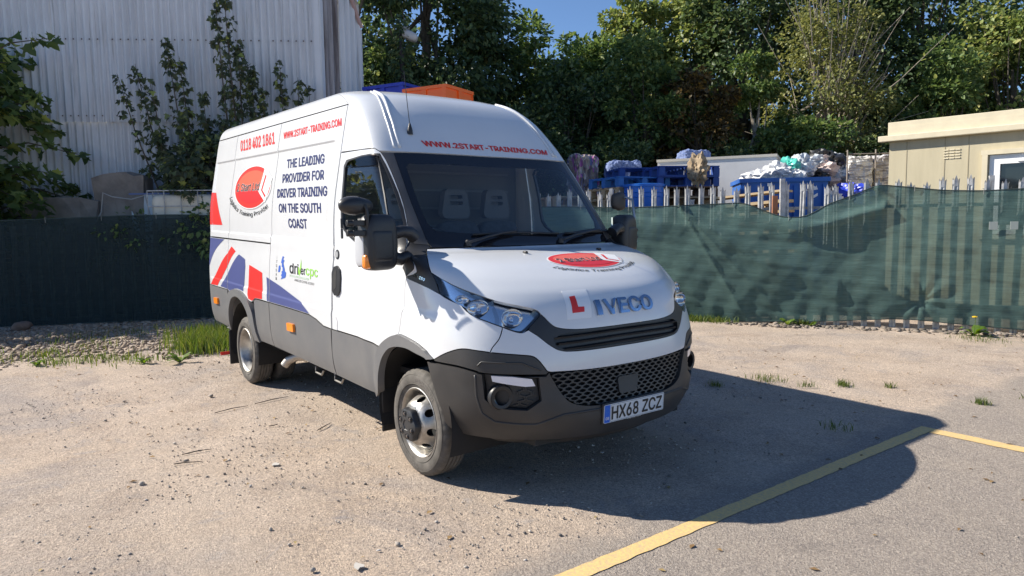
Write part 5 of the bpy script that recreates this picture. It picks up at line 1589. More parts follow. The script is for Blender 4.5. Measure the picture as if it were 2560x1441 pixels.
def text_on(name, body_, box, mat, parent, fn=body, bold=.02, off=.002, extrude=0.0, ex=0.0, shear=0.0):
    """box: four chart corners (lower left, lower right, upper right, upper left)"""
    V, F, _ = text_geo(body_, bold, extrude)
    b = np.array(box, float)
    u, v = V[:, 0:1], V[:, 1:2]
    uv = (b[0]*(1-u)+b[1]*u)*(1-v)+(b[3]*(1-u)+b[2]*u)*v
    P, N = fn(uv)
    P = P+N*(off+(V[:, 2:3]+1)*ex*.5 if extrude else off+V[:, 2:3])
    me = bpy.data.meshes.new(name)
    me.from_pydata([tuple(p) for p in P], [], F)
    me.update()
    return link(name, me, mat, parent)

def boxX(x0, x1, z0, z1): return [X(x0, z0), X(x1, z0), X(x1, z1), X(x0, z1)]
def boxT(s0, s1, t0, t1): return [T(s0, t0), T(s0, t1), T(s1, t1), T(s1, t0)]

# ---- outlines (right flank, mirrored for the left)
ws_side = [(2.698, -.505), (2.493, -.504), (2.324, -.5015), (2.163, -.499), (1.996, -.498), (1.902, -.497), (1.855, -.492)]
ws_half = Tl([(2.701, 0), (2.703, -.2), (2.703, -.39)]+ws_side+[(1.852, -.31), (1.85, -.18), (1.848, 0)])
seam_top = [(2.695, -.601), (2.626, -.5745), (2.50, -.56), (2.363, -.5485), (2.204, -.5475), (2.059, -.565), (1.971, -.589), (1.892, -.6216), (1.683, -.783), (1.40, -.92), (1.156, -1.03)]
seam_low = [(1.141, -1.0299), (.89, -1.0484), (.865, -1.0504), (.819, -1.0591), (.717, -1.0689), (.679, -1.0728)]
bon_side = [(1.833, -.524), (1.764, -.557), (1.535, -.6734), (1.372, -.759), (1.284, -.794)]
hl_top = [(1.280, -.7936), (1.180, -.7419), (1.085, -.6702), (1.021, -.5961), (.975, -.5259), (.945, -.4567), (.925, -.4054), (.907, -.3793), (.886, -.3696)]
hl_bot = [(1.011, -.8159), (.988, -.7904), (.964, -.7482), (.942, -.7046), (.924, -.693), (.902, -.677), (.875, -.6432), (.849, -.5853), (.821, -.528), (.797, -.4806), (.789, -.4556), (.793, -.441), (.821, -.418)]
lip = [(.869, -.3591), (.824, -.3341), (.803, -.3055), (.791, -.2543), (.786, -.1996), (.785, -.1), (.785, 0)]
gr_bot = [(.803, -.4261), (.768, -.3915), (.71, -.3468), (.678, -.3096), (.667, -.2484), (.664, -.1), (.664, 0)]
fs_seam = [(.813, -.5264), (.757, -.5411), (.709, -.5699), (.681, -.5808)]
fs_bot = [(.681, -.581), (.675, -.5266), (.666, -.4589), (.656, -.4169), (.629, -.3946), (.592, -.3773), (.564, -.362), (.559, -.3213), (.552, -.2178), (.548, -.1), (.547, 0)]
arch_out = [(.242, -1.1374), (.426, -1.1323), (.558, -1.1214), (.640, -1.0977), (.684, -1.0708), (.682, -1.0492), (.662, -1.021), (.627, -.9915), (.598, -.9291)]
arch_in = [(.185, -1.1353), (.251, -1.1221), (.383, -1.1179), (.484, -1.1108), (.563, -1.0959), (.602, -1.0756), (.617, -1.046), (.604, -1.0175), (.588, -.975)]
trim_top = [(.596, -.9242), (.650, -.8279), (.689, -.723), (.687, -.6334), (.681, -.5808)]
trim_bot = [(.586, -.9196), (.586, -.883), (.587, -.7469), (.573, -.6549), (.561, -.6134), (.554, -.4627), (.548, -.372)]
mesh_side = [(.561, -.3611), (.451, -.3267), (.389, -.2991), (.359, -.2624), (.342, -.2106), (.338, -.1536), (.334, -.08), (.333, 0)]
fog = [(.550, -.617), (.551, -.5409), (.533, -.4009), (.403, -.3979), (.350, -.4534), (.364, -.5733), (.411, -.6103), (.493, -.6127)]

def S(l, i=0, j=None, n=4):
    """smooth run of an outline from its point i to its point j"""
    a = np.array(l, float); j = len(a)-1 if j is None else j
    out = []
    for k in range(i, j):
        p0, p1, p2, p3 = a[max(k-1, 0)], a[k], a[k+1], a[min(k+2, len(a)-1)]
        for m in range(n):
            t = m/n
            c = .5*((2*p1)+(p2-p0)*t+(2*p0-5*p1+4*p2-p3)*t*t+(3*p1-p0-3*p2+p3)*t**3)
            out.append(tuple(c))
    out.append(tuple(a[j]))
    return out
# ---- bonnet, windscreen, pillars, lamps, bumper
bonnet = panel('bonnet', sym(Tl([(1.838, 0), (1.838, -.18), (1.84, -.31), (1.838, -.436)]+S(bon_side)+S(hl_top)+S(lip))), WHITE, res=.03, depth=.03)
frit_hole = Tl([(2.60, 0), (2.605, -.25), (2.60, -.44), (2.56, -.463), (2.324, -.465), (2.05, -.462), (1.99, -.44), (1.955, -.2), (1.95, 0)])
panel('windscreen_border', sym(ws_half), FRIT, holes=[sym(frit_hole)], depth=.006, gap=.001)
panel('windscreen', sym(frit_hole), glass('laminated_glass', (.84, .90, .91), 1.9), depth=0, gap=0)
panel('a_pillar', Tl(S(ws_side, 0, 5)+[(1.88, -.5005), (1.892, -.577), (1.993, -.583)]+S(seam_top, 0, 5)[::-1]), pm('pillar_plastic', (.085, .08, .078), .33, var=.15, vscale=4, bump=.03, bscale=300), both=True, gap=.002)
cowl = panel('cowl_panel', Tl([(1.993, -.584)]+S(seam_top, 6)+[(1.141, -1.0285), (1.06, -.90), (1.011, -.817), (1.16, -.803)]+S(bon_side)[::-1]+[(1.85, -.497), (1.88, -.5015), (1.892, -.577)]), BLACKP, both=True)
wing = panel('wing', Tl(S(seam_low)+S(arch_out, 4)+S(trim_top)+S(fs_seam)[::-1]+S(hl_bot, 0, 8)[::-1]+[(1.06, -.90)]), WHITE, both=True)
fascia = panel('front_panel', sym(Tl(S(fs_bot)[::-1]+S(fs_seam)[::-1]+S(hl_bot, 8, 11)+S(gr_bot))[::-1]), WHITE, res=.03)
bump_top = panel('bumper_top_trim', Tl(S(trim_top)+S(fs_bot, 1, 6)+S(trim_bot)[::-1]), BUMPM, both=True, depth=.03)
bl = [(.572, -.99), (.578, -.92), (.578, -.883), (.579, -.7469), (.565, -.6549), (.553, -.6134), (.546, -.4627), (.54, -.374)]
bot = [(.150, 0), (.150, -.16), (.150, -.30), (.150, -.4611), (.15, -.634), (.158, -.775), (.205, -.8375), (.288, -.8559), (.403, -.9011)]
bumper = panel('bumper', sym(Tl(S(mesh_side)[::-1]+S(bl)[::-1]+S(bot)[::-1])), BUMPM, holes=[Tl(fog), mir(Tl(fog))], depth=.05, off=.004)
panel('bumper_skirt', sym(Tl([(.16, 0), (.16, -.3), (.165, -.62), (.09, -.66), (.03, -.6), (.012, -.3), (.01, 0)])), pm('skirt_plastic', (.05, .045, .04), .6, var=.2), off=-.045, depth=.02)
# moulded step line across the lower bumper
def ridge(name, path, mat, parent, rad=.006, off=.0, closed=False, n=6):
    p = np.array(Tl(path)); 
    q = []
    for i in range(len(p)-1):
        for k in range(5): q.append(p[i]+(p[i+1]-p[i])*k/5)
    q.append(p[-1])
    P, N = body(q)
    return MB().tube([tuple(v) for v in P+N*off], rad, n).build(name, mat, parent, smooth=180)
crease = [(.548, -.6495), (.423, -.6474), (.322, -.6318), (.275, -.5853), (.263, -.4833), (.261, -.4313), (.310, -.3228), (.314, -.2137), (.314, -.1)]
ridge('moulding', crease, BUMPM, bumper, .008, .003)
ridge('moulding', [(s, -t) for s, t in crease], BUMPM, bumper, .008, .003)
for sg in (1, -1):
    ridge('moulding', [(.60, sg*-.64), (.625, sg*-.62), (.622, sg*-.46), (.575, sg*-.39)], BUMPM, bump_top[0 if sg > 0 else 1], .005, .001)
    fg = fog if sg > 0 else [(s, -t) for s, t in fog]
    lampb = panel('fog_lamp_housing', Tl(fg), MESHM, off=-.032, depth=.0)
    drl = [(.547, -.5807), (.543, -.4982), (.527, -.4241), (.486, -.4131), (.484, -.4489), (.498, -.5105), (.514, -.576)]
    panel('daytime_lamp', Tl([(s, sg*t) for s, t in drl]), pm('frosted_lamp', (.78, .76, .80), .18, coat=.6), off=-.006, depth=.025, gap=0, parent=lampb)
    c0, n0 = [v[0] for v in body([T(.422, sg*-.548)])]
    fr = MB().lathe([(.068, .02), (.074, .012), (.074, -.03), (.058, -.035), (.050, .0), (.046, .018), (.060, .022), (.066, .022)][::-1], 32, 'z').mesh('fog_lamp_ring', 40)
    fo = link('fog_lamp_ring', fr, BLACKP, lampb, loc=tuple(c0-n0*.022))
    fo.rotation_euler = Vector((1.0, sg*-.25, 0)).to_track_quat('Z', 'Y').to_euler()
    MB().lathe([(.0001, -.03), (.03, -.028), (.05, -.02)], 24, 'z').build('fog_lamp_glass', pm('fog_dark', (.02, .02, .022), .12, coat=.6), lampb, 40, loc=fo.location, rot=fo.rotation_euler)
# honeycomb lattices
def honeycomb(name, outline, cell, wid, mat, parent, off, dep):
    poly = np.array(outline); lo, hi = poly.min(0), poly.max(0)
    mb = MB(); dx, dy = cell, cell*.62
    seen = set()
    rows = int((hi[1]-lo[1])/(dy*.75))+2; cols = int((hi[0]-lo[0])/dx)+2
    for r in range(rows):
        for c in range(cols):
            cx, cy = lo[0]+c*dx+(dx/2 if r % 2 else 0), lo[1]+r*dy*.75
            pts = [(cx+dx/2*math.sin(a), cy+dy/2*math.cos(a)) for a in [k*math.pi/3 for k in range(6)]]
            for k in range(6):
                a, b = pts[k], pts[(k+1) % 6]
                key = (round((a[0]+b[0])*500), round((a[1]+b[1])*500))
                if key in seen: continue
                seen.add(key)
                if not inside(np.array([a, b]), poly).all(): continue
                d = np.array(b)-a; d /= np.hypot(*d); n = np.array([-d[1], d[0]])*wid/2
                q = np.array([a-n, b-n, b+n, a+n])
                P, N = body(q)
                v = [tuple(x) for x in P+N*off]+[tuple(x) for x in P+N*(off-dep)]
                mb.add(v, [(0, 1, 2, 3), (0, 4, 5, 1), (2, 6, 7, 3)])
    return mb.build(name, mat, parent)
lg = sym(Tl(S(fs_bot, 6, 10)[::-1]+S(mesh_side)[1:]))
lower_grille = panel('lower_grille', lg, DARK, off=-.04, depth=0, gap=0)
honeycomb('honeycomb', lg, .043, .006, pm('mesh_plastic', (.03, .03, .032), .4), lower_grille, -.012, .02)
for sg in (1, -1):
    fg = Tl([(s, sg*t) for s, t in [(.50, -.49), (.50, -.41), (.405, -.41), (.36, -.46), (.37, -.53), (.40, -.50)]])
    honeycomb('honeycomb', fg, .06, .006, BLACKP, lower_grille, -.022, .02)
panel('radar_cover', Tl([(.478, -.057), (.478, .044), (.465, .048), (.385, .032), (.376, .022), (.376, -.055), (.39, -.064), (.465, -.064)]), BLACKP, off=-.002, depth=.03, gap=0)
# upper grille with slats
ug = sym(Tl(S(lip)[::-1]+[(.886, -.3696), (.821, -.418)]+S(gr_bot)))
grille = panel('grille', ug, BLACKP, off=-.022, depth=.0, gap=.0)
for s0, th in ((.757, .33), (.722, .315), (.688, .295)):
    pa = [T(s0, -th+.0)]
    mb = MB(); n = 30
    P, N = body([T(s0-.008*abs(k/n*2-1)**2, -th+2*th*k/n) for k in range(n+1)])
    v, f = [], []
    for p, q in zip(P, N):
        v += [tuple(p-q*.02+np.array([0, 0, -.004])), tuple(p-q*.001+np.array([0, 0, -.006])), tuple(p+q*.004+np.array([0, 0, .003])), tuple(p-q*.02+np.array([0, 0, .012]))]
    for k in range(n):
        for j in range(4): f.append((k*4+j, (k+1)*4+j, (k+1)*4+(j+1) % 4, k*4+(j+1) % 4))
    mb.add(v, f).build('grille_slat', BLACKP, grille, 50, fix=True)
panel('grille_surround', ug, BLACKP, holes=[sym(Tl([(.773, 0), (.773, -.26), (.768, -.305), (.74, -.335), (.70, -.325), (.678, -.28), (.674, 0)]))], depth=.025, gap=.001, res=.03)

# ---- headlights
for sg in (1, -1):
    M = lambda l: Tl([(s, sg*t) for s, t in l])
    hl_poly = S(hl_top)+S(hl_bot)[::-1]
    hl = panel('headlight', M(hl_poly), pm('lamp_bowl', (.80, .82, .85), .2, metal=1), off=-.05, depth=0, gap=0, res=.03)
    panel('lens', M(hl_poly), LENS, parent=hl, off=.0, depth=0, gap=.004, res=.03)
    ctr = np.array(hl_poly).mean(0)
    inner = [(ctr[0]+(s-ctr[0])*.93+.002, ctr[1]+(t-ctr[1])*.965-.004) for s, t in hl_poly]
    panel('bezel', M(hl_poly), FRIT, holes=[M(inner)], parent=hl, off=-.006, depth=.045, gap=.002, res=.03)
    for (s0, t0, r0, cmat, asp) in ((.935, -.625, .046, CHROME, 1.5), (.875, -.485, .052, CHROME, 1.35), (.985, -.69, .026, CHROME, 1.6)):
        P, N = body([T(s0, sg*t0)])
        mb = MB().lathe([(r0*math.sin(a), r0*.72*(1-math.cos(a))*1.5-r0*.9) for a in np.linspace(.05, 1.5, 10)], 28, 'z')
        o = mb.build('reflector', cmat, hl, 60, loc=tuple(P[0]-N[0]*.012))
        o.rotation_euler = Vector((N[0][0]+.9, N[0][1]*.6, N[0][2]*.4)).to_track_quat('Z', 'Y').to_euler()
        o.scale = (asp, 1, 1)
        MB().lathe([(.0001, .012), (.012, .006), (.014, -.01)], 12, 'z').build('bulb', pm('bulb_glass', (.7, .75, .85), .05, metal=.6), hl, 60, loc=tuple(P[0]-N[0]*.04))
    fin = None and [(1.21, -.77), (1.12, -.715), (1.05, -.65), (1.03, -.66), (1.09, -.735), (1.17, -.785)]
    fin and panel('side_reflector', M(fin), pm('clear_reflector', (.75, .77, .80), .12, metal=1), parent=hl, off=-.03, depth=.02, gap=0, res=.02)
    panel('divider', M([(.93, -.56), (.865, -.555), (.838, -.56), (.835, -.54), (.868, -.535), (.95, -.545)]), pm('lamp_silver', (.6, .61, .63), .2, metal=1), parent=hl, off=-.02, depth=.03, gap=0, res=.02)

# ---- doors
win = [(2.600, -1.1005), (2.656, -1.0856), (2.682, -1.02), (2.686, -.80), (2.686, -.6698), (2.686, -.616), (2.577, -.5878), (2.454, -.5706), (2.327, -.5564), (2.178, -.5572), (2.050, -.5739), (1.98, -.60)]
winb = [X(-.25, 1.425), X(-.40, 1.405), X(-.55, 1.41), X(-.71, 1.443), X(-.83, 1.478), X(-.928, 1.514), X(-1.00, 1.55), X(-1.045, 1.60), X(-1.06, 1.673), X(-1.066, 1.821)]
winpoly = Tl(win)+winb
dfront = Tl([(2.736, -1.02), (2.732, -.80), (2.732, -.6707), (2.712, -.625)])+Tl(S(seam_top)+S(seam_low)+S(arch_out, 2, 4)[::-1])
door_out = dfront+XP([(-.362, .787), (-.73, .803), (-1.176, .798), (-1.176, 2.13)], False)
doors = panel('door', door_out, WHITE, holes=[winpoly], both=True, res=.03)
def shrink(poly, k):
    p = np.array(poly); c = p.mean(0); return [tuple(c+(q-c)*k) for q in p]
for k, d in enumerate(doors):
    f = mir if k else (lambda l: l)
    inner = shrink(winpoly, .955)
    panel('window_seal', f(winpoly), BLACKP, holes=[f(inner)], parent=d, off=-.001, depth=.02, gap=.0005)
    panel('window_glass', f(inner), GLASS, parent=d, off=-.012, depth=0, gap=0)
    panel('wind_deflector', f(Tl([(2.60, -1.088), (2.645, -1.074), (2.672, -1.02), (2.676, -.80), (2.676, -.675), (2.575, -.70), (2.575, -1.0), (2.585, -1.088)])), glass('smoked_plastic', (.22, .19, .18), .6), parent=d, off=.004, depth=.003, gap=0)
    panel('quarter_bar', f([T(2.68, -.672), T(2.68, -.655), T(2.3, -.69), T(2.0, -.76), T(1.9, -.82), T(1.9, -.84), T(2.0, -.78), T(2.3, -.71)]), BLACKP, parent=d, off=-.003, depth=.012, gap=0)
    panel('mirror_mount', f(Tl([(1.98, -.60), (1.892, -.628), (1.683, -.788), (1.40, -.925), (1.165, -1.028), (1.30, -1.03), (1.62, -.93), (1.82, -.78), (1.94, -.69)])), BLACKP, parent=d, off=.006, depth=.02, gap=.001)
    panel('lower_cladding', f([X(-1.185, .792), X(-.73, .797), X(-.366, .781)]+Tl([(.426, -1.1323), (.242, -1.1374)])+[X(-.51, .428), X(-1.2, .432), X(-1.2, .6)]), CLAD, parent=d, off=.004)
    for sgn in ((-1,) if k == 0 else (1,)):
        # pull handle; the hollow's shade is a flat dark patch laid on top
        hp = [(-1.181, 1.225), (-1.15, 1.272), (-1.09, 1.285), (-1.04, 1.26), (-1.02, 1.2), (-1.022, 1.10), (-1.06, 1.062), (-1.12, 1.06), (-1.16, 1.09)]
        panel('handle', [X(a, b, sgn) for a, b in hp], BLACKP, parent=d, off=.012, depth=.02, gap=0, res=.02)
        panel('handle_shade_patch', [X(-1.155+.0, 1.19, sgn), X(-1.12, 1.25, sgn), X(-1.09, 1.25, sgn), X(-1.085, 1.12, sgn), X(-1.12, 1.10, sgn), X(-1.15, 1.12, sgn)], DARK, parent=d, off=.0135, depth=0, gap=0, res=.02)
        circ = [X(-1.111+.034*math.cos(a), 1.368+.036*math.sin(a), sgn) for a in np.linspace(0, 2*math.pi, 16, endpoint=False)]
        panel('lock_cap', circ, BLACKP, parent=d, off=.004, depth=.006, gap=0, res=.015)
        circ = [X(-1.111+.022*math.cos(a), 1.368+.024*math.sin(a), sgn) for a in np.linspace(0, 2*math.pi, 16, endpoint=False)]
        panel('lock_barrel', circ, pm('lock_grey', (.35, .36, .37), .35), parent=d, off=.007, depth=.004, gap=0, res=.015)
        panel('fuel_flap', [X(-1.165, .90, sgn), X(-1.10, .902, sgn), X(-1.075, .87, sgn), X(-1.085, .80, sgn), X(-1.17, .80, sgn)], WHITE, parent=d, off=.003, depth=.004, gap=.0, res=.02)

# ---- flank panels, cladding, roof
def rows(x0, x1, zs, d=.03):
    return [[X(x, z) for x in np.arange(x0+.012, x1, d)] for z in zs]
FEAT = [1.435, 1.446, 1.452, 1.458, 1.464, 1.472, 1.482, 2.212, 2.222, 2.228, 2.234, 2.240, 2.248, 2.258, .905, .915, .922, .93, .938, .946, .955]
ct2 = [(-1.20, .795), (-1.348, .798), (-1.494, .833), (-1.648, .853), (-2.102, .853), (-2.64, .848)]
side_front = panel('side_panel', XP([(-1.187, 2.495)]+ct2+[(-2.64, 2.495)]), WHITE, both=True, extra=rows(-2.64, -1.187, FEAT))
panel('side_cladding', XP([(a, b-.006) for a, b in ct2]+[(-2.64, .43), (-1.206, .432)]), CLAD, both=True, off=.004)
ra = [(-2.65, .847), (-3.052, .84), (-3.175, .797), (-3.292, .806), (-3.40, .848), (-3.529, .872), (-3.65, .876), (-3.747, .868), (-3.85, .845), (-3.927, .82), (-3.995, .842)]
side_mid_low = panel('lower_side_panel', XP([(-2.65, 1.385)]+S(ra)+[(-4.015, .842), (-4.015, 1.385)]), WHITE, both=True, extra=rows(-4.0, -2.65, FEAT))
side_mid = panel('side_panel', XP([(-2.65, 2.495), (-2.65, 1.395), (-4.015, 1.395), (-4.015, 2.495)]), WHITE, both=True, extra=rows(-4.0, -2.65, FEAT))
side_rear = panel('rear_side_panel', XP([(-4.025, 2.495), (-4.025, 1.395), (-4.77, 1.395), (-4.77, 2.495)]), WHITE, both=True, extra=rows(-4.77, -4.025, FEAT))
side_rear_low = panel('rear_lower_panel', XP([(-4.025, 1.385), (-4.025, .842), (-4.77, .838), (-4.77, 1.385)]), WHITE, both=True, extra=rows(-4.77, -4.025, FEAT))
panel('side_cladding', [X(-2.65, .841), X(-3.052, .834), X(-3.10, .81), X(-3.075, .6), X(-3.06, .42), X(-2.65, .43)], CLAD, both=True, off=.004)
panel('side_cladding', [X(-4.02, .836), X(-4.77, .832), X(-4.77, .42), X(-4.23, .405), X(-4.05, .5), X(-4.01, .7)], CLAD, both=True, off=.004)
arch_f = Tl(S(arch_out)+S(arch_in)[::-1])
panel('wheel_arch_trim', arch_f, CLAD, both=True, off=.022, depth=.05, gap=0)
ro = [(-3.061, .41), (-3.09, .55), (-3.123, .678), (-3.2, .755), (-3.292, .81), (-3.40, .85), (-3.529, .875), (-3.65, .878), (-3.747, .871), (-3.85, .848), (-3.927, .82), (-3.985, .74), (-4.01, .6), (-4.05, .5), (-4.12, .42), (-4.229, .405)]
ri = [(-4.06, .40), (-4.012, .49), (-3.956, .632), (-3.873, .733), (-3.80, .775), (-3.715, .797), (-3.63, .803), (-3.543, .793), (-3.46, .77), (-3.387, .735), (-3.31, .68), (-3.25, .59), (-3.226, .517), (-3.211, .41)]
panel('wheel_arch_trim', [X(*p) for p in S(ro)+S(ri)], CLAD, both=True, off=.022, depth=.05, gap=0)
dome = panel('cab_roof', sym([T(SMAX-.002, 0)]+Tl([(SMAX-.002, -.3), (SMAX-.002, -.7)])+[T(SMAX-.002, -1), T(3.45, -.97)]+XP([(-1.175, 2.50), (-1.176, 2.138)], False)+[T(2.74, -1.02), T(2.738, -.80), T(2.737, -.67), T(2.713, -.622), T(2.708, -.50), T(2.71, -.39), T(2.71, -.2), T(2.708, 0)]), WHITE, depth=.02)
panel('roof_side', [X(-1.18, 2.502), X(-4.77, 2.502), (float(g_of_t(-2)), SMAX-.002), T(SMAX-.002, -1.0), T(3.45, -.975)], WHITE, both=True, gap=.002, depth=.0)
P0 = shell_pt(SMAX-.002, np.r_[np.linspace(-2, -1, 20), np.linspace(-1, 1, 40), np.linspace(1, 2, 20)])
MB().add([tuple(p) for p in P0], [tuple(range(len(P0)))]).build('roof_top', WHITE, VAN)
Pb = shell_pt(np.linspace(.17, SMAX-.002, 30), -2.0); Pc = Pb*[1, -1, 1]
mid = len(Pb)
for sgn, nm in ((-1, 'rear_door'), (1, 'rear_door')):
    PP = [tuple(p*[1, -sgn, 1]+[-.001, 0, 0]) for p in Pb]
    PP += [(PP[-1][0], 0.003*sgn, PP[-1][2]), (PP[0][0], .003*sgn, PP[0][2])]
    o = MB().add(PP, [tuple(range(len(PP)))]).build(nm, WHITE, VAN)
for sg in (1, -1):
    ridge('roof_drip_rail', [(3.50, sg*-.505), (3.35, sg*-.475), (3.08, sg*-.482), (2.895, sg*-.475), (2.748, sg*-.466)], WHITE, dome, .012, .004)
    ridge('roof_drip_rail', [(3.50, sg*-.53), (3.35, sg*-.512), (3.03, sg*-.515), (2.86, sg*-.502), (2.745, sg*-.495)], WHITE, dome, .008, .002)

# ---- side marker lamps
for sg in (-1, 1):
    for x0, z0 in ((-2.06, .692), (-4.46, .676)):
        panel('marker_lamp', [X(x0-.075, z0-.034, sg), X(x0+.075, z0-.03, sg), X(x0+.075, z0+.036, sg), X(x0-.075, z0+.032, sg)], AMBER, off=.025, depth=.028, gap=0, res=.03)

# ---- wheels
def tyre_mesh():
    prof = [(.212, .070), (.222, .080), (.232, .086), (.240, .090), (.262, .097), (.285, .0985), (.300, .097), (.312, .093), (.322, .088), (.333, .080), (.341, .071), (.345, .060)]
    for a in (.042, .014, -.014, -.042):
        prof += [(.3455, a+.0035), (.336, a+.0025), (.336, a-.0025), (.3455, a-.0035)]
    prof += [(.345, -.060), (.341, -.071), (.333, -.080), (.312, -.093), (.285, -.0985), (.24, -.09), (.212, -.07)]
    n = 144
    def mod(k, j, r, h):
        if k % 4 == 0 and (8 <= j <= 11): r -= .006 if j > 8 else .003
        if k % 4 == 0 and (28 <= j <= 30): r -= .006
        return r, h
    return MB().lathe(prof, n, 'y', mod=mod).mesh('tyre', 38, fix=True)
TYRE = tyre_mesh()
def disc_fn(prof):
    pr = np.array(sorted(prof))
    def fn(uv):
        uv = np.atleast_2d(np.asarray(uv, float))
        def f(p):
            r = np.hypot(p[:, 0], p[:, 1])
            return np.stack([p[:, 0], np.interp(r, pr[:, 0], pr[:, 1]), p[:, 1]], 1)
        e = 1e-3
        P = f(uv); a = f(uv+[e, 0])-f(uv-[e, 0]); b = f(uv+[0, e])-f(uv-[0, e])
        N = np.cross(b, a); N /= np.linalg.norm(N, axis=1)[:, None]
        return P, N
    return fn
def circle(r, n, cx=0, cy=0, rx=1, ry=1, rot=0):
    out = []
    for k in range(n):
        a = 2*math.pi*k/n
        x, y = r*rx*math.cos(a), r*ry*math.sin(a)
        out.append((cx+x*math.cos(rot)-y*math.sin(rot), cy+x*math.sin(rot)+y*math.cos(rot)))
    return out
# outward = +y in wheel space
_pf = [(0, .128), (.1, .128), (.118, .124), (.135, .113), (.150, .094), (.165, .066), (.178, .036), (.19, .010), (.25, -.01)]
hh = [circle(.021, 16, .158*math.cos(a), .158*math.sin(a), .75, 1.25, a) for a in [2*math.pi*k/8+.2 for k in range(8)]]
DISC_F = patch_mesh('rim_disc', disc_fn(_pf), circle(.192, 64), [circle(.085, 32)]+hh, .014, .008)
RIM_F = MB().lathe([(.208, .062), (.224, .074), (.228, .082), (.222, .085), (.214, .080), (.206, .066), (.200, .045), (.196, .02), (.192, .0), (.190, -.03)], 64, 'y').mesh('rim', 40, fix=True)
RIM_R = MB().lathe([(.212, .072), (.226, .082), (.228, .088), (.222, .092), (.214, .086), (.206, .070), (.203, .045), (.192, .03), (.188, -.02), (.183, -.055), (.160, -.072), (.12, -.078), (.08, -.075), (.0001, -.075)], 64, 'y').mesh('rim', 40, fix=True)
WELL = MB().lathe([(.205, -.03), (.17, -.045), (.0001, -.05)], 40, 'y').mesh('wheel_back', 60, fix=True)
# hub cap: six lobed plastic cover
def cap_mesh():
    mb = MB(); n = 72; v = []; f = []
    prof = [(1.0, .080), (1.0, .118), (.94, .130), (.80, .136), (.55, .138), (.34, .139), (.30, .134), (.0001, .134)]
    for k in range(n):
        a = 2*math.pi*k/n
        R = .106+.006*math.cos(6*a)
        for r, h in prof: v.append((R*r*math.cos(a), h, R*r*math.sin(a)))
    m = len(prof)
    for k in range(n):
        for j in range(m-1): f.append((k*m+j, k*m+j+1, ((k+1) % n)*m+j+1, ((k+1) % n)*m+j))
    return mb.add(v, f).mesh('hub_cap', 35, fix=True)
CAP = cap_mesh()
BOLTWELL = MB().lathe([(.021, .1405), (.019, .1415), (.017, .132), (.0001, .131)], 18, 'y').mesh('bolt_well', 40, fix=True)
BOLT = MB().lathe([(.0105, .130), (.0105, .146), (.008, .150), (.0001, .151)], 6, 'y').mesh('bolt', 30, fix=True)
def arc_text(name, s_, r0, r1, a_mid, span, mat, parent, y, bold=.02):
    V, F, asp = text_geo(s_, bold, 0.0)
    a = a_mid+span*(.5-V[:, 0]); r = r0+(r1-r0)*V[:, 1]
    me = bpy.data.meshes.new(name)
    # viewed from outside (+y looking towards -y) x runs to the left
    me.from_pydata([(-r_*math.cos(t), y+z_, r_*math.sin(t)) for r_, t, z_ in zip(r, a, V[:, 2])], [], F)
    me.update()
    return link(name, me, mat, parent)
TXTR = pm('tyre_lettering', (.165, .15, .135), .8)
def wheel(loc, out, rear=False, inner=False, spin=0.0):
    w = empty('wheel', loc, 0 if out > 0 else math.pi)
    w.parent = VAN
    w.rotation_euler = (0, 0, 0 if out > 0 else math.pi)
    t = link('tyre', TYRE, RUBBER, w)
    if inner: return w
    for a in (1.15, 4.3):
        arc_text('tyre_lettering', 'MICHELIN', .272, .297, a if out < 0 else a, .85, TXTR, t, .0995)
    for r_ in (.2525, .312):
        MB().lathe([(r_-.002, .092 if r_ < .3 else .0915), (r_, .0985 if r_ < .3 else .0955), (r_+.002, .094 if r_ < .3 else .0915)], 72, 'y').build('sidewall_rib', RUBBER, t, 60)
    if rear:
        link('rim', RIM_R, STEEL, w)
    else:
        r = link('rim', RIM_F, STEEL, w)
        link('rim_disc', DISC_F, pm('polished_steel', (.43, .415, .39), .42, metal=1, var=.2, vscale=14, rvar=.12), w)
        link('wheel_back', WELL, DARK, w)
        c = link('hub_cap', CAP, pm('hub_plastic', (.028, .029, .032), .42), w, loc=(0, .035, 0))
        for k in range(6):
            a = 2*math.pi*k/6+.35
            link('bolt_well', BOLTWELL, DARK, c, loc=(.072*math.cos(a), -.001, .072*math.sin(a)))
            link('bolt', BOLT, pm('bolt_steel', (.22, .19, .17), .45, metal=.8), c, loc=(.072*math.cos(a), -.006, .072*math.sin(a)))
    return w
for sg in (-1, 1):
    wheel((0, sg*.862, .345), sg)
    wheel((-3.518, sg*.900, .345), sg, rear=True)
    wheel((-3.518, sg*.665, .345), sg, rear=True, inner=True)
    for x0, R0, zc in ((0, .47, .40), (-3.58, .46, .40)):
        prof_n = 20
        mb = MB(); v = []; f = []
        for k in range(prof_n+1):
            a = math.pi*(k/prof_n*1.24-.12)
            for yy in (.985, .50): v.append((x0+R0*math.cos(a)*1.0, sg*yy, zc+R0*math.sin(a)*.95))
        for k in range(prof_n): f.append((k*2, k*2+1, k*2+3, k*2+2))
        f.append(tuple(range(1, 2*prof_n+2, 2)))
        mb.add(v, f).build('wheel_well', DARK, VAN, 60)
    # mud flaps
    MB().box((-.47, sg*.845, .35), (.018, .25, .34)).build('mud_flap', BLACKP, VAN, bevel=.01)
    MB().box((-4.11, sg*.80, .30), (.018, .40, .38)).build('mud_flap', BLACKP, VAN, bevel=.01)
MB().box((-4.13, -1.02, .235), (.01, .14, .035)).build('reflector_strip', REDM, VAN)

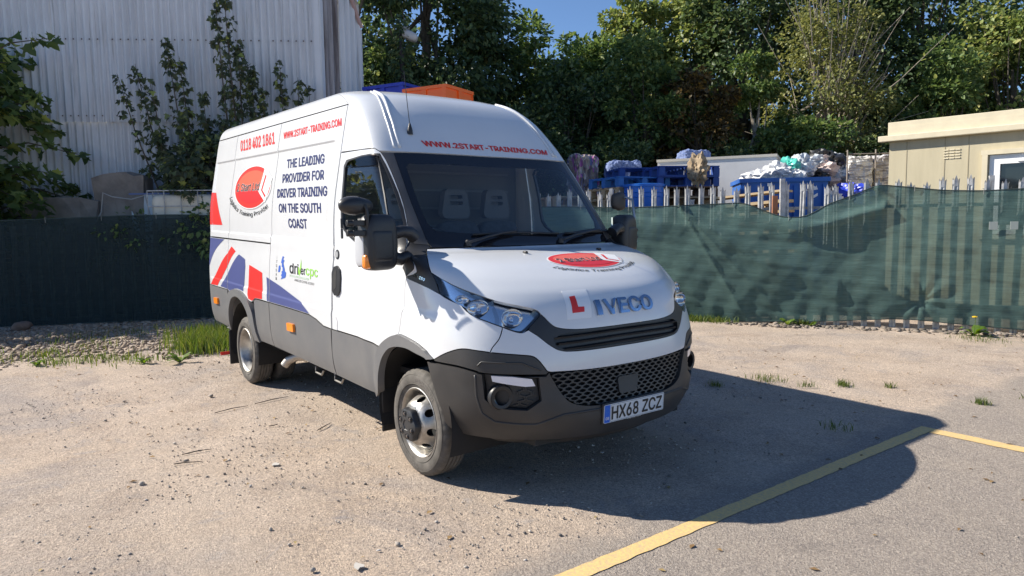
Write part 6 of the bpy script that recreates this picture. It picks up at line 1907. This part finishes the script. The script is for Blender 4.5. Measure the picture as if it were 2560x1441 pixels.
# ---- underside
MB().box((-2.1, 0, .47), (5.1, 1.70, .10)).box((.35, 0, .42), (.9, 1.25, .2)).box((-1.9, .45, .36), (2.6, .12, .14)).box((-1.9, -.45, .36), (2.6, .12, .14)).build('chassis', pm('chassis_black', (.02, .019, .018), .7), VAN)
MB().tube([(-3.518, -.75, .345), (-3.518, .75, .345)], [.06, .06], 12).build('rear_axle', DARK, VAN, 60)
MB().tube([(0, -.8, .33), (0, .8, .33)], .045, 10).build('front_axle', DARK, VAN, 60)
MB().tube([(-1.6, -.62, .40), (-2.3, -.62, .39), (-2.55, -.66, .38), (-2.72, -.74, .36), (-2.80, -.80, .32), (-2.83, -.83, .27)], .042, 14).build('exhaust_pipe', pm('exhaust_metal', (.42, .38, .33), .5, metal=.7, var=.3), VAN, 60)
for x0 in (-1.75, -1.35):
    MB().tube([(x0, -.93, .44), (x0+.02, -.94, .395), (x0+.14, -.94, .39), (x0+.16, -.93, .43)], .009, 6).build('step_bracket', pm('bracket_metal', (.3, .29, .27), .5, metal=.7), VAN, 60)

# ---- mirrors (main head, round wide-angle head on a clamp arm)
for sg in (-1, 1):
    hd = empty('door_mirror', (-.05, -1.165, 1.505) if sg < 0 else (-.16, 1.10, 1.50)); hd.parent = VAN
    ax = Matrix.Rotation(sg*RAD(-12), 3, 'Z')
    if sg > 0: hd.rotation_euler = (0, 0, RAD(28))
    def taper(q):
        k = 1-.10*max(0, q.z)/.17
        return Vector((q.x, q.y*k, q.z))
    mb = superbox(MB(), (0, 0, 0), (.15, .235, .345), 4.5, 28, 18, fn=taper, axes=ax)
    mb.build('mirror_shell', BLACKP, hd, 60)
    superbox(MB(), (0.01, sg*.012, -.02), (.148, .165, .20), 7, 24, 14, axes=ax).build('mirror_cover', BLACKP, hd, 60)
    MB().box((-.071, 0, 0), (.012, .20, .30)).build('mirror_glass', CHROME, hd)
    superbox(MB(), (-.012, sg*.108, -.045), (.10, .035, .20), 4, 20, 12, axes=ax).build('mirror_side', pm('mirror_grey', (.55, .56, .58), .3), hd, 60)
    superbox(MB(), (.045, sg*.098, -.115), (.045, .052, .085), 4, 20, 12, axes=ax).build('indicator', AMBER, hd, 60)
    # arms to the door
    MB().tube([(0, -sg*.10, .05), (.01, -sg*.16, .065), (.0, -sg*.215, .06), (-.02, -sg*.26, .03)], [.04, .038, .04, .045], 12).build('mirror_arm', BLACKP, hd, 60)
    MB().tube([(0, -sg*.10, -.10), (.01, -sg*.15, -.11), (.01, -sg*.19, -.09), (.02, -sg*.225, -.12)], [.042, .04, .036, .036], 12).build('mirror_arm', BLACKP, hd, 60)
    aux = empty('extra_mirror', (-.05, -1.31, 1.728) if sg < 0 else (-.30, 1.17, 1.785)); aux.parent = VAN
    def egg(q):
        return Vector((q.x*(1.0 if q.x > 0 else .35), q.y, q.z*(1-.12*(q.y*-sg > 0))))
    axa = Matrix.Rotation(RAD(20 if sg < 0 else 0), 3, 'Z')
    superbox(MB(), (0, 0, 0), (.14, .26, .115) if sg < 0 else (.075, .15, .155), 2.3 if sg < 0 else 3.5, 24, 16, fn=egg, axes=axa).build('mirror_shell', BLACKP if sg < 0 else pm('mirror_rim', (.045, .038, .034), .5), aux, 60)
    if sg < 0:
        MB().tube([(.055, .035, .005), (.068, .045, -.03), (.06, .05, -.11), (.045, .06, -.22), (.03, .06, -.33)], .011, 8).build('mirror_stem', BLACKP, aux, 60)
        for zz in (-.105, -.165):
            MB().box((.02, .03, zz), (.06, .13, .035)).tube([(.03, -.07, zz), (.03, -.02, zz)], .02, 10).tube([(.03, -.10, zz-.03), (.03, -.10, zz+.03)], .008, 6).build('clamp', BLACKP, aux, bevel=.006)
    else:
        MB().tube([(-.03, .03, .02), (.05, .05, .03), (.10, .07, .01), (.13, .06, -.12), (.16, .04, -.28), (.19, .02, -.34)], .011, 8).build('mirror_stem', pm('stem_metal', (.35, .35, .36), .35, metal=.8), aux, 60)
        for zz in (-.24, -.30):
            MB().box((.17, -.03, zz), (.05, .11, .03)).tube([(.17, .02, zz), (.17, .05, zz)], .016, 10).build('clamp', BLACKP, aux, bevel=.006)

# ---- wipers, washer jets, aerial
for path in ([(1.862, -.33), (1.915, -.24), (1.948, -.15), (1.962, -.07)], [(1.862, .17), (1.915, .27), (1.948, .38), (1.955, .44)]):
    wp = ridge('wiper_arm', path, BLACKP, VAN, .010, .03)
    s1, t1 = path[-1]
    ridge('wiper_blade', [(s1-.012, t1-.22), (s1-.004, t1-.1), (s1-.004, t1+.05), (s1-.02, t1+.25)], BLACKP, wp, .009, .014)
    P, N = body([T(*path[0])])
    MB().lathe([(.022, 0), (.022, .03), (.012, .04), (.0001, .04)], 14, 'z').build('wiper_pivot', BLACKP, wp, 40, loc=tuple(P[0]))
for s0, t0 in ((1.64, -.15), (1.64, .15+.13)):
    P, N = body([T(s0, t0)])
    superbox(MB(), tuple(P[0]+N[0]*.006), (.05, .022, .02), 2.5, 14, 8).build('washer_jet', BLACKP, bonnet, 60)
P, N = body([T(2.89, -.395)])
ae = MB().lathe([(.022, -.01), (.02, .02), (.014, .045), (.006, .07), (.0001, .071)], 14, 'z').build('aerial', BLACKP, VAN, 50, loc=tuple(P[0]))
MB().tube([(0, 0, .06), (-.012, -.008, .20), (-.032, -.018, .44)], [.0035, .003, .0022], 6).build('aerial_whip', BLACKP, ae, 60)

# ---- number plate
plate = empty('number_plate', (.992, 0, .483)); plate.parent = VAN
plate.rotation_euler = (0, RAD(4), 0)
def rrect(w, h, r, n=6):
    out = []
    for cx, cy, a0 in ((w/2-r, h/2-r, 0), (-w/2+r, h/2-r, 90), (-w/2+r, -h/2+r, 180), (w/2-r, -h/2+r, 270)):
        for k in range(n+1):
            a = RAD(a0+90*k/n); out.append((cx+r*math.cos(a), cy+r*math.sin(a)))
    return out
def flat_yz(x=0.0):
    def fn(uv):
        uv = np.atleast_2d(np.asarray(uv, float))
        P = np.stack([np.full(len(uv), x), uv[:, 0], uv[:, 1]], 1)
        return P, np.tile([1., 0, 0], (len(uv), 1))
    return fn
def yz_patch(name, poly, mat, parent, x, depth=.001, holes=()):
    return link(name, patch_mesh(name, flat_yz(x), poly, holes, .2, depth), mat, parent)
MB().box((-.012, 0, 0), (.016, .535, .13)).build('plate_holder', BLACKP, plate, bevel=.006)
yz_patch('plate_face', rrect(.52, .111, .008), pm('plate_white', (.62, .66, .70), .3), plate, 0, .006)
yz_patch('plate_border', rrect(.462, .103, .006), BLACKV, plate, .0006, 0, [rrect(.459, .100, .005)]).location = (0, .025, 0)
yz_patch('country_band', [(-.258, -.053), (-.212, -.053), (-.212, .053), (-.258, .053)], pm('band_blue', (.02, .13, .62), .35), plate, .0008, 0)
text_on('registration', 'HX68', [(-.197, -.039), (.028, -.039), (.028, .039), (-.197, .039)], BLACKV, plate, flat_yz(.0014), bold=.045, off=0)
text_on('registration', 'ZCZ', [(.065, -.039), (.238, -.039), (.238, .039), (.065, .039)], BLACKV, plate, flat_yz(.0014), bold=.045, off=0)
text_on('country_code', 'GB', [(-.249, -.036), (-.221, -.036), (-.221, -.018), (-.249, -.018)], WHITEV, plate, flat_yz(.0014), bold=.02, off=0)
text_on('dealer_lettering', 'WWW.HENDY.CO.UK', [(-.06, -.0625), (.06, -.0625), (.06, -.0565), (-.06, -.0565)], WHITEV, plate, flat_yz(-.0035), bold=.0, off=0)
ring_o = circle(.016, 20, -.235, .022); ring_i = circle(.0135, 20, -.235, .022)
yz_patch('band_ring', ring_o, pm('band_ring_blue', (.05, .2, .6), .4), plate, .0012, 0, [ring_i])

# ---- lettering and graphics
LETM = pm('letter_chrome_sky_tint', (.30, .37, .48), .12, metal=1)  # dark blue sky reflection put into the metal's base colour
text_on('maker_lettering', 'VECO', boxT(.857, .947, -.092, .170), LETM, bonnet, bold=.05, extrude=.05, off=.0, ex=.016)
decal('maker_lettering', boxT(.857, .947, -.136, -.112), LETM, bonnet, .016, depth=.016)
lp = Tl([(1.037, -.249), (1.042, -.135), (.849, -.1644), (.849, -.2713)])
lpl = decal('learner_plate', lp, WHITEV, bonnet, .0022, depth=.002)
decal('learner_letter', Tl([(.989, -.232), (.994, -.2055), (.918, -.2126), (.917, -.1857), (.886, -.191), (.883, -.244)]), REDM, bonnet, .0032, depth=0)
text_on('roof_lettering', 'WWW.2START-TRAINING.COM', [T(2.772, -.338), T(2.764, .425), T(2.812, .437), T(2.822, -.349)], REDM, dome, bold=.06, off=.003)
for k, cp in enumerate(cowl):
    if k == 0:
        bx = [T(1.178, -1.010), T(1.135, -.915), T(1.17, -.893), T(1.235, -1.003)]
        text_on('model_badge', '50-150', bx, CHROME, cp, bold=.03, extrude=.03, ex=.004, off=0)

FONT_B = .052
sp = side_front[0]; mp = side_mid[0]
def shear_box(x0, x1, z0, z1, k=.025): return [X(x0, z0), X(x1, z0), X(x1-k, z1), X(x0-k, z1)]
text_on('phone_lettering', '0118 402 1861', shear_box(-3.837, -2.763, 2.318, 2.43, .05), REDM, mp, bold=FONT_B)
text_on('web_lettering', 'WWW.2START-TRAINING.COM', shear_box(-2.522, -1.238, 2.342, 2.402), REDM, sp, bold=FONT_B)
for t_, x0, x1, z0 in (('THE LEADING', -2.365, -1.515, 2.071), ('PROVIDER FOR', -2.43, -1.48, 1.942), ('DRIVER TRAINING', -2.52, -1.372, 1.811), ('ON THE SOUTH', -2.445, -1.471, 1.679), ('COAST', -2.188, -1.758, 1.548)):
    text_on('slogan_lettering', t_, shear_box(x0, x1, z0, z0+.076, .02), pm('dark_navy_vinyl', (.035, .042, .13), .35), sp, bold=FONT_B+.005)
# oval company emblem on flank and bonnet
def emblem(parent, mp_, txt, arcs, off=.0016, tx=(-.80, .36, -.17, .17)):
    """mp_(u,v) -> chart point, the oval being the unit circle"""
    C = lambda pts: [mp_(*p) for p in pts]
    el = lambda r, cx=0, cy=0, ry=None: C([(cx+r*math.cos(a), cy+(ry or r)*math.sin(a)) for a in np.linspace(0, 2*math.pi, 48, endpoint=False)])
    decal('emblem_shadow', el(1.0, .03, -.045), pm('emblem_grey', (.33, .33, .34), .4), parent, off, depth=0)
    decal('emblem_rim', el(1.0), WHITEV, parent, off+.0006, depth=0)
    decal('emblem_oval', el(.965), REDM, parent, off+.0012, depth=0)
    decal('emblem_sheen', el(.80, -.02, .12, .66), pm('sheen_red', (.78, .14, .085), .3), parent, off+.0018, depth=0)
    decal('emblem_base', C([(.80*math.cos(a), -.12+.62*math.sin(a)) for a in np.linspace(math.pi, 2*math.pi, 24)]+[(.8, -.12), (-.8, -.12)]), pm('deep_red', (.60, .025, .03), .35), parent, off+.0022, depth=0)
    tagp = [(.58, .86), (1.02, .33), (.80, -.72), (.40, -.22)]
    decal('emblem_tag', C(tagp), WHITEV, parent, off+.0028, depth=0)
    decal('emblem_letter', C([(.66, .52), (.72, .46), (.60, -.16), (.80, -.42), (.78, -.52), (.53, -.17)]), REDM, parent, off+.0036, depth=0)
    x0, x1, y0, y1 = tx
    bx = C([(x0, y0), (x1, y0), (x1, y1), (x0, y1)])
    text_on('emblem_outline', txt, bx, WHITEV, parent, bold=.06, off=off+.0034)
    text_on('emblem_lettering', txt, bx, BLACKV, parent, bold=.022, off=off+.0042)
    # curved caption below
    V, F, asp = text_geo('Logistics Training Provider', .012, 0.0)
    a0, a1, r0, h = arcs
    a = RAD(a0)+(RAD(a1)-RAD(a0))*V[:, 0]
    r = r0-h*V[:, 1]
    uv = np.array([mp_(float(rr*math.cos(t)), float(rr*math.sin(t))) for rr, t in zip(r, a)])
    P, N = body(uv)
    me = bpy.data.meshes.new('emblem_caption')
    me.from_pydata([tuple(p) for p in P+N*(off+.001+V[:, 2:3])], [], F); me.update()
    link('emblem_caption', me, BLACKV, parent)
emblem(mp, lambda u, v: X(-3.315+.585*u, 1.925+.215*v), '2 Start Ltd', (200, 318, 1.40, .25), tx=(-.84, .42, -.16, .20))
emblem(bonnet, lambda u, v: T(1.432+.150*v, .078+.205*u), '2 Start Ltd', (212, 330, 1.46, .27), off=.0012, tx=(-.78, .40, -.25, .20))
# union flag sweeps
def xz(name, pts, mat, parent, off=.002):
    x0, x1 = min(p[0] for p in pts), max(p[0] for p in pts)
    ex = rows(x0, x1, [.905, .915, .922, .93, .938, .946, .955])
    return link(name, patch_mesh(name, body, [X(*p) for p in pts], (), .03, 0, 0, ex, off), mat, parent)
rl, ml = side_rear_low[0], side_mid_low[0]
def clipx(poly, x0, x1):
    for s, lim in ((1, x1), (-1, x0)):
        out = []
        n = len(poly)
        for i in range(n):
            a, b = poly[i], poly[(i+1) % n]
            ia, ib = s*a[0] <= s*lim, s*b[0] <= s*lim
            if ia: out.append(a)
            if ia != ib:
                t = (lim-a[0])/(b[0]-a[0]); out.append((lim, a[1]+t*(b[1]-a[1])))
        poly = out
    return poly
def flag(name, pts, mat):
    for par, x0, x1 in ((rl, -4.768, -4.028), (ml, -4.012, -2.653), (side_front[0], -2.637, -1.19)):
        c = clipx(pts, x0, x1)
        if len(c) > 2: xz(name, c, mat, par)
flag('flag_red', [(-3.894, 1.313), (-3.737, 1.268), (-4.416, .852), (-4.70, .845)], REDM)
flag('flag_blue', [(-4.768, 1.379), (-4.18, 1.379), (-4.768, 1.055)], NAVY)
flag('flag_blue', [(-3.614, 1.243), (-3.397, 1.204), (-3.38, 1.131), (-3.445, .872), (-3.529, .882), (-3.65, .886), (-3.747, .878), (-3.85, .856), (-3.927, .835), (-3.99, .85), (-4.29, .855)], NAVY)
flag('flag_red', [(-3.249, 1.158), (-2.848, 1.108), (-2.846, .856), (-3.052, .847), (-3.17, .808), (-3.285, .815), (-3.304, .854)], REDM)
flag('flag_blue', [(-2.722, 1.077), (-2.337, 1.024), (-1.833, .935), (-1.64, .860), (-2.102, .860), (-2.703, .855)], NAVY)
xz('flag_red', [(-4.768, 1.90), (-4.629, 1.894), (-4.467, 1.707), (-4.307, 1.533), (-4.768, 1.531)], REDM, side_rear[0])
# training scheme marks
text_on('scheme_lettering', 'dri', shear_box(-2.107, -1.90, 1.158, 1.245, .01), BLACKV, sp, bold=.03)
text_on('scheme_lettering', 'er', shear_box(-1.845, -1.735, 1.166, 1.216, .01), BLACKV, sp, bold=.03)
text_on('scheme_lettering', 'cpc', shear_box(-1.725, -1.47, 1.145, 1.225, .01), GREENV, sp, bold=.025)
xz('scheme_leaf', [(-1.93, 1.222), (-1.895, 1.222), (-1.872, 1.18), (-1.855, 1.27), (-1.86, 1.30), (-1.84, 1.26), (-1.835, 1.21), (-1.865, 1.155), (-1.885, 1.155)], GREENV, sp)
text_on('scheme_caption', 'GETQUALIFIED STAYQUALIFIED', boxX(-2.107, -1.66, 1.128, 1.146), pm('pale_green_vinyl', (.32, .5, .3), .4), sp, bold=.0)
text_on('scheme_caption', 'APPROVED CENTRE AC00809', boxX(-1.986, -1.546, 1.098, 1.118), BLACKV, sp, bold=.0)
for k, ch in enumerate('ITSSAR'):
    zc = 1.276-.0385*k
    text_on('scheme_letter', ch, boxX(-2.462 if ch != 'I' else -2.452, -2.436 if ch != 'I' else -2.446, zc-.012, zc+.012), BLACKV, sp, bold=.01)
uk = [(-2.30, 1.295), (-2.262, 1.288), (-2.285, 1.268), (-2.25, 1.258), (-2.272, 1.235), (-2.262, 1.215), (-2.235, 1.185), (-2.228, 1.165), (-2.195, 1.155), (-2.2, 1.125), (-2.215, 1.108), (-2.27, 1.098), (-2.33, 1.085), (-2.30, 1.11), (-2.325, 1.122), (-2.30, 1.14), (-2.315, 1.155), (-2.285, 1.165), (-2.29, 1.195), (-2.315, 1.20), (-2.31, 1.225), (-2.335, 1.235), (-2.32, 1.265)]
xz('map_shape', uk, BLUEV, sp)
xz('map_shape', [(-2.39, 1.20), (-2.355, 1.212), (-2.34, 1.185), (-2.355, 1.15), (-2.40, 1.145), (-2.395, 1.175)], BLUEV, sp)

# ---- cab interior
FAB = pm('seat_fabric', (.06, .062, .07), .85, var=.2, vscale=20)
GREYI = pm('headrest_grey', (.11, .112, .12), .6)
def seat(y, w):
    st = empty('seat', (-.82, y, .95)); st.parent = VAN
    superbox(MB(), (.12, 0, .02), (.52, w, .16), 5, 20, 12).build('cushion', FAB, st, 60)
    superbox(MB(), (-.16, 0, .36), (.15, w, .66), 5, 20, 14, axes=Matrix.Rotation(RAD(-10), 3, 'Y')).build('backrest', FAB, st, 60)
    # headrest with slots
    fnh = lambda uv: (np.stack([np.full(len(uv), .0), np.asarray(uv)[:, 0], np.asarray(uv)[:, 1]], 1), np.tile([1., 0, 0], (len(uv), 1)))
    o = [(x*(1-.18*(z > .05)), z) for x, z in rrect(.27, .24, .05)]
    me = patch_mesh('headrest', fnh, o, [[(a, b+.055) for a, b in rrect(.12, .03, .012)], [(a, b+.005) for a, b in rrect(.13, .03, .012)]], .05, .07)
    link('headrest', me, GREYI, st, loc=(-.20, 0, .83))
for y, w in ((-.50, .44), (.03, .42), (.44, .42)): seat(y, w)
dash = MB()
dv = []
for y in np.linspace(-.86, .86, 13):
    k = 1-.06*(abs(y)/.86)**2
    dv += [(-.02-.12*(1-k)*4, y, 1.40), (-.18, y, 1.435), (-.40, y, 1.42), (-.50, y, 1.33), (-.48, y, 1.05), (-.35, y, .80)]
df = [(i*6+j, (i+1)*6+j, (i+1)*6+j+1, i*6+j+1) for i in range(12) for j in range(5)]
dash.add(dv, df).build('dashboard', pm('dash_plastic', (.018, .018, .02), .6), VAN, 60)
superbox(MB(), (-.40, -.47, 1.45), (.2, .40, .10), 3, 20, 12).build('instrument_binnacle', pm('dash_plastic', (.018, .018, .02), .6), VAN, 60)
sw = empty('steering_wheel', (-.52, -.47, 1.46)); sw.parent = VAN
sw.rotation_euler = (0, RAD(-52), 0)
tor = MB(); pts = [(.0, .205*math.cos(a), .205*math.sin(a)) for a in np.linspace(0, 2*math.pi, 37)]
tor.tube(pts, .016, 10, cap=False).build('wheel_rim', BLACKP, sw, 60)
superbox(MB(), (0, 0, 0), (.05, .16, .13), 3, 18, 10).build('wheel_boss', BLACKP, sw, 60)
MB().box((0, .14, .0), (.02, .16, .035)).box((0, -.14, 0), (.02, .16, .035)).box((0, 0, -.13), (.02, .04, .15)).build('wheel_spokes', BLACKP, sw)
MB().box((-.22, .30, 1.447), (.20, .28, .012)).build('dash_papers', pm('paper_white', (.6, .6, .58), .8), VAN)
MB().box((-.25, -.05, 1.455), (.10, .16, .035)).build('dash_tray', pm('dash_grey', (.10, .10, .11), .6), VAN)
bk = MB().box((-1.30, 0, 1.40), (.03, 1.70, 1.50))
bk.build('bulkhead', pm('bulkhead_grey', (.12, .12, .12), .7), VAN)
for zz in (1.45, 1.6, 1.75, 1.9, 2.05):
    MB().box((-1.28, 0, zz), (.02, 1.5, .018)).build('bulkhead_rib', pm('bulkhead_rib_grey', (.16, .16, .16), .6), VAN)
MB().box((-1.00, 0, 2.13), (.56, 1.36, .03)).build('headliner', pm('headliner_grey', (.25, .25, .25), .9), VAN)
MB().box((-.7, 0, .62), (1.3, 1.7, .04)).build('cab_floor', DARK, VAN)
for sg in (-1, 1):
    MB().box((-.70, sg*.40, 2.075), (.10, .42, .022)).build('sun_visor', pm('visor_grey', (.42, .42, .40), .8), VAN, bevel=.008)
